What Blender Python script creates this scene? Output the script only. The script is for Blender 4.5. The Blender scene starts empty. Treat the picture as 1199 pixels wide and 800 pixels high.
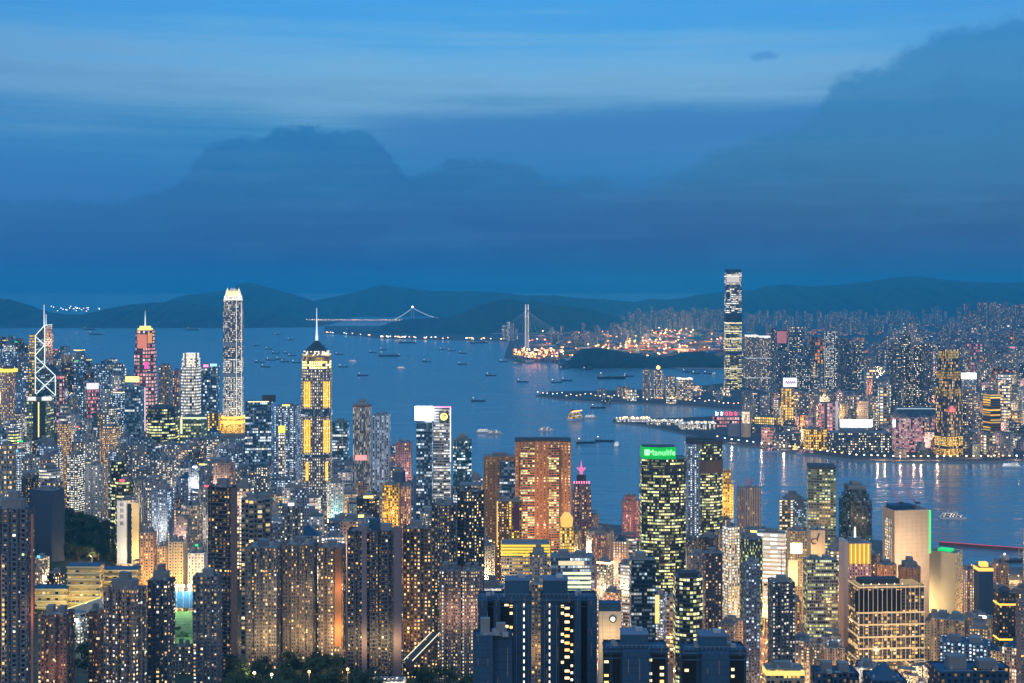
import bpy, bmesh, math, random
from mathutils import Vector
# ------------------------------------------------------------------ camera, sky, sun, exposure
SC = bpy.context.scene
COL = SC.collection
FOC, CAMZ, HORY, MIDX = 1500.0, 408.0, 337.0, 599.5      # survey constants: focal length in photo pixels, eye height, horizon row
RNG = random.Random(11)

cam_data = bpy.data.cameras.new('camera')
cam_data.sensor_width = 36.0
cam_data.lens = 36.0 * FOC / 1199.0
cam_data.shift_y = -(400.0 - HORY) / 1199.0
cam_data.clip_start = 1.0
cam_data.clip_end = 120000.0
cam = bpy.data.objects.new('camera', cam_data)
cam.location = (0, 0, CAMZ)
cam.rotation_euler = (math.radians(90), 0, 0)
COL.objects.link(cam)
SC.camera = cam

SC.render.engine = 'CYCLES'
SC.view_settings.view_transform = 'Standard'
SC.view_settings.look = 'None'
SC.view_settings.exposure = 0.3
SC.view_settings.gamma = 1.0
SC.cycles.use_denoising = True
SC.cycles.denoiser = 'OPENIMAGEDENOISE'
SC.cycles.denoising_prefilter = 'ACCURATE'
SC.cycles.max_bounces = 5
SC.cycles.diffuse_bounces = 2
SC.cycles.glossy_bounces = 2
SC.cycles.transmission_bounces = 2
SC.cycles.volume_bounces = 1
SC.cycles.sample_clamp_indirect = 3.0
SC.cycles.use_light_tree = True
SC.cycles.caustics_reflective = False
SC.cycles.caustics_refractive = False

def lin(r, g, b):
    f = lambda c: c / 12.92 if c <= 0.04045 else ((c + 0.055) / 1.055) ** 2.4
    return (f(r / 255.0), f(g / 255.0), f(b / 255.0))

class NT:
    """small helper that writes node trees as expressions"""
    def __init__(s, tree):
        s.t = tree; s.n = tree.nodes; s.l = tree.links
    def node(s, kind, **kw):
        n = s.n.new(kind)
        for k, v in kw.items(): setattr(n, k, v)
        return n
    def put(s, sock, v):
        if isinstance(v, bpy.types.NodeSocket): s.l.new(v, sock)
        elif isinstance(v, (tuple, list)) and len(v) == 3 and sock.type == 'RGBA': sock.default_value = (*v, 1)
        else: sock.default_value = v
    def m(s, op, a, b=0.0, c=0.0, clamp=False):
        n = s.node('ShaderNodeMath', operation=op, use_clamp=clamp)
        s.put(n.inputs[0], a); s.put(n.inputs[1], b); s.put(n.inputs[2], c)
        return n.outputs[0]
    def add(s, a, b): return s.m('ADD', a, b)
    def sub(s, a, b): return s.m('SUBTRACT', a, b)
    def mul(s, a, b): return s.m('MULTIPLY', a, b)
    def div(s, a, b): return s.m('DIVIDE', a, b)
    def mix(s, f, a, b, blend='MIX'):
        n = s.node('ShaderNodeMix', data_type='RGBA', blend_type=blend)
        s.put(n.inputs[0], f); s.put(n.inputs[6], a); s.put(n.inputs[7], b)
        return n.outputs[2]
    def mixf(s, f, a, b):
        n = s.node('ShaderNodeMix', data_type='FLOAT')
        s.put(n.inputs[0], f); s.put(n.inputs[2], a); s.put(n.inputs[3], b)
        return n.outputs[0]
    def ss(s, x, lo, hi, a=0.0, b=1.0):
        n = s.node('ShaderNodeMapRange', interpolation_type='SMOOTHSTEP')
        s.put(n.inputs[0], x); s.put(n.inputs[1], lo); s.put(n.inputs[2], hi); s.put(n.inputs[3], a); s.put(n.inputs[4], b)
        return n.outputs[0]
    def ramp(s, x, stops, interp='LINEAR'):
        n = s.node('ShaderNodeValToRGB')
        n.color_ramp.interpolation = interp
        e = n.color_ramp.elements
        while len(e) > 1: e.remove(e[-1])
        e[0].position = stops[0][0]; e[0].color = (*stops[0][1], 1)
        for p, c in stops[1:]:
            k = e.new(p); k.color = (*c, 1)
        s.put(n.inputs[0], x)
        return n.outputs[0]
    def curve(s, x, pts, x0, x1, y0, y1):
        """piecewise curve through pts (x, y)"""
        n = s.node('ShaderNodeFloatCurve')
        c = n.mapping.curves[0]
        P = [((a - x0) / (x1 - x0), (b - y0) / (y1 - y0)) for a, b in pts]
        c.points[0].location = P[0]; c.points[1].location = P[-1]
        for p in P[1:-1]: c.points.new(*p)
        for p in c.points: p.handle_type = 'VECTOR'
        n.mapping.update()
        s.put(n.inputs[1], s.div(s.sub(x, x0), x1 - x0))
        return s.add(s.mul(n.outputs[0], y1 - y0), y0)
    def noise(s, vec, scale, detail=4.0, rough=0.55, dim='3D'):
        n = s.node('ShaderNodeTexNoise', noise_dimensions=dim)
        if vec is not None: s.put(n.inputs['Vector'], vec)
        n.inputs['Scale'].default_value = scale; n.inputs['Detail'].default_value = detail; n.inputs['Roughness'].default_value = rough
        return n.outputs['Fac']
    def xyz(s, x, y, z=0.0):
        n = s.node('ShaderNodeCombineXYZ')
        s.put(n.inputs[0], x); s.put(n.inputs[1], y); s.put(n.inputs[2], z)
        return n.outputs[0]

def build_sky():
    w = bpy.data.worlds.new('World'); SC.world = w; w.use_nodes = True
    t = NT(w.node_tree); t.n.clear()
    tc = t.node('ShaderNodeTexCoord')
    sp = t.node('ShaderNodeSeparateXYZ'); t.l.new(tc.outputs['Generated'], sp.inputs[0])
    x, y, z = sp.outputs
    hyp = t.m('SQRT', t.add(t.mul(x, x), t.mul(y, y)))
    el = t.mul(t.div(z, t.m('MAXIMUM', hyp, 0.02)), FOC)            # height above the horizon (1500 x tangent)
    az = t.mul(t.m('ARCTAN2', x, y), FOC * 1.05)                    # bearing, 0 = due along the view down the harbour
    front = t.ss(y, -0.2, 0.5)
    soft = t.noise(t.xyz(t.div(az, 300), t.div(el, 60), 3.1), 1.0, 5, 0.6)
    n2 = t.noise(t.xyz(t.div(az, 60), t.div(el, 40), 1.7), 1.0, 8, 0.62)
    stk = t.noise(t.xyz(t.div(az, 420), t.div(el, 16), 5.7), 1.0, 6, 0.6)
    wisp = t.noise(t.xyz(t.div(az, 150), t.div(el, 55), 2.2), 1.0, 8, 0.62)
    n3 = t.noise(t.xyz(t.div(az, 20), t.div(el, 13), 8.1), 1.0, 6, 0.62)
    elw = t.add(el, t.add(t.mul(t.sub(soft, 0.5), 60), t.mul(t.sub(stk, .5), 90)))
    S = lambda r, g, b: lin(r, g, b)
    H = 700.0
    base = t.ramp(t.div(elw, H), [(0, S(4, 88, 152)), (60/H, S(2, 90, 156)), (130/H, S(16, 106, 166)), (185/H, S(44, 122, 174)), (225/H, S(100, 150, 186)),
                                  (262/H, S(100, 156, 198)), (300/H, S(66, 146, 202)), (335/H, S(50, 136, 202)), (430/H, S(84, 164, 228)), (1, S(92, 162, 222))], 'B_SPLINE')
    side = t.m('ABSOLUTE', t.sub(az, 0.0))
    base = t.mix(t.ss(side, 150, 800, 0, 0.35), base, S(50, 110, 175))
    # long dark shelf under the pale band
    shelf = t.mul(t.ss(t.add(el, t.mul(t.sub(soft, 0.5), 30)), 222, 190), t.ss(t.add(az, t.mul(t.sub(soft, .5), 300)), -250, -60))
    shelf = t.mul(shelf, t.ss(el, 120, 180))
    base = t.mix(t.mul(shelf, 0.8), base, S(40, 106, 168))
    # cumulus banks: an uneven top edge by bearing, hazy downwards
    pts = [(-700, 95), (-450, 98), (-402, 118), (-385, 138), (-372, 156), (-345, 166), (-310, 172), (-288, 184), (-258, 186), (-172, 184), (-160, 168), (-140, 152), (-128, 136), (-112, 138),
           (-80, 150), (-10, 152), (22, 142), (40, 130), (110, 126), (160, 122), (215, 136), (262, 160), (300, 176), (352, 190), (372, 212), (385, 236), (402, 246),
           (440, 250), (482, 266), (520, 288), (600, 296), (760, 312)]
    edge = t.curve(az, pts, -700, 760, 60, 340)
    edge = t.add(edge, t.add(t.mul(t.sub(n2, 0.5), 44), t.mul(t.sub(n3, 0.5), 26)))
    softn = t.ss(az, -220, 200, 7, 18)
    cl = t.div(t.sub(edge, el), softn)
    cl = t.ss(cl, -0.5, 0.9)
    ccol = t.ramp(t.div(el, 340), [(0, S(4, 80, 142)), (40/340, S(2, 76, 138)), (110/340, S(0, 88, 148)), (170/340, S(0, 94, 154)), (240/340, S(14, 104, 160)), (1, S(16, 108, 170))])
    ccol2 = t.ramp(t.div(el, 340), [(0, S(20, 78, 128)), (60/340, S(18, 78, 128)), (150/340, S(34, 102, 148)), (230/340, S(36, 112, 162)), (1, S(14, 108, 170))])
    ccol = t.mix(t.ss(az, -160, 420), ccol, ccol2)
    ccol = t.mix(t.mul(t.ss(wisp, 0.42, 0.72), 0.30), ccol, S(34, 114, 164))
    ccol = t.mix(t.mul(t.ss(stk, 0.46, 0.68), 0.14), ccol, S(70, 120, 165))
    ccol = t.mix(t.mul(t.ss(n2, 0.5, 0.3), 0.15), ccol, S(6, 74, 138))
    sky = t.mix(t.mul(cl, t.ss(az, -520, -250, 0.55, 0.82)), base, ccol)
    # the low haze layer at the horizon
    # one small shred of cloud high on the right
    shred = t.add(t.m('POWER', t.div(t.sub(t.add(az, t.mul(t.sub(n2, .5), 40)), 309), 15), 2), t.m('POWER', t.div(t.sub(t.add(el, t.mul(t.sub(n3, .5), 14)), 266), 5.0), 2))
    sky = t.mix(t.ss(shred, 1.9, 0.0, 0, 0.5), sky, S(40, 110, 175))
    # the sky behind the viewpoint and overhead: made paler to light the walls facing the camera
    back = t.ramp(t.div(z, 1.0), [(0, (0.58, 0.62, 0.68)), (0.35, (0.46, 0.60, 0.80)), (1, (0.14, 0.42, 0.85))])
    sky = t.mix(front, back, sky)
    sky = t.mix(t.ss(z, -0.02, -0.10), sky, (0.012, 0.03, 0.05))
    ns = t.node('ShaderNodeTexSky', sky_type='NISHITA', sun_disc=False)
    ns.sun_elevation = math.radians(1.0); ns.sun_rotation = math.radians(200); ns.air_density = 1.0; ns.ozone_density = 3.0
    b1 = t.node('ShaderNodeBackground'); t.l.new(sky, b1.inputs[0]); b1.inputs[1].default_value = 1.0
    b2 = t.node('ShaderNodeBackground'); t.l.new(ns.outputs[0], b2.inputs[0]); b2.inputs[1].default_value = 0.05
    ad = t.node('ShaderNodeAddShader'); t.l.new(b1.outputs[0], ad.inputs[0]); t.l.new(b2.outputs[0], ad.inputs[1])
    o = t.node('ShaderNodeOutputWorld'); t.l.new(ad.outputs[0], o.inputs[0])
build_sky()

sun_data = bpy.data.lights.new('sun', 'SUN')
sun_data.energy = 0.22; sun_data.angle = math.radians(24); sun_data.color = (1.0, 0.9, 0.8)
sun = bpy.data.objects.new('sun', sun_data); COL.objects.link(sun)
sun.rotation_euler = (math.radians(62), 0, math.radians(-20))          # weak sun added behind the viewpoint to shape the walls

# ------------------------------------------------------------------ helpers
def P(px, py, Y):
    return Vector(((px - MIDX) * Y / FOC, Y, CAMZ - (py - HORY) * Y / FOC))
def PX(X, Y): return MIDX + FOC * X / Y
def PY(Z, Y): return HORY + (CAMZ - Z) * FOC / Y
def sea_dist(py): return CAMZ * FOC / (py - HORY)

class MB:
    """collects faces with UVs in metres and builds them as one mesh object"""
    def __init__(s): s.v = []; s.f = []; s.mi = []; s.uv = []
    def face(s, pts, mi=0, uv=None):
        k = len(s.v); s.v.extend([tuple(p) for p in pts]); s.f.append(tuple(range(k, k + len(pts)))); s.mi.append(mi)
        s.uv.append(uv or [(p[0], p[1]) for p in pts])
    def prism(s, poly, z0, z1, mi=0, mtop=None, top=True, bottom=False, bay=3.0, fh=3.0, top_poly=None, edge0=0, sc=1.0):
        n = len(poly); tp = top_poly or poly
        nf = max(1, round((z1 - z0) / fh / sc))
        for i in range(n):
            a, b = poly[i], poly[(i + 1) % n]; c, d = tp[(i + 1) % n], tp[i]
            L = math.hypot(b[0] - a[0], b[1] - a[1])
            nb = max(1, round(L / bay / sc)); u0 = (edge0 + i) * 60 * bay
            s.face([(a[0], a[1], z0), (b[0], b[1], z0), (c[0], c[1], z1), (d[0], d[1], z1)], mi,
                   [(u0, 0), (u0 + nb * bay, 0), (u0 + nb * bay, nf * fh), (u0, nf * fh)])
        if top: s.face([(p[0], p[1], z1) for p in tp], mi if mtop is None else mtop)
        if bottom: s.face([(p[0], p[1], z0) for p in reversed(poly)], mi if mtop is None else mtop)
    def box(s, cx, cy, z0, w, d, h, rot=0.0, mi=0, bottom=False, bay=3.0, fh=3.0):
        c, n = math.cos(rot), math.sin(rot)
        q = [(-w / 2, -d / 2), (w / 2, -d / 2), (w / 2, d / 2), (-w / 2, d / 2)]
        s.prism([(cx + a * c - b * n, cy + a * n + b * c) for a, b in q], z0, z0 + h, mi, bottom=bottom, bay=bay, fh=fh)
    def bar(s, p, q, r, n=4, r2=None, mi=0):
        p, q = Vector(p), Vector(q); r2 = r if r2 is None else r2
        d = (q - p); d.normalize()
        a = d.cross(Vector((0, 0, 1)) if abs(d.z) < 0.9 else Vector((1, 0, 0))); a.normalize(); b = d.cross(a)
        A = [p + (a * math.cos(2 * math.pi * (i + .5) / n) + b * math.sin(2 * math.pi * (i + .5) / n)) * r for i in range(n)]
        B = [q + (a * math.cos(2 * math.pi * (i + .5) / n) + b * math.sin(2 * math.pi * (i + .5) / n)) * r2 for i in range(n)]
        for i in range(n):
            s.face([A[i], B[i], B[(i + 1) % n], A[(i + 1) % n]], mi)
        s.face(A, mi); s.face(list(reversed(B)), mi)
    def ball(s, c, r, mi=0, nu=8, nv=5, sz=1.0):
        c = Vector(c)
        g = lambda i, j: c + Vector((math.cos(2 * math.pi * i / nu) * math.sin(math.pi * j / nv) * r, math.sin(2 * math.pi * i / nu) * math.sin(math.pi * j / nv) * r, -math.cos(math.pi * j / nv) * r * sz))
        for j in range(nv):
            for i in range(nu):
                q = [g(i, j), g(i + 1, j), g(i + 1, j + 1), g(i, j + 1)]
                if j == 0: q = [q[0], q[2], q[3]]
                elif j == nv - 1: q = [q[0], q[1], q[2]]
                s.face(q, mi)
    def mesh(s, name, mats):
        me = bpy.data.meshes.new(name)
        me.from_pydata(s.v, [], s.f)
        for m in (mats if isinstance(mats, (list, tuple)) else [mats]): me.materials.append(m)
        me.polygons.foreach_set('material_index', s.mi)
        ul = me.uv_layers.new(name='UVMap')
        flat = [c for f in s.uv for q in f for c in q]
        ul.data.foreach_set('uv', flat)
        me.update()
        return me
    def build(s, name, mats, parent=None, **kw):
        o = bpy.data.objects.new(name, s.mesh(name, mats)); COL.objects.link(o)
        if parent is not None: o.parent = parent
        for k, v in kw.items(): o[k] = v
        return o

def thing(name, label, cat, loc, rz=0.0, group=None):
    o = bpy.data.objects.new(name, None); COL.objects.link(o)
    o.location = loc; o.rotation_euler = (0, 0, rz); o.empty_display_size = 5
    o['label'] = label; o['category'] = cat
    if group: o['group'] = group
    return o
def tag(o, label, cat, group=None):
    o['label'] = label; o['category'] = cat
    if group: o['group'] = group
    return o

# ------------------------------------------------------------------ plain materials
MAT = {}
def plain(name, col, rough=0.75, metal=0.0, vary=0.18, scale=0.15, spec=0.4):
    if name in MAT: return MAT[name]
    m = bpy.data.materials.new(name); m.use_nodes = True
    t = NT(m.node_tree); b = t.n['Principled BSDF']
    tc = t.node('ShaderNodeTexCoord')
    n = t.noise(tc.outputs['Object'], scale, 5, 0.6)
    oi = t.node('ShaderNodeObjectInfo')
    k = t.mul(t.mixf(n, 1 - vary, 1 + vary), t.mixf(oi.outputs['Random'], 0.85, 1.15))
    c = t.mix(1.0, col, t.xyz(k, k, k), 'MULTIPLY')
    t.l.new(c, b.inputs['Base Color']); b.inputs['Roughness'].default_value = rough; b.inputs['Metallic'].default_value = metal
    b.inputs['Specular IOR Level'].default_value = spec
    MAT[name] = m
    return m
def glow(name, col, e, sample=False):
    if name in MAT: return MAT[name]
    m = bpy.data.materials.new(name); m.use_nodes = True
    t = NT(m.node_tree); b = t.n['Principled BSDF']
    b.inputs['Base Color'].default_value = (*[0.5 * c for c in col], 1)
    b.inputs['Emission Color'].default_value = (*col, 1); b.inputs['Emission Strength'].default_value = e
    m.cycles.emission_sampling = 'AUTO' if sample else 'NONE'
    MAT[name] = m
    return m

# ------------------------------------------------------------------ water, hills, land, haze
def water():
    m = bpy.data.materials.new('sea_water'); m.use_nodes = True
    t = NT(m.node_tree); b = t.n['Principled BSDF']
    b.inputs['Base Color'].default_value = (0.10, 0.185, 0.23, 1)
    b.inputs['Roughness'].default_value = 0.16; b.inputs['IOR'].default_value = 1.33
    b.inputs['Specular IOR Level'].default_value = 0.7
    tc = t.node('ShaderNodeTexCoord')
    mp = t.node('ShaderNodeMapping'); t.l.new(tc.outputs['Object'], mp.inputs[0]); mp.inputs['Scale'].default_value = (0.4, 1.0, 1.0)
    n1 = t.noise(mp.outputs[0], 0.045, 4, 0.6)
    n2 = t.noise(mp.outputs[0], 0.010, 3, 0.5)
    big = t.noise(tc.outputs['Object'], 0.0016, 4, 0.6)
    n3 = t.noise(mp.outputs[0], 0.0035, 4, 0.6)
    h = t.add(t.add(t.mul(n1, 2.6), t.mul(n2, 8.0)), t.mul(n3, 10.0))
    bp = t.node('ShaderNodeBump'); bp.inputs['Distance'].default_value = 1.0
    t.put(bp.inputs['Strength'], t.mixf(big, 0.2, 0.75)); t.l.new(h, bp.inputs['Height'])
    t.l.new(bp.outputs[0], b.inputs['Normal'])
    t.put(b.inputs['Roughness'], t.mixf(big, 0.12, 0.30))
    mb = MB(); mb.face([(-60000, 200, 0), (60000, 200, 0), (60000, 90000, 0), (-60000, 90000, 0)])
    mb.build('sea_water', m, kind='structure')
water()

def hill_mat(name, col):
    m = bpy.data.materials.new(name); m.use_nodes = True
    t = NT(m.node_tree); b = t.n['Principled BSDF']
    tc = t.node('ShaderNodeTexCoord')
    n = t.noise(tc.outputs['Object'], 0.004, 6, 0.65); n2 = t.noise(tc.outputs['Object'], 0.03, 4, 0.6)
    c = t.mix(t.ss(n, .35, .65), tuple(.6 * v for v in col), tuple(1.4 * v for v in col))
    c = t.mix(t.mul(t.ss(n2, .5, .7), 0.5), c, (0.05, 0.06, 0.035))
    t.l.new(c, b.inputs['Base Color']); b.inputs['Roughness'].default_value = 0.95
    MAT[name] = m
    return m
HILL = hill_mat('hill_woodland', (0.016, 0.03, 0.024))

def hill(pts, Y, depth, name='hill', rough=14.0, base_py=None, seed=1):
    """a ridge running across the view at distance Y: crest heights from surveyed points, slopes to sea level both ways, gullies"""
    rr = random.Random(seed)
    x0, x1 = pts[0][0], pts[-1][0]
    nx = max(40, int((x1 - x0) / 1.4)); ny = 22
    ph = [(rr.uniform(0, 6.3), rr.uniform(0.02, 0.14), rr.uniform(0.3, 1)) for _ in range(7)]
    def crest(px):
        for (a, ya), (b, yb) in zip(pts, pts[1:]):
            if a <= px <= b: return ya + (yb - ya) * (px - a) / (b - a)
        return pts[-1][1]
    V = []; Fc = []
    for i in range(nx + 1):
        px = x0 + (x1 - x0) * i / nx
        zc = max(2.0, CAMZ - (crest(px) - HORY) * Y / FOC)
        zc += (sum(math.sin(px * f * 6 + p) * w for p, f, w in ph) * rough * 0.12 + rr.uniform(-1, 1) * rough * .35) * min(1, zc / 60)
        for j in range(ny + 1):
            u = -1 + 2 * j / ny
            prof = (1 - abs(u)) ** 0.8 if u < 0 else (1 - abs(u)) ** 1.1
            g = sum(math.sin(px * f * 3 + p + u * 5 * w) for p, f, w in ph) / 7
            y = Y + u * depth * (1 + 0.25 * g * (1 - abs(u)))
            z = zc * prof * (1 + 0.3 * g * (1 - prof) * 2 + rr.uniform(-.07, .07) * (1 - prof)) - 6 * (abs(u) > .999)
            V.append(((px - MIDX) * Y / FOC, y, z))
    for i in range(nx):
        for j in range(ny):
            a = i * (ny + 1) + j
            Fc.append((a, a + ny + 1, a + ny + 2, a + 1))
    me = bpy.data.meshes.new(name); me.from_pydata(V, [], Fc); me.materials.append(HILL)
    for p in me.polygons: p.use_smooth = True
    o = bpy.data.objects.new(name, me); COL.objects.link(o); o['kind'] = 'structure'
    return o
hill([(-120, 350), (0, 350), (12, 351), (30, 358), (50, 365), (75, 368), (95, 369), (120, 363), (150, 357), (170, 355), (200, 353), (230, 355), (262, 360), (300, 363), (330, 367), (352, 374), (372, 381), (390, 386)], 14500, 1500, seed=2)
hill([(150, 376), (200, 352), (215, 346), (240, 343), (262, 341), (285, 331), (300, 332), (315, 337), (337, 343), (352, 347), (390, 362), (430, 377)], 19000, 2500, seed=3)
hill([(330, 374), (370, 352), (400, 346), (420, 341), (440, 335), (450, 334), (475, 337), (507, 341), (550, 341), (575, 342), (600, 344), (630, 352), (670, 366), (700, 374)], 20500, 2500, seed=4)
hill([(540, 372), (580, 348), (600, 345), (612, 346), (650, 346), (675, 349), (712, 351), (725, 352), (745, 354), (760, 350), (780, 351), (800, 349), (817, 345), (845, 342), (880, 340), (899, 335), (920, 333), (950, 336), (1000, 332), (1040, 326),
      (1060, 324), (1080, 324), (1110, 328), (1150, 331), (1199, 331), (1300, 334), (1400, 345)], 19500, 3200, seed=5)
hill([(425, 394), (440, 385), (455, 378), (480, 373), (505, 372), (530, 371), (545, 365), (560, 358), (585, 351), (600, 350), (612, 353), (625, 352), (640, 356), (660, 358), (680, 361), (700, 364), (715, 368), (735, 378), (760, 390)], 12500, 1300, seed=6)
hill([(655, 432), (668, 420), (680, 409), (700, 407), (712, 409), (725, 411), (748, 415), (770, 418), (780, 418), (800, 413), (820, 411), (838, 415), (850, 422), (866, 432)], 6650, 170, rough=6, seed=7)
hill([(1075, 420), (1085, 412), (1098, 404), (1110, 400), (1122, 402), (1135, 410), (1142, 418), (1150, 428)], 7000, 350, seed=8)
hill([(1120, 400), (1150, 385), (1170, 378), (1199, 366), (1260, 362), (1320, 390)], 10500, 700, seed=9)

ASPH = plain('asphalt_ground', (0.055, 0.055, 0.058), 0.9, 0, 0.4, 0.02)
def quay(name, pts, z=4.0):
    """flat made land behind a sea wall; pts are (bearing column, sea-level distance)"""
    poly = [((px - MIDX) * Y / FOC, Y) for px, Y in pts]
    a = sum(p[0] * q[1] - q[0] * p[1] for p, q in zip(poly, poly[1:] + poly[:1]))
    if a < 0: poly.reverse()
    mb = MB(); mb.prism(poly, -3, z, 0, 1, bay=30)
    return mb.build(name, [plain('sea_wall_stone', (0.25, 0.24, 0.22), 0.9), ASPH], kind='structure')
quay('kowloon_ground', [(717, 3880), (760, 3760), (800, 3560), (835, 3410), (850, 3335), (900, 3225), (960, 3095), (1000, 3015), (1050, 2985), (1120, 2985), (1199, 2998), (1450, 2900),
                        (1450, 19000), (880, 19000), (868, 6000), (852, 5450), (1003, 5350), (1008, 6600), (1036, 6700), (1040, 5200), (905, 4900), (893, 4170), (872, 4060), (800, 3990), (720, 3955)])
quay('breakwater_ground', [(627, 4790), (660, 4640), (700, 4545), (800, 4420), (892, 4168), (904, 4899), (851, 5440), (790, 5150), (700, 5020), (640, 4985)])
quay('port_ground', [(590, 7400), (612, 6900), (640, 7000), (662, 6730), (700, 6560), (850, 6440), (867, 6500), (878, 19000), (600, 19000), (596, 9600)])
quay('tsing_yi_ground', [(380, 11300), (420, 10700), (450, 10150), (520, 9900), (592, 9620), (595, 13500), (380, 13500)])

def table(cols, rows, Z, px, Y):
    px = min(max(px, cols[0]), cols[-1]); Y = min(max(Y, rows[0]), rows[-1])
    i = max(k for k in range(len(cols) - 1) if cols[k] <= px); j = max(k for k in range(len(rows) - 1) if rows[k] <= Y)
    a = (px - cols[i]) / (cols[i + 1] - cols[i]); b = (Y - rows[j]) / (rows[j + 1] - rows[j])
    return (Z[j][i] * (1 - a) + Z[j][i + 1] * a) * (1 - b) + (Z[j + 1][i] * (1 - a) + Z[j + 1][i + 1] * a) * b
ECOL = [-300, 60, 200, 420, 560, 700, 900, 1100, 1500]
EROW = [150, 400, 550, 800, 1000, 1200, 1400, 1700, 2000, 2400, 3000, 6000]
EZ = [[290, 290, 290, 290, 290, 285, 280, 280, 280],
      [215, 215, 215, 215, 210, 190, 170, 165, 165],
      [180, 178, 178, 180, 165, 130, 110, 105, 105],
      [140, 136, 136, 142, 128, 80, 40, 30, 30],
      [112, 110, 104, 108, 95, 40, 14, 8, 8],
      [108, 95, 88, 62, 40, 14, 5, 4, 4],
      [104, 88, 76, 34, 14, 5, 4, 4, 4],
      [100, 98, 52, 12, 5, 4, 4, 4, 4],
      [90, 60, 26, 6, 4, 4, 4, 4, 4],
      [100, 40, 12, 5, 4, 4, 4, 4, 4],
      [120, 40, 8, 4, 4, 4, 4, 4, 4],
      [140, 70, 10, 4, 4, 4, 4, 4, 4]]
def elev(px, Y): return table(ECOL, EROW, EZ, px, Y)
COAST = [(-300, 6800), (-50, 6500), (40, 6100), (110, 5300), (200, 4550), (290, 3750), (430, 2950), (560, 2500), (640, 2320), (700, 2200), (760, 2150), (850, 2130), (1000, 2070), (1085, 2010), (1118, 1870), (1199, 1850), (1500, 1800)]
def coast(px):
    for (a, ya), (b, yb) in zip(COAST, COAST[1:]):
        if px <= b: return ya + (yb - ya) * (px - a) / (b - a)
    return COAST[-1][1]
def ground():
    V = []; Fc = []; nr = 60
    cols = list(range(-300, 1501, 15))
    for px in cols:
        C = coast(px)
        for j in range(nr + 2):
            if j <= nr:
                Y = 150 * (C / 150) ** (j / nr); z = elev(px, Y)
            else: Y = C + 1; z = -4
            V.append(((px - MIDX) * Y / FOC, Y, z))
    for i in range(len(cols) - 1):
        for j in range(nr + 1):
            a = i * (nr + 2) + j
            Fc.append((a, a + nr + 2, a + nr + 3, a + 1))
    me = bpy.data.meshes.new('island_ground'); me.from_pydata(V, [], Fc)
    m = bpy.data.materials.new('island_ground'); m.use_nodes = True
    t = NT(m.node_tree); b = t.n['Principled BSDF']
    tc = t.node('ShaderNodeTexCoord')
    n = t.noise(tc.outputs['Object'], 0.02, 6, 0.6)
    sp = t.node('ShaderNodeSeparateXYZ'); t.l.new(tc.outputs['Object'], sp.inputs[0])
    c = t.mix(n, (0.05, 0.05, 0.052), (0.12, 0.115, 0.11))
    c = t.mix(t.ss(t.add(sp.outputs[2], t.mul(n, 20)), 30, 60), c, (0.022, 0.034, 0.016))
    t.l.new(c, b.inputs['Base Color']); b.inputs['Roughness'].default_value = 0.9
    me.materials.append(m)
    o = bpy.data.objects.new('island_ground', me); COL.objects.link(o); o['kind'] = 'structure'
ground()

def haze():
    m = bpy.data.materials.new('haze'); m.use_nodes = True
    t = NT(m.node_tree); t.n.clear()
    v = t.node('ShaderNodeVolumePrincipled')
    v.inputs['Color'].default_value = (0.05, 0.46, 0.70, 1); v.inputs['Density'].default_value = HAZE_DENSITY; v.inputs['Anisotropy'].default_value = 0.0
    o = t.node('ShaderNodeOutputMaterial'); t.l.new(v.outputs[0], o.inputs['Volume'])
    mb = MB(); mb.box(0, 14600, -8, 40000, 30000, 668, bottom=True)
    ob = mb.build('haze', m, kind='stuff')
HAZE_DENSITY = 5.5e-5
haze()
# ------------------------------------------------------------------ facades
PAL = {
 'mix':   [(0, (1, .60, .22)), (.16, (1, .76, .40)), (.42, (1, .90, .68)), (.66, (.86, .94, 1)), (.93, (.80, 1, .70))],
 'warm':  [(0, (1, .54, .14)), (.26, (1, .70, .28)), (.60, (1, .84, .50)), (.88, (1, .95, .82))],
 'cool':  [(0, (.62, .82, 1)), (.40, (.85, .93, 1)), (.70, (1, .86, .60)), (.90, (.6, 1, .9))],
 'green': [(0, (.95, 1, .38)), (.35, (1, .88, .36)), (.70, (.85, 1, .6)), (.9, (1, 1, .85))],
 'white': [(0, (1, .85, .62)), (.35, (1, .93, .80)), (.70, (.90, .95, 1))],
 'pink':  [(0, (1, .30, .32)), (.25, (1, .48, .42)), (.55, (1, .70, .56)), (.82, (1, .60, .76)), (.92, (1, .9, .85))],
 'orange': [(0, (1, .30, .05)), (.4, (1, .46, .10)), (.75, (1, .66, .25))],
 'yellow': [(0, (1, .78, .26)), (.4, (1, .88, .42)), (.8, (1, .96, .68))],
 'coolmix': [(0, (1, .82, .50)), (.30, (1, .94, .78)), (.55, (.84, .93, 1)), (.92, (.8, 1, .78))],
 'gold':  [(0, (1, .52, .06)), (.45, (1, .66, .15)), (.8, (1, .82, .35))],
}
STY = {}
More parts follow.
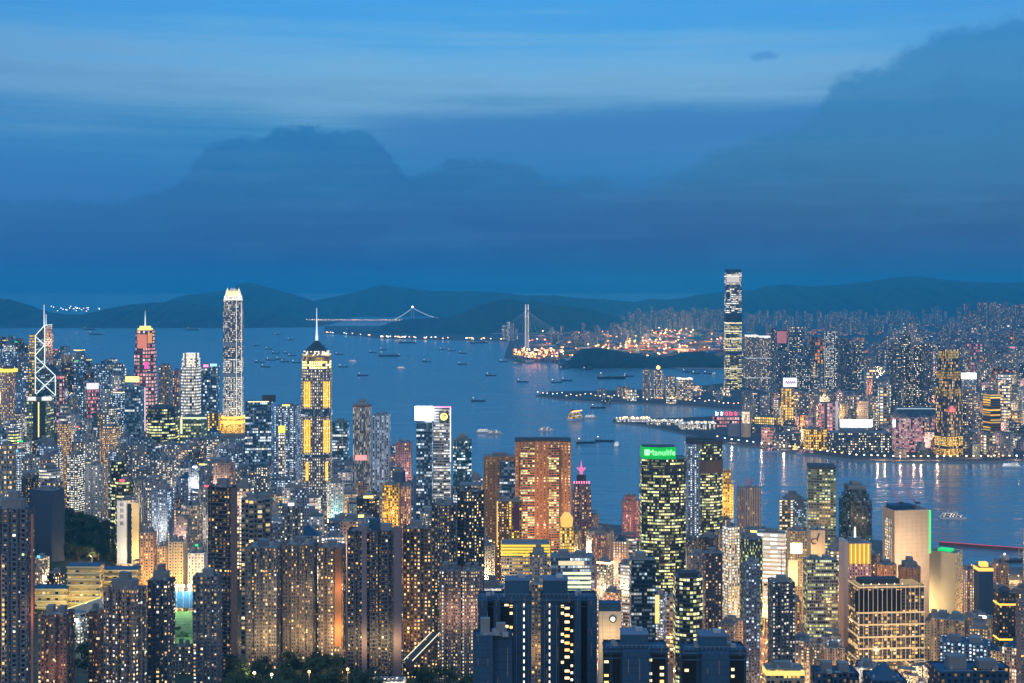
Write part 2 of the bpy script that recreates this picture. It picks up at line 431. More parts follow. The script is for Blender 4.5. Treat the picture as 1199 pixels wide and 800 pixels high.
def facade(key, wall, bay=2.8, fh=3.0, ww=.5, wh=.5, lit=.25, pal='mix', e=1.6, glass=(.02, .03, .05), strip=0, rough=.7, colv=1.0, slab=.0, vary=.22, dim=.3, gmetal=0.0):
    """one procedural wall: a grid of windows in metres, each window lit or dark on its own"""
    m = bpy.data.materials.new('facade_' + key); m.use_nodes = True
    t = NT(m.node_tree); b = t.n['Principled BSDF']
    uv = t.node('ShaderNodeUVMap'); sp = t.node('ShaderNodeSeparateXYZ'); t.l.new(uv.outputs[0], sp.inputs[0])
    oi = t.node('ShaderNodeObjectInfo'); seed = t.mul(oi.outputs['Random'], 91.7)
    u = t.div(sp.outputs[0], bay); v = t.div(sp.outputs[1], fh)
    cu, cv = t.m('FLOOR', u), t.m('FLOOR', v); fu, fv = t.sub(u, cu), t.sub(v, cv)
    inu = t.m('LESS_THAN', t.m('ABSOLUTE', t.sub(fu, .5)), ww / 2); inv = t.m('LESS_THAN', t.m('ABSOLUTE', t.sub(fv, .52)), wh / 2)
    mask = t.mul(inu, inv)
    wn = t.node('ShaderNodeTexWhiteNoise', noise_dimensions='3D'); t.l.new(t.xyz(t.add(cu, .5), t.add(cv, .5), seed), wn.inputs['Vector'])
    cs = t.node('ShaderNodeSeparateXYZ'); t.l.new(wn.outputs['Color'], cs.inputs[0])
    r1, r2 = cs.outputs[0], cs.outputs[1]
    if strip:
        ws = t.node('ShaderNodeTexWhiteNoise', noise_dimensions='3D')
        t.l.new(t.xyz(t.m('FLOOR', t.add(t.div(cu, float(strip)), .01)), t.add(cv, .5), t.add(seed, 3.3)), ws.inputs['Vector'])
        wf = t.node('ShaderNodeTexWhiteNoise', noise_dimensions='2D')
        t.l.new(t.xyz(t.add(cv, .5), seed, 0), wf.inputs['Vector'])
        sv = t.add(t.mul(ws.outputs['Value'], .6), t.mul(wf.outputs['Value'], .4))
        on = t.m('LESS_THAN', sv, .2 + .6 * lit)
        p = t.mixf(on, .05, .88)
    else:
        wc = t.node('ShaderNodeTexWhiteNoise', noise_dimensions='2D')
        t.l.new(t.xyz(t.add(t.m('MODULO', cu, 60.0), .5), seed, 0), wc.inputs['Vector'])
        cc = t.m('POWER', wc.outputs['Value'], 2.0)
        p = t.mul(t.mixf(cc, 1 - .72 * colv, 1 + 1.7 * colv), lit)
        p = t.mul(p, t.mixf(oi.outputs['Random'], .65, 1.35))
    on = t.m('LESS_THAN', wn.outputs['Value'], p)
    br = t.add(t.mul(t.m('POWER', r2, 1.6), 1 - dim), dim)
    dimw = t.mul(t.mul(t.m('LESS_THAN', r1, .38), t.sub(1.0, on)), .10)
    es = t.mul(t.mul(mask, t.add(t.mul(on, br), dimw)), e * 1.3)
    col = t.ramp(r1, PAL[pal], 'CONSTANT')
    t.l.new(col, b.inputs['Emission Color']); t.l.new(es, b.inputs['Emission Strength'])
    tc = t.node('ShaderNodeTexCoord')
    n = t.noise(tc.outputs['Object'], 0.07, 5, .62)
    st = t.noise(t.xyz(t.mul(sp.outputs[0], .5), t.mul(sp.outputs[1], .04), seed), 1.0, 3, .6)
    k = t.mul(t.mixf(n, 1 - vary, 1 + vary), t.mixf(t.m('FRACT', t.mul(seed, 1.31)), .72, 1.28))
    k = t.mul(k, t.mixf(st, .82, 1.15))
    if slab:
        k = t.mul(k, t.sub(1.0, t.mul(t.m('LESS_THAN', fv, .14), slab)))
    wcol = t.mix(1.0, wall, t.xyz(k, k, k), 'MULTIPLY')
    g = t.mixf(r2, .5, 1.6)
    gcol = t.mix(1.0, glass, t.xyz(g, g, g), 'MULTIPLY')
    t.l.new(t.mix(mask, wcol, gcol), b.inputs['Base Color'])
    t.put(b.inputs['Roughness'], t.mixf(mask, rough, .12)); t.put(b.inputs['Metallic'], t.mul(mask, gmetal))
    m.cycles.emission_sampling = 'NONE'
    STY[key] = (m, bay, fh, ww, wh)
    return m
facade('grey', (.27, .27, .28), lit=.32, pal='mix', slab=.25)
facade('pale', (.46, .46, .46), lit=.28, pal='mix', slab=.2)
facade('bluegrey', (.15, .20, .27), lit=.33, pal='cool')
facade('greycool', (.20, .23, .27), lit=.34, pal='coolmix', e=1.9)
facade('palecool', (.40, .42, .44), lit=.28, pal='coolmix', e=1.8)
facade('pink', (.40, .27, .23), lit=.26, pal='warm', slab=.2)
facade('tan', (.42, .32, .20), lit=.32, pal='warm', slab=.2)
facade('cream', (.52, .44, .32), lit=.30, pal='warm', bay=3.2, ww=.42)
facade('brown', (.17, .10, .075), lit=.22, pal='warm')
facade('dark', (.035, .045, .065), lit=.13, pal='mix', ww=.45, e=2.2)
facade('darkwarm', (.05, .05, .06), lit=.26, pal='warm', ww=.45, e=2.2, colv=1.4)
facade('white', (.62, .62, .60), lit=.2, pal='white', bay=3.4, ww=.42)
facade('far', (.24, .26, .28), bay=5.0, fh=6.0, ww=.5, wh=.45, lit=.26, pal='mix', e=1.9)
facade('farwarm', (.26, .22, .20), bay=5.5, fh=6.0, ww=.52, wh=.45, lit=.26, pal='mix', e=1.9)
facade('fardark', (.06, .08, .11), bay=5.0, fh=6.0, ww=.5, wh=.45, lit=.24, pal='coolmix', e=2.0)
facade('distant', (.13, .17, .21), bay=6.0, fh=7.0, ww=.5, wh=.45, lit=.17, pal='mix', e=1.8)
facade('glassdark', (.035, .04, .05), bay=2.4, fh=3.9, ww=.82, wh=.55, lit=.42, pal='green', e=1.3, strip=6, glass=(.015, .022, .03))
facade('glassgreen', (.16, .20, .17), bay=3.6, fh=3.9, ww=.72, wh=.55, lit=.42, pal='green', e=.95, strip=4, glass=(.02, .04, .035))
facade('glassblue', (.06, .10, .15), bay=2.6, fh=3.9, ww=.84, wh=.62, lit=.22, pal='cool', e=1.2, strip=4, glass=(.02, .06, .10), rough=.4)
facade('glassteal', (.02, .07, .09), bay=2.6, fh=3.9, ww=.84, wh=.62, lit=.3, pal='cool', e=1.2, strip=3, glass=(.01, .07, .10), rough=.4)
facade('officepale', (.42, .42, .42), bay=3.0, fh=3.8, ww=.92, wh=.48, lit=.5, pal='white', e=1.1, strip=5)
facade('officewarm', (.30, .26, .2), bay=3.0, fh=3.8, ww=.7, wh=.5, lit=.6, pal='gold', e=1.2, strip=4)
facade('shop', (.24, .22, .2), bay=4, fh=4.2, ww=.75, wh=.55, lit=.5, pal='mix', e=1.7)
facade('lux', (.30, .27, .2), bay=3.0, fh=4.1, ww=.66, wh=.56, lit=.72, pal='white', e=1.5, colv=.5)
facade('ifcdark', (.13, .14, .16), bay=4.2, fh=5.0, ww=.56, wh=.5, lit=.42, pal='white', e=1.5, colv=.4, glass=(.02, .03, .05))
facade('ifc', (.22, .22, .22), bay=4.2, fh=5.0, ww=.6, wh=.56, lit=.74, pal='white', e=1.5, colv=.5, glass=(.03, .05, .07))
facade('icc', (.05, .07, .10), bay=5.0, fh=6.4, ww=.94, wh=.5, lit=.58, pal='white', e=1.45, strip=4, glass=(.02, .04, .06))
facade('iccwarm', (.05, .07, .09), bay=5.0, fh=5.6, ww=.94, wh=.5, lit=.66, pal='yellow', e=1.2, strip=5, glass=(.02, .04, .06))
facade('ledpink', (.30, .16, .15), bay=3.6, fh=5.0, ww=.7, wh=.6, lit=.66, pal='pink', e=1.1, colv=.6)
facade('goldlit', (.40, .26, .08), bay=2.8, fh=3.6, ww=.62, wh=.62, lit=.7, pal='gold', e=2.0, colv=.7)
facade('orangelit', (.4, .2, .08), bay=5, fh=5, ww=.75, wh=.7, lit=.45, pal='orange', e=1.1, colv=.3)
facade('brick', (.40, .215, .12), bay=4.0, fh=3.7, ww=.34, wh=.42, lit=.18, pal='warm', e=.9, vary=.2, slab=.18, glass=(.06, .035, .025))
facade('brickstrip', (.30, .13, .07), bay=3.0, fh=3.1, ww=.85, wh=.62, lit=.45, pal='green', e=1.1, strip=3)
facade('rose', (.42, .24, .26), bay=3.0, fh=3.3, ww=.42, wh=.6, lit=.34, pal='warm', e=1.4)
facade('blank', (.03, .065, .12), bay=4.0, fh=3.4, ww=.05, wh=.1, lit=.02, pal='cool', e=1)
facade('beigeblank', (.58, .42, .28), bay=6, fh=5, ww=.03, wh=1.0, lit=.0, pal='warm', e=1, vary=.16, slab=.12, glass=(.2, .15, .1))
facade('whitegrid', (.07, .07, .08), bay=3.4, fh=3.7, ww=.72, wh=.62, lit=.30, pal='warm', e=1.3, colv=.9)
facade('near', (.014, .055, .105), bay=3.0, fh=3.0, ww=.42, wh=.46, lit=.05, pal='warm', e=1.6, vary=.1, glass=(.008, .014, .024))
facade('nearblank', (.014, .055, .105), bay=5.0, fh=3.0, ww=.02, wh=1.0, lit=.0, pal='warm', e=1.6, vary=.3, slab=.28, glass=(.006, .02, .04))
facade('fins', (.40, .34, .28), bay=2.2, fh=3.4, ww=.6, wh=.66, lit=.42, pal='mix', e=1.5)

CONC = plain('roof_concrete', (.17, .18, .19), .9, 0, .3, .08)
ROOFB = plain('roof_blue_membrane', (.022, .075, .135), .8, 0, .3, .08)
ROOFD = plain('roof_dark', (.05, .055, .06), .9, 0, .35, .1)
TANK = plain('roof_tank', (.26, .27, .28), .7, 0, .2, .2)
STEEL = plain('painted_steel', (.35, .36, .38), .45, .3, .1)
WHITEP = plain('white_paint', (.75, .75, .75), .5)
G_WHITE = glow('lamp_white', (.95, .97, 1), 3.0)
G_WARM = glow('lamp_warm', (1, .72, .34), 3.0)
G_AMBER = glow('lamp_amber', (1, .46, .10), 4.0)
G_GOLD = glow('lamp_gold', (1, .62, .08), 1.5)
G_YEL = glow('lamp_yellow', (1, .85, .22), 1.6)
G_LINE = glow('light_line', (.88, .95, 1), 1.1)
G_PINK = glow('light_pink', (1, .25, .45), 1.8)
G_RED = glow('light_red', (1, .08, .10), 2.2)
G_GREEN = glow('light_green', (.03, 1, .16), 1.2)
G_CREAM = glow('crown_cream', (1, .93, .66), 1.15)
facade('creamgrid', (.5, .45, .3), bay=3.0, fh=4.0, ww=.74, wh=.72, lit=.95, pal='white', e=1.8, colv=.05, dim=.55)
facade('goldgrid', (.5, .42, .2), bay=3.0, fh=4.0, ww=.8, wh=.8, lit=.97, pal='yellow', e=1.8, colv=.05, dim=.5)
CREAMGRID, GOLDGRID = STY['creamgrid'][0], STY['goldgrid'][0]

# ------------------------------------------------------------------ plans
def plan_poly(kind, w, d):
    a, b = w / 2, d / 2
    if kind == 'box': return [(-a, -b), (a, -b), (a, b), (-a, b)]
    if kind == 'cham':
        c = .22 * min(w, d)
        return [(-a + c, -b), (a - c, -b), (a, -b + c), (a, b - c), (a - c, b), (-a + c, b), (-a, b - c), (-a, -b + c)]
    if kind == 'round': return [(a * math.cos(2 * math.pi * i / 28 - 1.6), b * math.sin(2 * math.pi * i / 28 - 1.6)) for i in range(28)]
    if kind == 'bow':
        f = [(-a + w * i / 8, -b + (1 - (1 - ((i - 4) / 4) ** 2)) * d * .22) for i in range(9)]
        return f + [(a, b), (-a, b)]
    if kind == 'dish':
        f = [(-a + w * i / 8, -b + (1 - ((i - 4) / 4) ** 2) * d * .22) for i in range(9)]
        return f + [(a, b), (-a, b)]
    if kind == 'cross':
        q = [(.24, -.5), (.24, -.36), (.30, -.36), (.30, -.24), (.5, -.24)]
        p = []
        for k in range(4):
            for x, y in q:
                for _ in range(k): x, y = -y, x
                p.append((x * w, y * d))
        # each arm end notched
        out = []
        n = len(p)
        for i in range(n):
            s, e = p[i], p[(i + 1) % n]
            out.append(s)
            if abs(math.hypot((e[0] - s[0]) / w, (e[1] - s[1]) / d) - .48) < .02:
                tx, ty = e[0] - s[0], e[1] - s[1]; L = math.hypot(tx, ty); nx, ny = ty / L, -tx / L
                dd = .06 * min(w, d)
                for f, o in ((.4, 0), (.4, 1), (.6, 1), (.6, 0)): out.append((s[0] + tx * f - nx * dd * o, s[1] + ty * f - ny * dd * o))
        return out
    if kind.startswith('comb'):
        k = int(kind[4:] or 2); dd = min(.13 * d, .5 * w / (2 * k + 1), 4.0)
        def side(p, q, k):
            r = [p]; L = math.hypot(q[0] - p[0], q[1] - p[1]); tx, ty = (q[0] - p[0]) / L, (q[1] - p[1]) / L; nx, ny = -ty, tx
            n = 3 * k + 1 + k - 1
            n = 4 * k - 1 + 2
            seg = L / (3 * k + 1 - 0)
            x = 0
            for i in range(k):
                x0 = seg * (2 + 3 * i) * (L / (seg * (3 * k + 1)))
                x0 = L * (2 * (i + 1) + i) / (3 * k + 2); x1 = L * (2 * (i + 1) + i + 1) / (3 * k + 2)
                for xx, o in ((x0, 0), (x0, 1), (x1, 1), (x1, 0)): r.append((p[0] + tx * xx + nx * dd * o, p[1] + ty * xx + ny * dd * o))
            return r
        c = [(-a, -b), (a, -b), (a, b), (-a, b)]
        ks = max(1, round(k * d / w))
        return side(c[0], c[1], k) + side(c[1], c[2], ks) + side(c[2], c[3], k) + side(c[3], c[0], ks)
    if kind == 'ell': return [(-a, -b), (0, -b), (0, -b * .1), (a, -b * .1), (a, b), (-a, b)]
    raise ValueError(kind)
def inset(poly, f): return [(x * f, y * f) for x, y in poly]

ALL = []            # every building for cover and overlap tests: dict(x0,x1,yt,yb,Y,X,R)
LAND = []           # (column, row, phrase) that labels can refer to
LABELS = set()

LAST = [None]
class Tower: pass
def wall_detail(T, mats, fh, rr):
    """window ledges at every floor, air conditioners and drain pipes on a near tower's walls"""
    nf = max(1, round((T.h + 7) / fh)); fz = (T.h + 7) / nf
    mb = MB(); ac = MB(); N = len(T.poly); c, s = math.cos(T.root.rotation_euler.z), math.sin(T.root.rotation_euler.z)
    for i in range(N):
        a, b = T.poly[i], T.poly[(i + 1) % N]; L = math.hypot(b[0] - a[0], b[1] - a[1])
        if L < 1.2: continue
        tx, ty = (b[0] - a[0]) / L, (b[1] - a[1]) / L; nx, ny = ty, -tx
        gx, gy = T.X + (a[0] + b[0]) / 2 * c, T.Yc + (a[0] + b[0]) / 2 * s
        if (nx * c - ny * s) * gx + (nx * s + ny * c) * gy > 0: continue
        an = math.atan2(ty, tx); mx, my = (a[0] + b[0]) / 2 + nx * .16, (a[1] + b[1]) / 2 + ny * .16
        for f in range(2, nf):
            z = -7 + f * fz
            mb.box(mx, my, z - .15, L * .96, .3, .34, an, bottom=True)
            for _ in range(max(1, int(L / 5))):
                if rr.random() < .45:
                    q = rr.uniform(.1, .9); ac.box(a[0] + tx * L * q + nx * .32, a[1] + ty * L * q + ny * .32, z + rr.uniform(.3, 1.2), 1.0, .6, .7, an, bottom=True)
        for q in (.12, .88): mb.box(a[0] + tx * L * q + nx * .12, a[1] + ty * L * q + ny * .12, -6, .22, .22, T.h + 5.6, an)
    mb.build('ledges_and_pipes', T.walls.data.materials[1] if T.walls.data.materials[1] != ROOFB else FRAMEW, T.root)
    ac.build('wall_air_conditioners', TANK, T.root, kind='stuff')
FRAMEW = plain('ledge_grey', (.12, .14, .17), .8)
def fit(kind, x0, x1, Y, rot, q):
    w = (x1 - x0) * Y / FOC; cx = ((x0 + x1) / 2 - MIDX) * Y / FOC
    c, s = math.cos(rot), math.sin(rot)
    for _ in range(5):
        d = q * w; poly = plan_poly(kind, w, d)
        ex = [(x * c - y * s, x * s + y * c) for x, y in poly]
        ymin = min(e[1] for e in ex); Yc = Y - ymin
        pxs = [PX(cx + e[0], Yc + e[1]) for e in ex]
        a, b = min(pxs), max(pxs)
        w *= (x1 - x0) / (b - a)
        cx += ((x0 + x1) / 2 - (a + b) / 2) * Y / FOC
    return w, q * w, cx, Yc

def roof_stuff(T, feat, rr, top=None):
    """what stands on the roof; returns nothing, adds parts to the tower"""
    z = (top or T.h) - .9; w, d = T.w, T.d
    big = min(w, d)
    sq = CONC
    def block(name, fx, fy, bw, bd, bh, mat):
        mb = MB(); mb.box(fx * w, fy * d, z, bw, bd, bh); mb.build(name, mat, T.root)
    if feat == 'room': block('machine_room', rr.uniform(-.08, .08), .05, w * .42, d * .42, rr.uniform(4, 7), CONC)
    elif feat == 'rooms':
        block('machine_room', -.2, .05, w * .24, d * .34, rr.uniform(4, 7), CONC); block('machine_room', .2, .05, w * .24, d * .34, rr.uniform(4, 6), CONC)
    elif feat == 'tanks':
        block('machine_room', 0, .1, w * .34, d * .3, 5, CONC)
        for sx in (-.26, .26):
            mb = MB(); mb.prism([(sx * w + big * .09 * math.cos(i * .785), -.12 * d + big * .09 * math.sin(i * .785)) for i in range(8)], z, z + 3.6); mb.build('water_tank', TANK, T.root)
    elif feat == 'mast':
        block('machine_room', 0, 0, w * .4, d * .4, 5, CONC)
        mb = MB(); mb.bar((0, 0, z + 5), (0, 0, z + 5 + T.h * .12 + 8), .5, 5, .15); mb.build('mast', STEEL, T.root)
    elif feat == 'step':
        block('machine_room', 0, 0, w * .62, d * .6, 6, CONC); block('lift_tower', 0, .02, w * .3, d * .3, 11, CONC)
    elif feat == 'frame':
        mb = MB()
        for sx in (-.36, .36):
            for sy in (-.36, .36): mb.bar((sx * w, sy * d, z), (sx * w, sy * d, z + 6), .5)
        mb.box(0, 0, z + 6, w * .8, d * .8, .8, bottom=True); mb.build('roof_frame', CONC, T.root)
    elif feat in ('sign', 'redsign', 'greensign', 'bluesign', 'whitesign'):
        block('machine_room', 0, .1, w * .4, d * .3, 4.5, CONC)
        col = {'sign': G_YEL, 'redsign': G_RED, 'greensign': G_GREEN, 'bluesign': glow('light_blue', (.12, .5, 1), 1.6), 'whitesign': G_WHITE}[feat]
        mb = MB(); mb.box(rr.uniform(-.15, .15) * w, -.44 * d, z + 1, w * rr.uniform(.25, .45), .6, rr.uniform(1.8, 3.0)); sg = mb.build('roof_sign', col, T.root)
    elif feat == 'crownlit':
        mb = MB(); p = inset(T.poly, 1.012); mb.prism(p, T.h - 3.2, T.h - 1.2, top=True, bottom=True); mb.build('lit_crown', G_WARM, T.root)
        block('machine_room', 0, .05, w * .4, d * .4, 5, CONC)
    elif feat == 'pyramid':
        mb = MB(); p = inset(T.poly, .8); mb.prism(p, z, z + big * .45, top=False, top_poly=inset(p, .02)); mb.build('pyramid_roof', ROOFB, T.root)
    if T.detail:
        mb = MB()
        for _ in range(rr.randint(8, 16)):
            mb.box(rr.uniform(-.36, .36) * w, rr.uniform(-.36, .36) * d, z, rr.uniform(1, 3), rr.uniform(1, 3), rr.uniform(.8, 2.2))
        for _ in range(rr.randint(1, 3)):
            x, y = rr.uniform(-.4, .4) * w, rr.uniform(-.4, .4) * d; mb.bar((x, y, z), (x, y, z + rr.uniform(3, 8)), .09, 4)
        mb.bar((-.42 * w, -.3 * d, z + .4), (.42 * w, -.3 * d, z + .4), .16, 4); mb.bar((.2 * w, -.42 * d, z + .3), (.2 * w, .42 * d, z + .3), .16, 4)
        mb.build('air_conditioners', TANK, T.root, kind='stuff')

def tower(label, x0, x1, yt, Y, style, plan='box', rot=0.0, q=1.0, yb=None, roof='room', name='apartment_tower', cat='apartment tower', short=None, group=None,
          zbase=None, roofmat=None, podium=None, tiers=None, windows=0, detail=None, seed=None, crown=None, win_mat=None, sc=None):
    rot = math.radians(rot)
    w, d, X, Yc = fit(plan, x0, x1, Y, rot, q)
    T = Tower(); rr = random.Random(seed if seed is not None else int(x0 * 7 + Y))
    T.Y = Y; T.w, T.d = w, d; T.X, T.Yc = X, Yc
    zg = zbase if zbase is not None else elev(PX(X, Yc), Yc) if Y < 2950 or PX(X, Yc) < 640 else 4.0
    T.zb = zg; T.h = (CAMZ - (yt - HORY) * Y / FOC) - zg
    T.detail = (Y < 2300) if detail is None else detail
    T.root = thing(name, label, cat, (X, Yc, zg), rot, group)
    T.poly = plan_poly(plan, w, d)
    m, bay, fh, ww, wh = STY[style]
    mb = MB()
    T.tiers = tiers or [(1.0, 1.0)]
    z = -7.0 if Y < 1800 else -4.5
    mats = [m, roofmat or CONC]
    SCALE = max(1.0, min(Y, 5200) / 1750.0) if style not in ('icc', 'ifc', 'orangelit', 'far', 'farwarm', 'fardark') else max(1.0, Y / 4600.0)
    SCALE = sc or SCALE
    for k, tr in enumerate(T.tiers):
        f, hf = tr[:2]; mi_ = 0; bay_, fh_ = bay, fh
        if len(tr) > 2: mats.append(STY[tr[2]][0]); mi_ = len(mats) - 1; bay_, fh_ = STY[tr[2]][1:3]
        p = inset(T.poly, f) if isinstance(f, (int, float)) else [(x * f[0], y * f[1]) for x, y in T.poly]
        z1 = T.h * hf
        mb.prism(p, z, z1, mi_, 1, top=(k < len(T.tiers) - 1), bay=bay_, fh=fh_, edge0=k * 40, sc=SCALE)
        z = z1; T.toppoly = p
    T.walls = mb.build('wall', mats, T.root)
    if Y < 1260 and plan[:4] in ('comb', 'cros') and style not in ('near',) or (Y < 1100 and windows): wall_detail(T, mats, fh, rr)
    rb = MB(); rb.face([(x, y, T.h - .9) for x, y in T.toppoly]); rb.build('roof', roofmat or CONC, T.root)
    if podium:
        ps, ph, pw, pm = podium
        mb = MB(); mb.box(0, 0, -4.5, w * pw, d * pw, ph + 4.5, bay=STY[pm][1], fh=STY[pm][2]); mb.build('podium', [STY[pm][0]], T.root)
    if roof: roof_stuff(T, roof, rr)
    if windows: lit_windows(T, style, windows, rr, win_mat)
    ALL.append(dict(x0=x0, x1=x1, yt=yt, yb=yb if yb is not None else yt + 10, Y=Y, X=X, Yc=Yc, R=.5 * max(w, d) * 1.15, hero=True))
    if short: LAND.append(((x0 + x1) / 2, (yt + (yb or yt + 60)) / 2, short, x1 - x0))
    LABELS.add(label); LAST[0] = T
    T.ry = rr
    return T
def fpt(T, px, py, off=.4):
    """point on the (unturned) front face of a tower, in its own coordinates"""
    yf = -T.d / 2 - off; Yw = T.Yc + yf
    p = P(px, py, Yw)
    return Vector((p.x - T.X, yf, p.z - T.zb))
def panel(T, name, px0, px1, py0, py1, mat, thick=.5, off=.3, parent=None):
    a = fpt(T, px0, py1, off); b = fpt(T, px1, py0, off)
    mb = MB(); mb.box((a.x + b.x) / 2, a.y, a.z, b.x - a.x, thick, b.z - a.z, bottom=True)
    return mb.build(name, mat, parent or T.root)

W_MATS = [glow('window_amber', (1, .55, .16), 1.7), glow('window_warm', (1, .72, .36), 1.6), glow('window_white', (1, .9, .7), 1.5), glow('window_green', (.75, 1, .45), 1.3), glow('window_cool', (.8, .92, 1), 1.4), glow('window_curtain', (1, .58, .26), .55), glow('window_dim', (1, .74, .46), .3)]
FRAME = plain('window_frame_metal', (.2, .21, .23), .5, .4)
def lit_windows(T, style, n, rr, mats=None, columns=.55):
    """the windows with a light on, each a part: a glowing pane standing 4 cm proud of the wall grid"""
    m, bay, fh, ww, wh = STY[style]
    nf = max(1, round((T.h + 7) / fh)); fz = (T.h + 7) / nf
    cells = []
    N = len(T.poly); c, s = math.cos(T.root.rotation_euler.z), math.sin(T.root.rotation_euler.z)
    for i in range(N):
        a, b = T.poly[i], T.poly[(i + 1) % N]
        L = math.hypot(b[0] - a[0], b[1] - a[1]); tx, ty = (b[0] - a[0]) / L, (b[1] - a[1]) / L; nx, ny = ty, -tx
        wx, wy = (a[0] + b[0]) / 2, (a[1] + b[1]) / 2
        gx, gy = T.X + wx * c - wy * s, T.Yc + wx * s + wy * c
        if (nx * c - ny * s) * gx + (nx * s + ny * c) * gy > -.08 * math.hypot(gx, gy): continue
        nb = max(1, round(L / bay))
        for k in range(nb):
            pc = rr.random() ** 4
            for f in range(nf):
                z = -7 + (f + .52) * fz
                if z < 3 or z > T.h - 2.5: continue
                x, y = a[0] + tx * L * (k + .5) / nb, a[1] + ty * L * (k + .5) / nb
                yy = PY(T.zb + z, T.Yc)
                if yy > 803: continue
                cells.append((rr.random() / (.05 + pc), x + nx * .04, y + ny * .04, z, math.atan2(ty, tx), L / nb))
    cells.sort()
    cache = {}
    for q, x, y, z, an, bw in cells[:n]:
        mi = rr.choices(range(5), (3, 5, 4, 1, 2))[0] if mats is None else rr.choice(mats)
        if rr.random() < .3: mi = rr.choice((5, 6))
        key = (mi, round(bw, 1), rr.choice((.55, .9, 1, 1.2)), rr.choice((.8, 1, 1.1)))
        if key not in cache:
            mb = MB(); W, Hh = bw * ww * key[2], fz * wh * key[3]
            mb.face([(-W / 2, 0, -Hh / 2), (W / 2, 0, -Hh / 2), (W / 2, 0, Hh / 2), (-W / 2, 0, Hh / 2)], 0)
            for q0, q1 in (((-W / 2, 0, -Hh / 2), (W / 2, 0, -Hh / 2)), ((-W / 2, 0, Hh / 2), (W / 2, 0, Hh / 2)), ((0, 0, -Hh / 2), (0, 0, Hh / 2))): mb.bar(q0, q1, .05, mi=1)
            cache[key] = mb.mesh('window', [W_MATS[mi], FRAME])
        o = bpy.data.objects.new('window', cache[key]); COL.objects.link(o); o.parent = T.root
        o.location = (x, y, z); o.rotation_euler = (0, 0, an)

def flood(T, px, py, col, watts, dist=26.0, size=2.0, spread=150):
    """a floodlight that washes the front wall; filler towers use it as added warm glow"""
    p = fpt(T, px, py, dist)
    l = bpy.data.lights.new('floodlight', 'SPOT'); l.energy = watts; l.color = col; l.shadow_soft_size = size; l.spot_size = math.radians(spread); l.spot_blend = .6
    o = bpy.data.objects.new('floodlight', l); COL.objects.link(o); o.parent = T.root; o.location = p
    o.rotation_euler = (math.radians(90), 0, 0)
# ------------------------------------------------------------------ the landmark towers, far to near
def office(label, *a, **k):
    k.setdefault('name', 'office_tower'); k.setdefault('cat', 'office tower'); return tower(label, *a, **k)

def spire_bank():
    Y, r = 3250.0, FOC / 3250.0
    root = thing('bank_tower', 'angular dark glass tower with white zigzag light bracing and twin masts', 'office tower', ((53 - MIDX) / r, Y + 26, 6))
    Z = lambda y: CAMZ - (y - HORY) / r - 6
    X = lambda x: (x - 53) / r
    gl = facade('bankglass', (.03, .05, .07), bay=2.6, fh=4, ww=.85, wh=.6, lit=.22, pal='cool', e=.8, strip=5, glass=(.015, .03, .05))
    def wedge(name, x0, x1, za, zb, y0, y1):
        mb = MB(); p = [(x0, y0), (x1, y0), (x1, y1), (x0, y1)]
        for i in range(4):
            (ax, ay), (bx, by) = p[i], p[(i + 1) % 4]
            ha, hb = (za if ax == x0 else zb), (za if bx == x0 else zb)
            L = math.hypot(bx - ax, by - ay)
            mb.face([(ax, ay, -10), (bx, by, -10), (bx, by, hb), (ax, ay, ha)], 0, [(0, 0), (L, 0), (L, hb), (0, ha)])
        mb.face([(x0, y0, za), (x1, y0, zb), (x1, y1, zb), (x0, y1, za)], 1)
        return mb.build(name, [gl, ROOFD], root)
    xl, xm, xr = X(41.5), X(52.4), X(65)
    wedge('tall_shaft', xl, xm, Z(393), Z(381), -26, 26)
    wedge('lower_shaft', xm + .01, xr, Z(428), Z(440), -25.9, 25.9)
    mb = MB()
    def ln(a, b, R=1.15): mb.bar((X(a[0]), -26.9, Z(a[1])), (X(b[0]), -26.9, Z(b[1])), R, 5)
    for a, b in (((41.5, 393), (52.4, 381)), ((41.5, 393), (41.5, 461)), ((52.4, 381), (52.4, 428)), ((41.5, 394), (52.4, 404)), ((52.4, 404), (41.5, 416)), ((41.5, 417.5), (65, 440)),
                 ((52.4, 428), (41.5, 437.5)), ((41.5, 441), (65, 463)), ((65, 440), (65, 463)), ((65, 440), (42.5, 461.5))): ln(a, b)
    for (a, b) in (((52.4, 381), (52.4, 381)),): mb.bar((X(52.4), -26, Z(381)), (X(52.4), 26, Z(381)), .9, 5)
    mb.build('light_bracing', glow('bracing_light', (.86, 1, .86), 1.05), root)
    for px in (47.2, 49.6):
        mb = MB(); zt = Z(357) if px < 48 else Z(368); mb.bar((X(px), 0, Z(388)), (X(px), 0, zt), 1.3, 6, .5); mb.build('mast', G_LINE, root)
    mb = MB(); mb.box(0, 0, -10, 62, 60, 66); mb.build('podium', STY['glassgreen'][0], root)
    for px in (36, 59):
        mb = MB(); mb.box(X(px), -24, 56.1, 18, 14, 9, bottom=True); mb.build('podium_light', glow('podium_glow', (1, .96, .85), .8), root)
    ALL.append(dict(x0=34, x1=66, yt=385, yb=467, Y=Y, X=(53 - MIDX) / r, Yc=Y + 26, R=42, hero=True))
    LAND.append((52, 420, 'the zigzag braced glass tower', 26))
spire_bank()

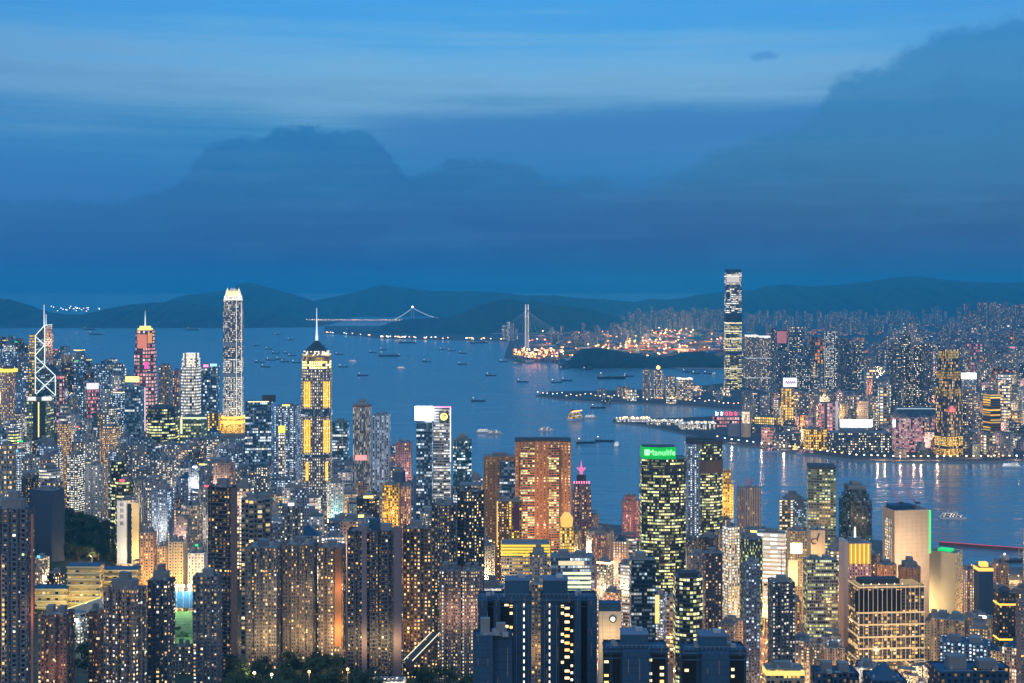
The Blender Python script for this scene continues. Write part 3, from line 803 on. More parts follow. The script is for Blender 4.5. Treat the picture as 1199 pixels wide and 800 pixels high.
T = office('broad square office tower glowing warm behind the zigzag braced tower', 34, 62.5, 392, 3420, 'officewarm', 'cham', yb=460, roof='room', seed=3)
T = tower('slim round tower with a glowing yellow ring under its roof', 1.5, 18, 436, 2700, 'pink', 'round', yb=492, roof=None, name='round_tower', cat='office tower', short='the yellow ringed round tower')
mb = MB(); mb.prism([(x * 1.35, y * 1.35) for x, y in T.poly], T.h, T.h + 7, top=True, bottom=True); mb.build('glowing_ring', glow('ring_glow', (1, .8, .1), .9), T.root)
mb = MB(); mb.prism(inset(T.poly, .8), T.h + 7, T.h + 12); mb.build('roof_drum', ROOFD, T.root)
T = tower('narrow red lit tower beside the zigzag braced tower', 66, 75, 440, 3180, 'ledpink', 'box', yb=470, roof='room')
T = tower('pink lit drum tower with a bright white top', 101.5, 115.5, 452, 2950, 'ledpink', 'round', yb=476, roof=None)
mb = MB(); mb.prism(inset(T.poly, 1.03), T.h - 8, T.h + 5, bottom=True); mb.build('lit_drum', glow('drum_white', (1, .9, .92), .8), T.root)

T = office('dark office block with two bright roof lights and a yellow vertical line', 31, 63, 467, 2880, 'glassgreen', 'box', yb=516, roof=None)
for a, b in ((33, 41.5), (49.5, 60)): panel(T, 'roof_light', a, b, 464.8, 469, glow('podium_glow', (1, .96, .85), 1.1), 6, .5)
panel(T, 'dark_slot', 38.5, 53.5, 470, 516, ROOFD, .6, .3); panel(T, 'vertical_light', 44.6, 45.8, 471, 512, G_YEL, .6, .9)
T = office('dark blue office block with a yellow rooftop board and a pale vertical light line', 146, 170, 453, 2750, 'glassblue', 'box', yb=506, roof=None, short='the block with yellow rooftop board')
panel(T, 'rooftop_board', 147, 163, 441, 447.5, G_YEL, 2, -3); panel(T, 'board_leg', 162, 163.6, 447, 453, STEEL, 1, -3); panel(T, 'edge_light', 169.2, 170.3, 454, 505, glow('edge_rose', (1, .72, .76), .9), .6, .4)
T = office('low wide dark block with an eight sided roof and lit top floors', 172, 210, 479, 2680, 'glassdark', 'cham', yb=510, roof=None)
mb = MB(); mb.prism(inset(T.poly, .8), T.h, T.h + 6, top_poly=inset(T.poly, .5)); mb.build('hipped_roof', ROOFD, T.root)
T = office('square framed block outlined in pale green light below the cream crowned tower', 211, 242, 489, 2750, 'glassgreen', 'box', yb=514, roof='rooms')
panel(T, 'frame_light', 211, 242, 488.6, 490.6, glow('frame_lime', (.95, 1, .6), .8), .6, .5); panel(T, 'frame_light', 211, 213.6, 491, 508, glow('frame_lime', (.95, 1, .6), .8), .6, .5)

# octagonal tower with pink lights and a spire
T = office('stepped tower with pink and orange light panels, yellow cap and white spire', 157, 183, 387, 3446, 'ledpink', 'cham', yb=432, roof=None, tiers=[(1.0, .80), (.88, 1.0)], short='the pink spire tower')
mb = MB(); p = inset(T.poly, .7)
mb.prism(p, T.h - 1, T.h + 5, 0); mb.prism(inset(p, .75), T.h + 5, T.h + 11, 0); mb.build('yellow_cap', glow('cap_yellow', (1, .88, .25), .9), T.root)
mb = MB(); zt = CAMZ - (364 - HORY) * T.Y / FOC - T.zb; mb.bar((0, 0, T.h + 10), (0, 0, zt - 16), 2.0, 6, 1.2); mb.bar((0, 0, zt - 16), (0, 0, zt), .9, 5, .3); mb.build('spire', glow('spire_white', (.9, .95, 1), .8), T.root)
panel(T, 'light_panel', 161, 172, 392, 408, glow('panel_coral', (1, .30, .18), .55), .6, .5)
panel(T, 'light_panel', 173, 178, 390, 402, glow('panel_orange', (1, .42, .12), .6), .6, .5)
panel(T, 'light_panel', 169, 174, 424, 432, glow('panel_magenta', (1, .12, .45), .9), .6, .5)

T = office('slab with a pink lit window grid below the pink spire tower', 167, 184, 437, 3250, 'ledpink', 'box', yb=476, roof='room')
T = office('grey gridded tower right of the pink lit slab', 185.5, 201, 428, 3350, 'farwarm', 'comb2', yb=475, roof='rooms')
T = office('narrow tower with rosy lights next to the cream crowned tower', 202, 211, 434, 3400, 'rose', 'box', yb=472, roof='room')
# cream crowned tower
T = office('tower with a stepped cream lit crown and bright lower floors', 212, 235.5, 430, 3720, 'lux', 'cham', yb=484, roof=None, short='the cream crowned tower')
for k, (f, y0, y1) in enumerate(((.92, 430, 420), (.80, 420, 414))):
    mb = MB(); za, zb = (CAMZ - (y - HORY) * T.Y / FOC - T.zb for y in (y0, y1)); mb.prism(inset(T.poly, f), za, zb)
    mb.build('lit_crown', CREAMGRID, T.root)
for px in (217, 230):
    panel(T, 'crown_fin', px - 1, px + 1, 413, 430, STEEL, 1.0, -2.0)
T = office('violet blue office block with small lights on its roof', 235.5, 257, 428, 3560, 'glassblue', 'comb2', yb=478, roof='frame')
panel(T, 'light_strip', 238, 244, 427, 430, G_PINK); panel(T, 'light_strip', 246, 254, 426, 429, glow('light_cyan', (.4, .9, 1), 1.2))

# the tall harbour tower with the crown of claws
T = office('very tall pale tower with tapered crown lit yellow and golden base', 261, 285, 352, 3540, 'ifc', 'cham', q=1.0, yb=512, roof=None, tiers=[(1.02, .30), (1.0, .56), (.985, .93, 'ifcdark'), (.95, 1.0, 'ifcdark')], short='the tall tower with lit crown')
Zt = lambda y: CAMZ - (y - HORY) * T.Y / FOC - T.zb
mb = MB(); mb.prism(inset(T.poly, .88), Zt(352), Zt(346.5)); mb.build('crown_tier', CREAMGRID, T.root)
mb = MB(); mb.prism(inset(T.poly, .72), Zt(346.5), Zt(341), top=True); mb.build('crown_tier', glow('crown_gold', (1, .8, .34), .9), T.root)
mb = MB()
for s in range(4):
    for k in range(-4, 5):
        off = k / 4 * .36 * T.w; top = Zt(337.2 + abs(k) * 1.1)
        x, y = off, -.385 * T.w
        for _ in range(s): x, y = -y, x
        mb.bar((x * 1.1, y * 1.1, Zt(352)), (x * .8, y * .8, top), 1.2, 4, .6)
mb.build('crown_claws', glow('claw_light', (1, .95, .75), .9), T.root)
for y in (404, 440):
    mb = MB(); mb.prism(inset(T.poly, 1.012), Zt(y + 2), Zt(y - 2.5), bottom=True); mb.build('machine_floor', plain('louvre_grey', (.3, .31, .33), .6), T.root)
mb = MB()
for x, y in T.poly[1:3]: mb.bar((x * 1.02, y * 1.02, Zt(505)), (x * 1.0, y * 1.0, Zt(354)), .8, 4)
mb.build('edge_light', glow('edge_pale', (1, .93, .75), .9), T.root)
mb = MB(); mb.prism(inset(T.poly, 1.28), -4.5, Zt(489), bay=3, fh=4); mb.build('podium', STY['goldlit'][0], T.root)
mb = MB(); mb.prism(inset(T.poly, 1.31), Zt(496), Zt(493), bottom=True); mb.prism(inset(T.poly, 1.31), Zt(490), Zt(488), bottom=True); mb.build('podium_band', G_GOLD, T.root)
for px in (262, 284): flood(T, px, 498, (1, .66, .2), 90000, 30, 3, 160)
T = tower('low golden lit hall at the foot of the tall crowned tower', 243, 259, 484, 3500, 'goldlit', 'box', yb=503, roof=None, name='lit_hall', cat='hall')

# three dark glass slabs right of it
T = office('broad dark grey slab with a billboard frame on its roof', 287, 320, 471, 2480, 'glassblue', 'box', rot=6, yb=540, roof=None, short='the broad dark slab')
mb = MB(); a = fpt(T, 305, 470); mb.box(a.x + 12, -T.d * .2, T.h - 1, 26, 4, 13); mb.build('billboard', ROOFD, T.root)
mb = MB(); mb.box(0, -.42 * T.d, T.h - .8, T.w * .8, .6, 1.6); mb.build('light_strip', G_WARM, T.root)
T = office('dark ribbed slab with violet tint next to the gold striped tower', 321, 352.5, 476, 2380, 'bluegrey', 'comb3', rot=-5, yb=560, roof='sign')
T = office('dark teal block just right of the gold striped tower', 388, 409, 495, 2450, 'glassteal', 'box', yb=540, roof='room')

# gold striped tower with pyramid and mast
T = office('tall dark tower with golden light strips, lit crown, pyramid and needle mast', 352.5, 389, 432, 1875, 'ifcdark' if 'ifcdark' in STY else 'glassdark', 'cham', yb=566, roof=None, zbase=4, short='the gold striped tower')
STYD = facade('stripetower', (.16, .16, .17), bay=2.6, fh=3.9, ww=.5, wh=.5, lit=.55, pal='white', e=1.1, colv=.5, glass=(.02, .025, .035)); T.walls.data.materials[0] = STYD
Zt = lambda y: CAMZ - (y - HORY) * T.Y / FOC - T.zb
for px, ww_ in ((359.5, 8.5), (382.5, 8.0)):
    for y0, y1, f in ((447, 477, 1), (492, 530, 1), (541, 563, .45)):
        mb = MB(); n = 4 if f == 1 else 2
        for k in range(n):
            a = fpt(T, px - ww_ * f / 2 + ww_ * f * (k + .5) / n, y1, .9); b = fpt(T, px, y0, .9)
            mb.bar((a.x, a.y, a.z), (a.x, a.y, b.z), .62 * 1.25, 4)
        mb.build('gold_light_strip', glow('strip_gold', (1, .52, .03), 1.7), T.root)
for y0, y1 in ((479.5, 488), (533, 536)):
    mb = MB(); mb.prism(inset(T.poly, 1.014), Zt(y1), Zt(y0), bottom=True); mb.build('dark_band', STY['glassblue'][0], T.root)
mb = MB(); mb.prism(inset(T.poly, .94), T.h - 1, Zt(423)); mb.build('crown_wall', GOLDGRID, T.root)
mb = MB(); mb.prism(inset(T.poly, .98), Zt(423), Zt(421.5), bottom=True); mb.prism(inset(T.poly, .90), Zt(421.5), Zt(416.5)); mb.build('crown_terrace', STY['officewarm'][0], T.root)
mb = MB(); mb.prism(inset(T.poly, .96), Zt(416.5), Zt(415.4), bottom=True); mb.prism(inset(T.poly, .84), Zt(415.4), Zt(411.5)); mb.build('lit_crown', CREAMGRID, T.root)
mb = MB(); mb.prism(inset(T.poly, .78), Zt(411.5), Zt(399.5), top_poly=inset(T.poly, .10)); mb.build('pyramid_roof', plain('pyramid_slate', (.03, .045, .06), .4), T.root)
mb = MB()
for (ya, yb_, ra, rb_) in ((399.5, 393, 2.2, 2.0), (393, 386, 1.5, 1.3), (386, 374, 1.1, .9), (374, 361, .6, .3)): mb.bar((0, 0, Zt(ya)), (0, 0, Zt(yb_)), ra, 8, rb_)
mb.build('mast', glow('mast_white', (.8, .9, 1), .8), T.root)

# twin pale ribbed towers, screen tower
T = office('pale ribbed office tower, taller of the twin pale towers', 413, 435, 475, 2150, 'officepale', 'comb4', yb=560, roof='step')
T.walls.data.materials[0] = facade('ribs', (.40, .40, .41), bay=2.0, fh=3.8, ww=.46, wh=.96, lit=.36, pal='white', e=.55, colv=.6)
mb = MB(); mb.prism(inset(T.poly, 1.02), T.h - 3, T.h, bottom=True); mb.build('roof_edge', plain('roof_edge_red', (.25, .10, .09), .7), T.root)
panel(T, 'billboard', 416, 429, 533, 539, glow('billboard_rose', (1, .30, .28), 1.2), .8, .6)
T = office('pale ribbed office tower, shorter of the twin pale towers', 436, 457.5, 487, 2080, 'officepale', 'comb3', yb=575, roof='rooms', short='the twin pale ribbed towers')
T.walls.data.materials[0] = STYD2 = facade('ribs_blue', (.34, .38, .43), bay=2.4, fh=3.6, ww=.5, wh=.8, lit=.3, pal='cool', e=.6, colv=.6)
T = tower('white and pink lit residential tower with ribbed front', 463, 483, 519, 2060, 'rose', 'comb3', yb=560, roof='rooms')
flood(T, 473, 560, (1, .62, .55), 30000)
T = office('glassy blue tower carrying a glaring white screen on its roof', 487.5, 507, 492, 2050, 'glassblue', 'box', yb=600, roof=None, short='the tower with glaring white screen')
panel(T, 'roof_screen', 486, 507.2, 476, 492, glow('screen_white', (.93, .96, 1), 14.0, True), 3.0, .6)
T = office('grey tower outlined in pink and white light with a yellow emblem on top', 507.5, 528, 477, 2060, 'officepale', 'box', yb=600, roof=None)
panel(T, 'outline_light', 507.5, 528, 476.2, 477.4, G_PINK, .6, .4); panel(T, 'outline_light', 526.9, 528, 477.6, 541, glow('outline_white', (1, .92, .94), 1.3), .6, .4)
panel(T, 'sign_board', 514, 525.4, 482, 494, ROOFD, .5, .3)
a = fpt(T, 519.8, 488, 1.4); mb = MB()
mb.prism([(a.x + 6 * math.cos(i * .3927), a.z + 6 * math.sin(i * .3927)) for i in range(16)], 0, .5)
mb.v = [(x, a.y - z, y) for x, y, z in mb.v]; mb.build('emblem', G_YEL, T.root)
a = fpt(T, 519.8, 488, 2.2); mb = MB(); mb.bar((a.x - 3.5, a.y, a.z + 2), (a.x + 3.2, a.y, a.z + 2.4), .9); mb.bar((a.x + 3, a.y, a.z + 2.4), (a.x - 2.2, a.y, a.z - 3.2), .9); mb.build('emblem_mark', plain('emblem_red', (.4, .03, .02)), T.root)
T = office('dark teal tower with cyan lights right of the screen tower', 530.5, 552.5, 516, 2000, 'glassteal', 'cham', yb=585, roof='step')

# brick coloured slabs
T = tower('broad orange brick slab tower with concave roofline, tallest of its pair', 603, 668.5, 518, 1620, 'brick', 'dish', q=.5, yb=640, roof=None, zbase=4, short='the tall orange brick slab')
for a, b, st in ((609.5, 626, 'brickstrip'), (642.5, 654.5, 'brickstrip')):
    p = fpt(T, a, 640, .5); q2 = fpt(T, b, 524, .5)
    mb = MB(); mb.box((p.x + q2.x) / 2, -T.d / 2 + T.d * .13, 0, q2.x - p.x, T.d * .26 + 3, q2.z, bay=3, fh=3.1); mb.build('window_bay', STY[st][0], T.root)
mb = MB(); mb.box(0, T.d * .1, T.h - 1, T.w * .7, T.d * .5, 4); mb.build('machine_room', ROOFD, T.root)
mb = MB(); mb.prism(inset(T.poly, 1.01), T.h, T.h + 2.2, bottom=True); mb.build('roof_edge', ROOFD, T.root)
for y, w in ((632, 90000), (575, 45000), (535, 20000)): flood(T, 634, y, (1, .46, .20), w, 40, 3)
flood(T, 662, 610, (1, .50, .26), 26000, 40, 3)
T = tower('lower brown brick slab tower left of the tall orange slab', 566, 606, 535, 1720, 'brick', 'dish', q=.6, yb=620, roof='room', zbase=4)
p = fpt(T, 585, 620, .5); q2 = fpt(T, 604, 541, .5)
mb = MB(); mb.box((p.x + q2.x) / 2, -T.d / 2 + T.d * .13, 0, q2.x - p.x, T.d * .26 + 3, q2.z, bay=3, fh=3.1); mb.build('window_bay', STY['glassblue'][0], T.root)
T = tower('narrow brown tower with a gold lit left edge', 582, 595.5, 587, 1500, 'brown', 'box', yb=640, roof='room', zbase=6)
panel(T, 'edge_light', 581.6, 583, 587, 640, glow('edge_gold', (1, .62, .2), .8))
T = tower('narrow purple tower framed by yellow lit columns', 596, 611, 587, 1470, 'goldlit', 'box', yb=630, roof='room', zbase=6)
panel(T, 'dark_panel', 601, 608, 590, 622, plain('panel_purple', (.10, .03, .07), .5))
T = tower('pinkish stone tower topped by a glowing pink lotus ornament', 669, 692.5, 567, 1850, 'rose', 'comb2', yb=612, roof=None, tiers=[(1.0, .9), (.86, 1.0)], short='the tower with pink ornament')
mb = MB(); Zt = lambda y: CAMZ - (y - HORY) * T.Y / FOC - T.zb
mb.prism(inset(plan_poly('round', T.w, T.d), .5), T.h, Zt(558)); mb.build('drum', ROOFD, T.root)
mb = MB()
for i in range(10):
    a = i * .628; mb.bar((0, 0, Zt(555)), (7 * math.cos(a), 7 * math.sin(a), Zt(549)), 1.6, 4, .3)
mb.bar((0, 0, Zt(557)), (0, 0, Zt(541)), 2.4, 6, .3); mb.build('lotus_ornament', glow('lotus_pink', (1, .2, .45), .75), T.root)
mb = MB()
for i in range(-3, 4): mb.box(i * 3.6, -.32 * T.d, T.h, 1.6, 1, 3.4)
mb.build('crown_lights', G_PINK, T.root)
T = tower('slim cream tower with a golden lantern dome', 655, 672, 618, 1480, 'goldlit', 'box', yb=650, roof=None, zbase=5)
mb = MB(); R0 = T.w * .42; zc = T.h
mb.prism([(R0 * math.cos(i * .5236), R0 * math.sin(i * .5236)) for i in range(12)], zc, zc + 10, top_poly=[(R0 * 1.1 * math.cos(i * .5236), R0 * 1.1 * math.sin(i * .5236)) for i in range(12)], top=False)
mb.prism([(R0 * 1.1 * math.cos(i * .5236), R0 * 1.1 * math.sin(i * .5236)) for i in range(12)], zc + 10, zc + 16, top_poly=[(R0 * .5 * math.cos(i * .5236), R0 * .5 * math.sin(i * .5236)) for i in range(12)])
mb.build('lantern_dome', glow('lantern_gold', (1, .55, .12), .8), T.root)
T = tower('rosy tower with stepped lit top by the waterfront', 727.5, 748.5, 581, 2050, 'ledpink', 'comb2', yb=625, roof=None, tiers=[(1.0, .88), (.7, 1.0)])
T.walls.data.materials[0] = facade('rosepale', (.5, .25, .26), bay=2.8, fh=3.1, ww=.5, wh=.5, lit=.35, pal='warm', e=1.0)
flood(T, 738, 612, (1, .45, .42), 16000)

# the office tower with the green sign
T = office('dark office tower with yellow lit floors and a green sign band on top', 748.5, 803, 538, 1600, 'glassdark', 'bow', q=.7, yb=690, roof=None, zbase=4, short='the tower with green sign')
Zt = lambda y: CAMZ - (y - HORY) * T.Y / FOC - T.zb
pp = plan_poly('bow', T.w * .76, T.d * .8); sh = -T.w * .10
mb = MB(); mb.prism([(x + sh, y) for x, y in pp], T.h - 1, Zt(524.5), 0, 1); mb.build('sign_band', [glow('sign_green', (.0, .55, .07), .55), ROOFD], T.root)
def letters(parent, text, loc, size, mat, name='sign_letters', rx=90, depth=.25):
    cu = bpy.data.curves.new(name, 'FONT'); cu.body = text; cu.size = size; cu.extrude = depth; cu.align_x = 'CENTER'; cu.align_y = 'CENTER'; cu.space_character = 1.05
    o = bpy.data.objects.new('tmp', cu); COL.objects.link(o)
    me = bpy.data.meshes.new_from_object(o.evaluated_get(bpy.context.evaluated_depsgraph_get()))
    bpy.data.objects.remove(o); me.materials.clear(); me.materials.append(mat); me.name = name
    ob = bpy.data.objects.new(name, me); COL.objects.link(ob); ob.parent = parent; ob.location = loc; ob.rotation_euler = (math.radians(rx), 0, 0)
    return ob
a = fpt(T, 773, 531, 2.2); letters(T.root, 'Manulife', (a.x + 2.6, -T.d * .4 - 1.2, a.z), 9.6, glow('letters_green', (.25, 1, .3), 2.2))
mb = MB(); b0 = fpt(T, 757.5, 530.5, 0); mb.box(b0.x, -T.d * .4 + .2, b0.z - 3.4, 5, .6, 7, bottom=True); mb.build('sign_emblem', glow('letters_green', (.25, 1, .3), 2.2), T.root)
mb = MB(); a = fpt(T, 749.5, 560, -4); mb.bar((a.x, a.y, a.z), (a.x, a.y, Zt(497)), .7, 6, .25); mb.build('mast', STEEL, T.root)
mb = MB(); mb.prism(inset(T.poly, 1.01), Zt(548), Zt(546.5), bottom=True); mb.build('dark_band', ROOFD, T.root)

T = office('dark office tower with curved corner and warm lit floors right of the green sign', 803.5, 846, 519, 1720, 'glassdark', 'round', q=.8, yb=620, roof=None, zbase=4)
mb = MB(); mb.box(-T.w * .28, -.02 * T.d, -4, T.w * .44, T.d * .9, T.h + 2, bay=2.4, fh=3.8); mb.build('dark_wing', STY['bluegrey'][0], T.root)
mb = MB(); mb.prism(inset(T.poly, 1.03), T.h - 2, T.h + 2.5, bottom=True); mb.build('roof_edge', ROOFD, T.root)
Zt = lambda y: CAMZ - (y - HORY) * T.Y / FOC - T.zb
mb = MB(); mb.prism(inset(T.poly, 1.02), Zt(555), Zt(540), bottom=True); mb.build('brown_band', plain('band_brown', (.10, .065, .05), .6), T.root)
mb = MB(); mb.box(-6, 4, T.h, T.w * .7, T.d * .5, 5); mb.build('machine_room', ROOFD, T.root)
T = tower('stepped golden lit tower behind the curved dark office tower', 842, 859, 551, 1850, 'goldlit', 'box', yb=590, roof=None, tiers=[(1.0, .86), ((.6, .8), 1.0)], short='the stepped golden tower')
flood(T, 852, 590, (1, .6, .1), 40000, 20)
T = office('grey striped tower with a blank dark side and red crane masts', 863, 891, 572, 1900, 'blank', 'box', rot=26, q=.7, yb=620, roof=None)
T.walls.data.materials[0] = facade('greystrip', (.36, .32, .31), bay=4.2, fh=3.3, ww=.3, wh=.9, lit=.12, pal='warm', e=.8)
mb = MB()
for x in (-6, -1, 4): mb.bar((x, 0, T.h - 1), (x + 1.5, 0, T.h + 14), .45, 4)
mb.bar((-9, 0, T.h + 6), (8, 0, T.h + 8), .4, 4); mb.build('crane_mast', plain('crane_red', (.45, .05, .05), .5), T.root)
T = office('white lit shopfront tower with dark right side near the water', 912.5, 944, 585, 1960, 'fardark', 'box', yb=626, roof='step')
panel(T, 'light_screen', 916, 926, 588, 597, G_CREAM, .8); 
T.walls.data.materials[0] = STY['bluegrey'][0]
p = fpt(T, 912.5, 626, .5); q2 = fpt(T, 929, 585.5, .5)
mb = MB(); mb.box((p.x + q2.x) / 2, p.y, -4, q2.x - p.x, .8, q2.z + 4, bay=3.4, fh=4); mb.build('lit_front', STY['shop'][0], T.root)
T = office('greenish gridded glass tower, tallest on the right shore', 944.5, 979, 550, 1900, 'glassgreen', 'box', rot=-10, yb=640, roof=None, short='the greenish gridded tower')
mb = MB(); mb.prism(inset(T.poly, .98), T.h, T.h + 4); mb.build('roof_screen_wall', ROOFD, T.root)
T = office('black stepped tower with almost no lit windows', 982, 1021, 574, 1900, 'glassteal', 'cham', yb=632, roof='step', tiers=[((1, 1), .84), ((.82, .9), .93), ((.66, .8), 1.0)])
T.walls.data.materials[0] = facade('blacktower', (.018, .03, .035), bay=2.6, fh=3.8, ww=.8, wh=.6, lit=.03, pal='cool', e=.6, glass=(.01, .025, .03))

# big beige blind tower with cranes
T = tower('broad blind beige tower under green edge light', 1033.5, 1088, 598, 1520, 'beigeblank', 'box', rot=10, q=.7, yb=690, roof=None, zbase=4, name='blind_tower', cat='tower', short='the blind beige tower')
for y, w in ((686, 150000), (640, 80000)): flood(T, 1060, y, (1, .80, .56), w, 42, 3)
mb = MB(); a = fpt(T, 1087, 600); mb.bar((T.w / 2 + .8, -T.d / 2 - .5, T.h - 52), (T.w / 2 + .8, -T.d / 2 - .5, T.h - 1), 1.0, 5); mb.build('green_edge_light', G_GREEN, T.root)
mb = MB(); mb.box(-T.w * .12, T.d * .1, T.h - 1, T.w * .62, T.d * .6, 5); mb.build('machine_room', ROOFB, T.root)
p = fpt(T, 1040, 612)
mb = MB(); mb.box(-T.w / 2 - .4, 0, 4, 1.0, T.d * .5, T.h - 16, bay=2.5, fh=3.2); mb.build('stair_windows', STY['fins'][0], T.root)
CR = T
for lab, x0, z0, x1, z1 in (('red luffing crane on the beige tower, jib leaning left', -8, 0, -17, 27), ('red luffing crane on the beige tower, longer jib leaning left', 12, 0, -4, 30)):
    cr = thing('tower_crane', lab, 'crane', (T.X + x0, T.Yc, T.zb + T.h - .9), 0, 'cranes on the beige tower')
    mb = MB(); mb.bar((0, 0, 0), (0, 0, 7), .8); mb.build('mast', plain('crane_red', (.45, .05, .05), .5), cr)
    mb = MB(); mb.bar((0, 0, 7), (x1 - x0, 0, z1), .55, 4, .3); mb.build('jib', plain('crane_red', (.45, .05, .05), .5), cr)
    mb = MB(); mb.box(2.5, 0, 6, 5, 2, 2, bottom=True); mb.build('counterweight', ROOFD, cr)
T2 = tower('pale hall block with a yellow lit window grid beyond the beige tower', 1088, 1127, 648, 1560, 'cream', 'box', rot=-38, q=.8, yb=722, roof=None, zbase=4, name='hall_block', cat='hall')
T2.walls.data.materials[0] = facade('hallgrid', (.58, .46, .30), bay=3.6, fh=3.6, ww=.5, wh=.4, lit=.9, pal='warm', e=.9, colv=.1)
T2.walls.data.materials.append(plain('hall_plain', (.52, .42, .27), .8, 0, .08)); T2.walls.data.polygons[0].material_index = 2
flood(T2, 1095, 715, (1, .80, .44), 110000, 25, 2)
mb = MB(); mb.box(0, 0, T2.h - 1, T2.w * .5, T2.d * .5, 3); mb.build('green_roof_light', glow('roof_green', (.03, .9, .2), .55), T2.root)

# towers in front of it
T = office('dark block with white light grid of columns and bands', 994, 1082, 686, 1350, 'whitegrid', 'box', rot=4, q=.45, yb=778, roof=None, zbase=5, short='the white gridded block')
Zt = lambda y: CAMZ - (y - HORY) * T.Y / FOC - T.zb
gm = glow('grid_line', (1, .72, .38), .40); gm2 = plain('grid_stone', (.5, .45, .38), .7)
a, b = -T.w / 2, T.w / 2
mb = MB(); n = 14
for k in range(n + 1): x = a + (b - a) * k / n; mb.bar((x, -T.d / 2 - .5, 2), (x, -T.d / 2 - .5, T.h), .34, 4)
mb.build('grid_columns', glow('grid_col', (1, .80, .55), .16), T.root)
for y in (688, 718, 732, 746.5, 760, 774):
    mb = MB(); mb.box(0, 0, Zt(y) - .6, T.w + 1.9, T.d + 1.9, 1.5, bottom=True); mb.build('lit_band', gm, T.root)
mb = MB(); mb.box(-T.w * .12, 2, T.h - 1, T.w * .6, T.d * .5, 5); mb.build('machine_room', ROOFD, T.root)
panel(T, 'dark_glass', 999, 1056, 691, 716, plain('dark_glazing', (.012, .02, .03), .15), .4, .12)
mb = MB()
for k in range(6): mb.box(-T.w * .42 + k * T.w * .12, -T.d * .42, T.h, .9, .9, 1.6)
mb.build('roof_lamps', G_CREAM, T.root)
mb = MB(); mb.box(0, -6, -4, T.w * 1.12, T.d + 14, Zt(776) + 4, bay=3.4, fh=3.7); mb.build('podium', STY['whitegrid'][0], T.root)

T = office('grey grid office slab with few yellow windows left of the tan shaft', 940.5, 981, 656, 1380, 'officepale', 'box', q=.6, yb=745, roof='rooms', zbase=5)
T.walls.data.materials[0] = facade('officegrid', (.20, .20, .21), bay=2.2, fh=3.7, ww=.84, wh=.62, lit=.36, pal='green', e=.8, strip=4, glass=(.015, .02, .025))
T = office('tower with golden lit columns at its top and a plain tan shaft', 982.5, 1020, 636, 1440, 'rose', 'box', q=.7, yb=700, roof='room', zbase=5, short='the golden columned tower')
mb = MB(); p = fpt(T, 993.5, 745, .3); mb.box((-T.w / 2 + p.x) / 2 - .3, 0, -4, p.x + T.w / 2, T.d + 1.2, T.h + 6); mb.build('tan_shaft', plain('tan_render', (.46, .36, .31), .8, 0, .06), T.root)
p = fpt(T, 994, 660, .4); q2 = fpt(T, 1019, 637, .4)
mb = MB(); mb.box((p.x + q2.x) / 2, p.y, p.z, q2.x - p.x, .6, q2.z - p.z, bottom=True); mb.build('gold_panel', glow('panel_gold', (1, .55, .05), .35), T.root)
mb = MB()
for k in range(5): x = p.x + (q2.x - p.x) * (k + .5) / 5; mb.bar((x, p.y - .9, p.z), (x, p.y - .9, q2.z), .55, 5)
mb.build('gold_columns', glow('column_gold', (1, .72, .15), 1.2), T.root)
mb = MB(); mb.bar((0, 0, T.h + 4), (0, 0, T.h + 16), 1.3, 6, .8); mb.build('roof_turret', G_CREAM, T.root)
T = tower('pinkish brick tower, left of the brick pair above the white gridded block', 1024, 1050, 662, 1430, 'brick', 'cross', yb=686, roof='room', zbase=5)
flood(T, 1037, 690, (1, .5, .3), 20000, 20)
T = tower('pinkish brick tower, right of the brick pair above the white gridded block', 1051.5, 1078, 665, 1440, 'brick', 'cross', yb=686, roof='step', zbase=5)

T = office('cream striped office block with bright ribbon windows', 886, 920, 625, 1560, 'officepale', 'box', rot=-14, q=.6, yb=662, roof='room')
T.walls.data.materials[0] = facade('creamstrip', (.70, .66, .52), bay=8, fh=5.0, ww=.98, wh=.5, lit=.97, pal='white', e=1.3, colv=.1)
T = tower('tan tower with a dazzling square screen high on its front', 921, 945, 622, 1540, 'tan', 'box', yb=690, roof='room', short='the tan tower with square screen')
panel(T, 'wall_screen', 926, 939, 636, 648, glow('screen_warm', (1, .86, .55), 3.2), .6); panel(T, 'lit_strip', 923, 934, 656, 686, G_CREAM and glow('strip_cream', (1, .8, .42), .5), .5)
flood(T, 932, 680, (1, .7, .35), 26000, 20)
T = office('gilded low tower with a dark horned emblem on its wall', 945.5, 966, 621, 1600, 'beigeblank', 'box', yb=652, roof='rooms')
a = fpt(T, 951, 634, 1.0); mb = MB()
for k in range(10):
    u, v = k * .5, (k + 1) * .5; mb.bar((a.x + 3 + 4 * math.cos(u), a.y, a.z + 3.2 * math.sin(u)), (a.x + 3 + 4 * math.cos(v), a.y, a.z + 3.2 * math.sin(v)), .6)
mb.bar((a.x + 6, a.y, a.z + 1), (a.x + 9, a.y, a.z + 10), .7); mb.build('emblem', ROOFD, T.root); flood(T, 956, 650, (1, .7, .3), 14000, 16)
T = office('dark green office tower with bright vertical fins', 866, 893, 632, 1500, 'glassgreen', 'bow', yb=690, roof='room'); T.walls.data.materials[0] = facade('greendark', (.03, .06, .06), bay=2.4, fh=3.8, ww=.6, wh=.7, lit=.2, pal='green', e=1.0, glass=(.01, .03, .03))
T = tower('tan finned tower with rows of slanting balconies', 846, 866, 618, 1480, 'fins', 'comb3', rot=24, yb=725, roof='rooms')
flood(T, 858, 715, (1, .7, .3), 20000, 18)
T = office('round cornered office tower with yellow lit floors in front of the dark glass tower', 788, 822.5, 677, 1180, 'glassdark', 'bow', yb=740, roof=None); mb = MB(); mb.box(0, 2, T.h - 1, T.w * .7, T.d * .6, 4); mb.build('machine_room', ROOFD, T.root)
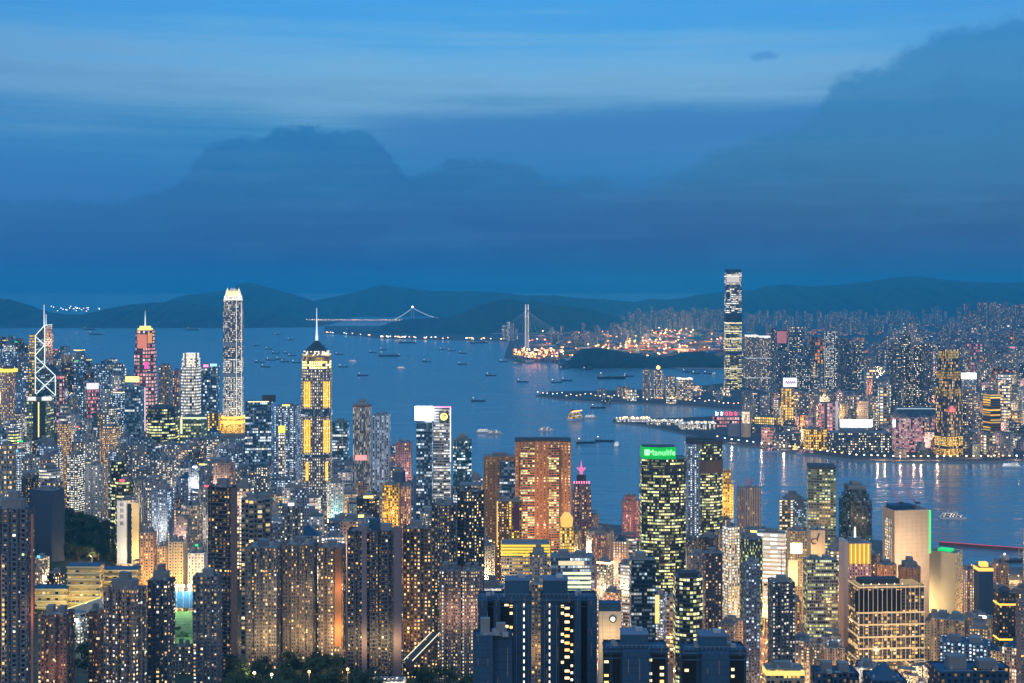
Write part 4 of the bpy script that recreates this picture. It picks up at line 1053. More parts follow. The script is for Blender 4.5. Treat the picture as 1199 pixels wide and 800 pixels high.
T = office('dark glass office tower with few cool lights below the green sign', 737, 768, 656, 1220, 'glassblue', 'box', q=.8, yb=735, roof='room'); T.walls.data.materials[0] = facade('nightglass', (.02, .035, .05), bay=2.5, fh=3.8, ww=.85, wh=.55, lit=.2, pal='cool', e=.9, strip=6, glass=(.01, .025, .04))
panel(T, 'lit_stair', 767, 772, 697, 730, G_YEL and glow('stair_yellow', (1, .75, .25), .9), 1.0)
T = office('dark grid tower with square white windows and a roof mast', 899, 931, 682, 1150, 'darkwarm', 'comb2', yb=780, roof='mast'); T.walls.data.materials[0] = facade('whitewin', (.045, .05, .06), bay=3.0, fh=3.4, ww=.55, wh=.5, lit=.5, pal='white', e=1.2, colv=1.0)
T = tower('narrow grey tower with slanting lights left of the dark grid tower', 870, 890, 660, 1230, 'bluegrey', 'comb2', yb=735, roof='tanks')
T = office('steel blue tower standing right of the round cornered office tower', 823, 846, 648, 1300, 'fardark', 'box', yb=700, roof='room')
T.walls.data.materials[0] = STY['dark'][0]

# right edge
T = office('narrow dark tower with an orange lit crown near the shore road', 1140, 1163, 664, 1480, 'glassdark', 'box', yb=712, roof=None, short='the orange crowned dark tower'); T.walls.data.materials[0] = STY['blank'][0]
mb = MB(); mb.prism(inset(T.poly, 1.02), T.h - 5, T.h - 1, bottom=True); mb.prism(inset(T.poly, .5), T.h - 1, T.h + 4); mb.build('lit_crown', glow('crown_orange', (1, .55, .1), 1.3), T.root)
T = tower('grey pink tower beside the orange crowned dark tower', 1126.5, 1141, 668, 1500, 'rose', 'box', yb=715, roof='rooms')
T = tower('pink brown tower behind the orange crowned dark tower', 1160, 1181, 660, 1620, 'pink', 'comb2', yb=690, roof='rooms')
T = office('dark tower with a rounded dome roof and two lit bands', 1163, 1189, 694, 1320, 'blank', 'box', yb=752, roof=None, short='the domed dark tower'); T.walls.data.materials[0] = facade('domewall', (.03, .035, .04), bay=3, fh=3.6, ww=.5, wh=.5, lit=.15, pal='warm', e=1.2)
mb = MB(); R0 = T.w * .36
for k in range(4):
    f0, f1 = math.cos(k * .39), math.cos((k + 1) * .39)
    mb.prism([(R0 * f0 * math.cos(i * .3927), R0 * f0 * math.sin(i * .3927)) for i in range(16)], T.h - 1 + R0 * math.sin(k * .39), T.h - 1 + R0 * math.sin((k + 1) * .39), top=False, top_poly=[(R0 * f1 * math.cos(i * .3927), R0 * f1 * math.sin(i * .3927)) for i in range(16)])
mb.build('dome_roof', ROOFD, T.root)
Zt = lambda y: CAMZ - (y - HORY) * T.Y / FOC - T.zb
for y in (708, 749):
    mb = MB(); mb.prism(inset(T.poly, 1.02), Zt(y + 1), Zt(y - 1), bottom=True); mb.build('lit_band', G_GOLD, T.root)
T = tower('pinkish narrow tower cut by the right edge of the view', 1190, 1208, 704, 1150, 'pink', 'comb2', yb=800, roof='room')
T = tower('low grey estate block with a flat blue roof, nearest the right edge', 1100, 1160, 757, 1080, 'bluegrey', 'comb4', rot=-20, q=.6, yb=790, roof='rooms', roofmat=ROOFB)
T = tower('low tan estate block with a long stepped front', 1090, 1133, 728, 1250, 'tan', 'comb3', rot=-25, q=.9, yb=775, roof='rooms')
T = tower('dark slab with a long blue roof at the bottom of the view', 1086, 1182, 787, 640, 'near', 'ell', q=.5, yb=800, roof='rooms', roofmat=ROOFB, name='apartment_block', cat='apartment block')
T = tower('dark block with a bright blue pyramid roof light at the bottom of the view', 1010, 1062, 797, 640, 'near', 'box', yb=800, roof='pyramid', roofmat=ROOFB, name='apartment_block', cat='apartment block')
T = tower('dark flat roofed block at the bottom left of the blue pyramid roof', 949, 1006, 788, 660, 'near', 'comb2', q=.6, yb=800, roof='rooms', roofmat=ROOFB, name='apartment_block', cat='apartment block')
T = tower('low block with a gold lit top floor by the bottom edge', 893, 942, 783, 900, 'officewarm', 'box', q=.5, yb=800, roof='room', name='low_block', cat='building')
mb = MB(); mb.prism(inset(T.poly, 1.01), T.h - 5, T.h - 1.5, bottom=True); mb.build('lit_band', glow('band_yellow', (1, .75, .2), .9), T.root)

# ------------------------------------------------------------------ centre and left, middle distance
T = tower('bright golden floodlit residential slab', 447.5, 468, 568, 1700, 'goldlit', 'comb2', yb=612, roof='room', short='the golden floodlit slab', zbase=6)
flood(T, 457, 606, (1, .6, .16), 30000, 18)
T = tower('blue round shouldered tower behind the golden slab', 459, 475, 553, 1800, 'blank', 'cham', yb=568, roof='step')
T = tower('narrow rose tower right of the golden slab', 469, 481.5, 570, 1720, 'rose', 'comb2', yb=622, roof='rooms')
T = tower('turquoise lit white tower with a stepped top', 383, 403, 566, 1750, 'white', 'cross', yb=608, roof='step', short='the turquoise lit tower')
flood(T, 393, 608, (.3, .95, .9), 26000, 18)
T = office('slim tower with a bright yellow green lantern top', 326, 334, 500, 2200, 'lux', 'box', yb=545, roof=None)
mb = MB(); mb.prism(inset(T.poly, 1.03), T.h - 10, T.h + 1, bottom=True); mb.build('lantern', glow('lantern_lime', (.95, 1, .12), 1.0), T.root)
T = tower('tall white sign tower with dark vertical signs, lit from below', 137, 163, 586, 1450, 'cream', 'box', q=.7, yb=660, roof='tanks', short='the white sign tower')
panel(T, 'sign_wall', 137.2, 148, 587, 660, plain('sign_wall_white', (.72, .70, .64), .7, 0, .05)); panel(T, 'stair_glass', 149, 154, 590, 660, plain('dark_glazing', (.012, .02, .03), .15), .5); panel(T, 'gold_wall', 155, 162.5, 589, 660, plain('gold_render', (.62, .44, .2), .8, 0, .05))
for y in (591, 598, 605, 613):
    a = fpt(T, 142.6, y, .9); mb = MB()
    for dz in (-1.6, 0, 1.6): mb.box(a.x, a.y, a.z + dz, 3.4, .3, .45, bottom=True)
    mb.box(a.x - 1.2, a.y - .01, a.z - 2.2, .5, .3, 4.6, bottom=True); mb.box(a.x + 1.3, a.y - .01, a.z - 2.2, .5, .3, 4, bottom=True); mb.build('sign_character', ROOFD, T.root)
flood(T, 147, 655, (1, .9, .7), 22000, 22, 2); flood(T, 160, 650, (1, .7, .28), 16000, 15, 1); flood(T, 147, 600, (1, .93, .8), 12000, 20, 2)
T = tower('wide blank dark blue slab with no lit windows', 35, 75.5, 575, 1480, 'blank', 'box', rot=-24, q=.62, yb=640, roof='room', short='the wide blank slab')
T = tower('small blue building with few green windows before the blank slab', 8, 40, 603, 1250, 'near', 'ell', yb=640, roof='room', zbase=90)
# ------------------------------------------------------------------ near towers
T = tower('black slim tower with a pinkish right side standing alone', 243.5, 277.5, 571, 980, 'dark', 'box', rot=-16, q=.55, yb=755, roof='room', windows=46, win_mat=[0, 1, 1, 2], short='the black slim tower')
T.walls.data.materials[0] = facade('blackslim', (.016, .018, .024), bay=3.2, fh=3.0, ww=.5, wh=.5, lit=.03, pal='warm', e=1.4)
mb = MB(); mb.box(T.w / 2 + .25, 0, -6, .5, T.d * .92, T.h + 5); mb.build('side_wall', plain('side_pink', (.20, .13, .12), .8, 0, .08), T.root)
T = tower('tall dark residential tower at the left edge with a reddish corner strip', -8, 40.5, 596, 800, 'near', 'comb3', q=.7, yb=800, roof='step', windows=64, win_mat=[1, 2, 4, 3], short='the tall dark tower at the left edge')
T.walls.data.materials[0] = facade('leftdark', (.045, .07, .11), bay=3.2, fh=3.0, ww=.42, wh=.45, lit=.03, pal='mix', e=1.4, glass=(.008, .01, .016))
p = fpt(T, 37, 800, .2); mb = MB(); mb.box(p.x + .4, p.y, -6, 1.3, .8, T.h + 3); mb.build('corner_strip', plain('strip_brick', (.42, .17, .10), .8), T.root)
p = fpt(T, 3.5, 800, .2); mb = MB(); mb.box(p.x, p.y, -6, 2.2, .8, T.h - 22, bay=2.2, fh=3); mb.build('balcony_stack', STY['pink'][0], T.root)
flood(T, 40, 720, (1, .4, .2), 5000, 9, 1)
RES = 'row of residential towers above the dark wooded slope'
for i, (x0, x1, yt, Y, st, lab) in enumerate(((287.5, 330, 641, 1030, 'grey', 'grey ribbed residential tower, left one of three above the dark trees'), (331, 371.5, 638, 1045, 'tan', 'grey ribbed residential tower with yellow window columns, middle one of three above the dark trees'),
                                             (372.5, 405, 641, 1055, 'pink', 'ribbed residential tower with an orange lit right edge, last of three above the dark trees'))):
    T = tower(lab, x0, x1, yt, Y, st, 'comb3' if i < 2 else 'comb2', q=.9, yb=757, roof='tanks', windows=80, win_mat=[0, 1, 1, 2], group=RES, short=('the three ribbed towers' if i == 1 else None))
    T.walls.data.materials[0] = facade('resrow%d' % i, ((.25, .25, .26), (.20, .17, .17), (.24, .19, .18))[i], bay=2.4, fh=2.9, ww=.52, wh=.56, lit=.13, pal='warm', e=1.2, colv=1.2)
    flood(T, (x0 + x1) / 2, 752, (1, .62, .26), 17000, 15, 1); flood(T, (x0 + x1) / 2 + 6, 700, (1, .66, .36), 6000, 15, 1)
    if i == 2:
        panel(T, 'lit_edge', 392, 400, 643, 757, plain('edge_brick', (.30, .15, .09), .8), .6, .5); flood(T, 398, 740, (1, .45, .12), 9000, 9, 1); flood(T, 398, 690, (1, .45, .12), 4500, 9, 1)
T = tower('dark blue residential slab with grey pink pilasters and yellow window columns', 406.5, 470.5, 622, 1000, 'near', 'comb4', q=.45, yb=760, roof='rooms', windows=96, win_mat=[0, 1, 1, 2], short='the dark slab with pilasters')
T.walls.data.materials[0] = facade('pilslab', (.035, .045, .075), bay=2.7, fh=3.0, ww=.46, wh=.46, lit=.05, pal='warm', e=1.4, glass=(.008, .01, .016))
for a, b in ((423.5, 429.5), (461, 470)):
    p = fpt(T, a, 760, 1.2); q2 = fpt(T, b, 617, 1.2); mb = MB(); mb.box((p.x + q2.x) / 2, p.y + 1.2, -6, q2.x - p.x, 3.4, q2.z + 6); mb.build('pilaster', plain('pilaster_pink', (.17, .14, .16), .8, 0, .08), T.root)
mb = MB(); mb.box(0, 0, T.h - 1, T.w * .2, T.d * .4, 9); mb.build('lift_tower', ROOFB, T.root)
for px in (420, 444, 464): flood(T, px, 756, (1, .62, .26), 9000, 12, 1)
T = tower('reddish brown residential tower with sparse yellow window rows', 472, 506, 619, 1015, 'brown', 'comb2', q=.7, yb=755, roof='room', windows=70, win_mat=[0, 0, 1, 1])
flood(T, 476, 745, (1, .45, .15), 7000, 12, 1); flood(T, 476, 690, (1, .45, .15), 3500, 12, 1)
T = tower('very dark residential tower, shorter of the dark pair behind the brown tower', 505, 534.5, 592, 1130, 'dark', 'cross', yb=690, roof='rooms', windows=40)
T = tower('very dark residential tower, taller of the dark pair behind the brown tower', 535, 567, 576, 1160, 'dark', 'cross', yb=690, roof='frame', windows=52, short='the very dark pair of towers')
for i, (x0, x1, lab) in enumerate(((514, 540, 'rose tinted residential block under the very dark pair, its left half'), (541, 565, 'rose tinted residential block under the very dark pair, its right half'))):
    T = tower(lab, x0, x1, 668, 1085, 'pink', 'comb2', yb=722, roof='rooms')
    T.walls.data.materials[0] = facade('rosehalf%d' % i, (.26, .21, .20), bay=2.6, fh=2.9, ww=.5, wh=.5, lit=.3, pal='mix', e=1.4)
    flood(T, (x0 + x1) / 2, 722, (1, .5, .3), 7000, 14, 1)
# left group of near towers
T = tower('brick red residential tower between the left edge tower and the brown slab', 44, 87.5, 720, 900, 'brown', 'comb2', q=.8, yb=800, roof='rooms', windows=36, win_mat=[0, 1, 1])
T.walls.data.materials[0] = facade('redres', (.26, .15, .13), bay=2.6, fh=2.9, ww=.5, wh=.55, lit=.1, pal='warm', e=1.3); flood(T, 60, 790, (1, .4, .2), 4000, 12, 1)
T = tower('narrow dark red tower left of the brown comb fronted tower', 103.5, 122, 716, 925, 'brown', 'comb1', yb=800, roof='room', windows=18, win_mat=[1, 2])
T.walls.data.materials[0] = facade('redres2', (.17, .09, .085), bay=2.6, fh=2.9, ww=.5, wh=.55, lit=.06, pal='warm', e=1.3)
T = tower('brown comb fronted residential tower before the school', 121, 172, 691, 870, 'tan', 'comb3', rot=-14, q=.6, yb=800, roof='step', windows=90, win_mat=[1, 2, 2, 0], short='the brown comb fronted tower', roofmat=ROOFB)
T.walls.data.materials[0] = facade('combres', (.21, .17, .16), bay=2.5, fh=2.9, ww=.5, wh=.55, lit=.09, pal='warm', e=1.3)
T = tower('dark blue residential tower beside the floodlit pitch', 172.5, 205, 680, 900, 'near', 'comb2', rot=-8, q=.8, yb=800, roof='step', windows=60, win_mat=[1, 2, 0], roofmat=ROOFB)
T.walls.data.materials[0] = facade('bluedark', (.06, .075, .11), bay=2.6, fh=2.9, ww=.45, wh=.5, lit=.07, pal='mix', e=1.3)
T = tower('dark grey residential tower between the pitch and the black slim tower', 225.5, 260, 675, 930, 'near', 'comb3', q=.7, yb=792, roof='room', windows=60, win_mat=[1, 2, 4], roofmat=ROOFB)
T.walls.data.materials[0] = facade('greydark', (.11, .12, .15), bay=2.5, fh=2.9, ww=.48, wh=.5, lit=.08, pal='mix', e=1.3)
T = tower('small grey block at the near end of the floodlit pitch', 205.5, 226, 757, 1010, 'grey', 'comb1', q=.6, yb=800, roof='rooms', name='low_block', cat='building')
# twin foreground towers
def twin(label, x0, x1, yt, Y, core, wins, wing=None, slots=()):
    T = tower(label, x0, x1, yt, Y, 'nearblank', 'box', q=.5, yb=800, roof=None, roofmat=ROOFB, seed=int(x0))
    for u, v in slots: panel(T, 'recess_shade_panel', u, v, yt + 7, 803, plain('recess_shade_black', (.006, .009, .014), .5), .3, -.1)  # flat dark panels paint the shade of recessed window columns
    a = fpt(T, core[0], core[2]); b = fpt(T, core[1], core[2])
    mb = MB(); mb.box((a.x + b.x) / 2, T.d * .05, T.h - 1.2, b.x - a.x, T.d * .7, a.z - T.h + 1.2); mb.build('machine_room', ROOFB, T.root)
    mb = MB(); mb.box((a.x + b.x) / 2, T.d * .05, a.z, (b.x - a.x) * 1.04, T.d * .74, .5, bottom=True); mb.build('machine_room_roof', plain('roof_blue_light', (.10, .15, .22), .8), T.root)
    for k, (u, v, dep) in enumerate(wing or ()):
        p = fpt(T, u, 800); q2 = fpt(T, v, 800); mb = MB(); mb.box((p.x + q2.x) / 2, -T.d / 2 - dep / 2 + .01, -6, q2.x - p.x, dep, T.h + 5.5, bay=6); mb.build('projecting_bay', [STY['nearblank'][0]], T.root)
    for px, py, w, h, mi in wins:
        c = fpt(T, px, py, .06); mb = MB(); mb.box(c.x, c.y, c.z - h / 2, w, .1, h, bottom=True); mb.build('window', W_MATS[mi], T.root)
    mb = MB(); mb.box(0, 0, T.h - 1.6, T.w + .7, T.d + .7, .5, bottom=True); mb.box(0, 0, T.h - 4.2, T.w + .5, T.d + .5, .35, bottom=True); mb.build('parapet_band', plain('parapet_blue', (.04, .10, .16), .8), T.root)
    mb = MB(); zr = T.h + .1
    for sy in (-1, 1):
        mb.bar((-T.w / 2 + .4, sy * (T.d / 2 - .4), zr + 1), (T.w / 2 - .4, sy * (T.d / 2 - .4), zr + 1), .06, 4)
        for k in range(15): x = -T.w / 2 + .4 + (T.w - .8) * k / 14; mb.bar((x, sy * (T.d / 2 - .4), zr - .6), (x, sy * (T.d / 2 - .4), zr + 1), .05, 4)
    mb.build('railing', STEEL, T.root)
    mb = MB(); zt = a.z + .5
    for k in range(4): mb.bar(((a.x + b.x) / 2 - 4 + k * 2.4, T.d * .05 + (k % 2) * 2, zt - .6), ((a.x + b.x) / 2 - 4 + k * 2.4, T.d * .05 + (k % 2) * 2, zt + 2 + k % 3 * 1.6), .1, 4)
    mb.box((a.x + b.x) / 2 + 2, T.d * .1, zt - .3, 3, 2.4, 1.6); mb.build('aerials', STEEL, T.root)
    mb = MB()
    for k in range(9):
        x = -T.w / 2 + T.w * (k + .5) / 9
        if not any(u < PX(T.X + x, T.Yc - T.d / 2) < v for u, v in slots): mb.box(x, -T.d / 2 - .12, -6, .25, .25, T.h + 3)
    mb.build('drain_pipes', FRAMEW, T.root)
    mb = MB(); rr = random.Random(int(x0))
    for _ in range(8): mb.box(rr.uniform(-.4, .4) * T.w, rr.uniform(-.1, .4) * T.d, T.h - .9, rr.uniform(1, 3), rr.uniform(1, 2.5), rr.uniform(.7, 1.8))
    mb.build('air_conditioners', TANK, T.root, kind='stuff')
    return T
rw = random.Random(5)
def column(px, y0, y1, step, p, w=1.0, h=1.0, ms=(0, 1, 1, 2), jit=0):
    out = []; y = y0
    while y < y1:
        if rw.random() < p: out.append((px + rw.uniform(-jit, jit), y, w, h, rw.choice(ms)))
        y += step
    return out
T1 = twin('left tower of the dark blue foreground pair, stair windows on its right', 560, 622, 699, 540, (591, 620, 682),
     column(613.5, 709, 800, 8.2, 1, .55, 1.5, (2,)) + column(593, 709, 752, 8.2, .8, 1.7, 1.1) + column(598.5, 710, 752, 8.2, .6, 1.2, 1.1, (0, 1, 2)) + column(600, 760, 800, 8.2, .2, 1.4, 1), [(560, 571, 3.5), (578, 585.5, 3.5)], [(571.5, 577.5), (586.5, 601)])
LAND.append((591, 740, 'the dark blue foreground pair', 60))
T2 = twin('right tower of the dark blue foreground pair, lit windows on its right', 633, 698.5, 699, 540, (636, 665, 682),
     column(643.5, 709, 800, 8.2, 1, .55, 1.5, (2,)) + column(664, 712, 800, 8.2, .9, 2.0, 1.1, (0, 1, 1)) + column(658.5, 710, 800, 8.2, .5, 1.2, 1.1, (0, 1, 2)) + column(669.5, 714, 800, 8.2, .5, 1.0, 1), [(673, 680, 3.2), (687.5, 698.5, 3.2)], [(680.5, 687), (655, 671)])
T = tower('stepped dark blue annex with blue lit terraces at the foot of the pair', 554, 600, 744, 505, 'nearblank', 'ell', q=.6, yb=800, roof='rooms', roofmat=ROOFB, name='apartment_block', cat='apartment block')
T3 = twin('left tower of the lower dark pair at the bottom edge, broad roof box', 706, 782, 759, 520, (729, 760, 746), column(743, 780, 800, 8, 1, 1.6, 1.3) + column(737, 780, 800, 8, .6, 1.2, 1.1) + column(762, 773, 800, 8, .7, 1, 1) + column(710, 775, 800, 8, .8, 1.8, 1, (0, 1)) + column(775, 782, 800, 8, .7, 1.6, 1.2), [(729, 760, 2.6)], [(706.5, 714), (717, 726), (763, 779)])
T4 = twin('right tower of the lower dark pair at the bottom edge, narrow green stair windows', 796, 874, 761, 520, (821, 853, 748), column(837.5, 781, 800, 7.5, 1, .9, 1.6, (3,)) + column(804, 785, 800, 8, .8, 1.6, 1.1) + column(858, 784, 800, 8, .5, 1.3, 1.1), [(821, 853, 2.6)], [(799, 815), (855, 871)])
LAND.append((790, 775, 'the lower dark pair at the bottom', 160))
T = tower('low beige lit wall with a round emblem beside the dark blue pair', 700.5, 727, 716, 900, 'beigeblank', 'box', q=.5, yb=752, roof=None, name='low_block', cat='building', short='the beige wall with round emblem')
mb = MB(); mb.box(0, 0, T.h, T.w * .98, T.d, 6); mb.build('dark_attic', ROOFB, T.root)
for rr_, mt in ((2.6, ROOFD), (1.7, G_CREAM)):
    a = fpt(T, 717.5, 725, .5 + (.3 if rr_ < 2 else 0)); mb = MB(); mb.prism([(a.x + rr_ * math.cos(i * .3927), a.z + rr_ * math.sin(i * .3927)) for i in range(16)], 0, .4); mb.v = [(x, a.y - z, y) for x, y, z in mb.v]; mb.build('round_emblem', mt, T.root)
flood(T, 716, 752, (1, .78, .4), 9000, 14, 1)
T = office('broad office block with bright yellow ribbon top and white windows below', 587, 643.5, 637, 1420, 'officewarm', 'box', q=.5, yb=682, roof=None, zbase=8, short='the yellow ribbon block')
Zt = lambda y: CAMZ - (y - HORY) * T.Y / FOC - T.zb
for y in (639, 642.5, 646, 649.5):
    mb = MB(); mb.box(0, 0, Zt(y) - 1.1, T.w + 1, T.d + 1, 2.0, bottom=True); mb.build('ribbon_light', glow('ribbon_yellow', (1, .66, .05), .9), T.root)
T = office('block with a glowing green white ribbon front and dark right edge', 644, 696, 653, 1360, 'glassblue', 'box', q=.6, yb=697, roof='rooms', zbase=10)
for k, y in enumerate((670, 675.5, 681, 686, 691)):
    panel(T, 'ribbon_window', 659, 692, y, y + 3, glow('ribbon_green', (.8, 1, .62), .8 - .1 * k), .5)
panel(T, 'ribbon_window', 654, 684, 657, 662, glow('ribbon_cream', (1, .85, .5), .6), .5)
T = tower('slim grey violet tower right before the yellow ribbon block', 620, 641, 650, 1300, 'grey', 'cross', yb=682, roof='step', zbase=12)
T = tower('pale tan tower seen between the dark blue foreground pair', 621.5, 634, 684, 900, 'tan', 'comb1', yb=765, roof='room'); flood(T, 628, 765, (1, .55, .2), 5000, 10, 1)

# long school block on the hillside
def school():
    root = thing('school_building', 'long yellow lit school block with open galleries on the hillside', 'school', (0, 0, 0))
    mb_w, mb_l = MB(), MB()
    segs = [(38, 78, 1250, 690, 718, 4), (78, 116, 1255, 664, 706, 6), (117, 160, 1285, 668, 700, 5)]
    for px0, px1, Y, y0, y1, n in segs:
        a, b = P(px0, y1, Y), P(px1, y1, Y); top = P(px0, y0, Y).z; zb = elev((px0 + px1) / 2, Y) - 6
        h = (top - a.z) / n
        m1 = MB(); m1.box((a.x + b.x) / 2, Y + 9, zb, b.x - a.x - .1, 14, top - zb - .3, bay=4, fh=3.5); m1.build('wall', facade('school%d' % px0, (.55, .45, .25), bay=4, fh=h, ww=.7, wh=.5, lit=.55, pal='gold', e=.8, colv=.4), root)
        m2 = MB()
        for k in range(n + 1): m2.box((a.x + b.x) / 2, Y + .6, a.z + k * h - .5, b.x - a.x, 3.2, 1.0, bottom=True)
        m2.build('gallery', plain('gallery_cream', (.6, .53, .34), .8, 0, .06), root)
        m3 = MB(); m3.box((a.x + b.x) / 2, Y + 8.2, top + .1, b.x - a.x + .6, 17, .9, bottom=True); m3.build('roof', ROOFB, root)
        for q in (.25, .75):
            l = bpy.data.lights.new('gallery_lamp', 'SPOT'); l.energy = 8000; l.color = (1, .75, .25); l.spot_size = 2.6; l.shadow_soft_size = 1
            o = bpy.data.objects.new('gallery_lamp', l); COL.objects.link(o); o.parent = root; o.location = (a.x + (b.x - a.x) * q, Y - 16, a.z + 4); o.rotation_euler = (math.radians(100), 0, 0)
        ALL.append(dict(x0=px0, x1=px1, yt=y0, yb=y1 + 6, Y=Y, X=(a.x + b.x) / 2, Yc=Y + 9, R=.5 * (b.x - a.x) + 4, hero=True))
    a = P(38, 727, 1235); b = P(121, 699, 1240)
    LAND.append((100, 690, 'the long yellow lit school', 100))
    t = thing('lit_retaining_wall', 'pale sloping retaining wall with a line of yellow light under the school', 'wall', (0, 0, 0))
    m4 = MB(); m4.bar((a.x, 1233, a.z - 5), (b.x, 1240, b.z - 5), 6, 4); m4.build('wall', plain('retaining_concrete', (.36, .38, .36), .9), t)
    m5 = MB(); m5.bar((a.x, 1224, a.z + 1.5), (b.x, 1232, b.z + 1.5), .7, 4); m5.build('light_line', glow('wall_line_yellow', (1, .8, .25), .9), t)
school()
# the golden lit terrace between the school and the white sign tower
for x0, x1, yt, Y, st, pl, lab in ((164, 184, 624, 1330, 'pink', 'comb2', 'pink lit apartment block on the golden slope, beside the white sign tower'), (197, 219, 635, 1300, 'cream', 'comb2', 'cream apartment block on the golden slope, farther from the sign tower'),
                                   (220, 243, 648, 1290, 'white', 'box', 'pale low block left of the black slim tower on the golden slope'), (184, 199, 640, 1380, 'tan', 'box', 'low tan block at the back of the golden slope')):
    T = tower(lab, x0, x1, yt, Y, st, pl, yb=690, roof='rooms')
    flood(T, (x0 + x1) / 2, 688, (1, .56, .16), 26000, 16, 1); flood(T, (x0 + x1) / 2, 660, (1, .62, .26), 8000, 16, 1)
# floodlit pitch
def pitch():
    m = bpy.data.materials.new('pitch_grass'); m.use_nodes = True
    t = NT(m.node_tree); b = t.n['Principled BSDF']; tc = t.node('ShaderNodeTexCoord'); sp = t.node('ShaderNodeSeparateXYZ'); t.l.new(tc.outputs['Object'], sp.inputs[0])
    st = t.m('LESS_THAN', t.m('FRACT', t.mul(sp.outputs[1], .1)), .5); n = t.noise(tc.outputs['Object'], .3, 4)
    t.l.new(t.mix(t.add(t.mul(st, .4), t.mul(n, .5)), (.05, .13, .02), (.10, .22, .035)), b.inputs['Base Color']); b.inputs['Roughness'].default_value = .9
    z = 101.0
    mb = MB(); mb.prism([((px - MIDX) * Y / FOC, Y) for px, Y in ((195, 1105), (232, 1105), (234, 1215), (196, 1215))], z - 10, z, 0, 0); 
    o = mb.build('sports_pitch', m); tag(o, 'green floodlit sports pitch between two residential towers', 'sports pitch')
    for px, Y in ((207, 1218), (214.5, 1218), (222, 1218), (90, 1090), (228, 1110)):
        X = (px - MIDX) * Y / FOC; zz = z if px > 150 else elev(px, Y)
        r = thing('floodlight_mast', {207: 'white floodlight mast behind the pitch, left one', 214.5: 'white floodlight mast behind the pitch, middle one', 222: 'white floodlight mast behind the pitch, right one', 90: 'bright cool floodlight among the brick red towers', 228: 'floodlight mast at the near corner of the pitch'}[px], 'floodlight', (X, Y, zz), 0, 'floodlight masts at the sports ground')
        m1 = MB(); m1.bar((0, 0, -2), (0, 0, 24), .3, 6, .18); m1.build('mast', STEEL, r)
        m2 = MB(); m2.box(0, -.4, 22.5, 3.0, .5, 2.0, bottom=True); m2.build('lamp_head', glow('flood_white', (.85, 1, .95), 5), r)
        l = bpy.data.lights.new('lamp', 'POINT'); l.energy = 26000; l.color = (.92, 1, .85); l.shadow_soft_size = 1
        lo = bpy.data.objects.new('lamp', l); COL.objects.link(lo); lo.parent = r; lo.location = (0, -2, 22)
    r = thing('stadium_net', 'tall blue safety net behind the pitch', 'net', ((214 - MIDX) * 1228 / FOC, 1228, z))
    m1 = MB(); m1.box(0, 0, 0, 36, .3, 16); m1.build('netting', plain('net_blue', (.03, .12, .25), .8), r)
    m1 = MB()
    for x in (-18, -6, 6, 18): m1.bar((x, .4, -2), (x, .4, 17), .25)
    m1.build('posts', STEEL, r)
    ALL.append(dict(x0=195, x1=235, yt=700, yb=760, Y=1100, X=(214 - MIDX) * 1160 / FOC, Yc=1160, R=70, hero=True, low=True))
pitch()

# ------------------------------------------------------------------ across the harbour
KW = dict(zbase=4.0, detail=False)
T = office('soaring tower on the far shore with bright floors and dark crown', 848, 868.5, 319, 5076, 'icc', 'cham', yb=456, roof=None, short='the soaring far shore tower', tiers=[(1.06, .06, 'iccwarm'), (1.0, .62, 'iccwarm'), (.97, 1.0)], **KW)
Zt = lambda y: CAMZ - (y - HORY) * T.Y / FOC - T.zb
mb = MB(); mb.prism(inset(T.poly, .955), T.h, Zt(315.5), top=True); mb.build('crown_screen', plain('crown_glass_dark', (.02, .04, .07), .4), T.root)
for y0, y1 in ((366.5, 377.5), (412, 416)):
    mb = MB(); mb.prism(inset(T.poly, 1.012), Zt(y1), Zt(y0), bottom=True); mb.build('dark_band', plain('crown_glass_dark', (.02, .04, .07), .4), T.root)
for y in (323.5, 378.5, 388, 397, 408.5, 432):
    mb = MB(); mb.prism(inset(T.poly, 1.016), Zt(y) - 1.6, Zt(y) + 1.6, bottom=True); mb.build('lit_floor', glow('floor_band', (1, .88, .6), 1.0), T.root)
panel(T, 'light_panel', 851, 865.5, 324, 331, glow('icc_panel', (1, .86, .72), .5), 1, .5)
EST = 'dark residential towers around the far shore station'
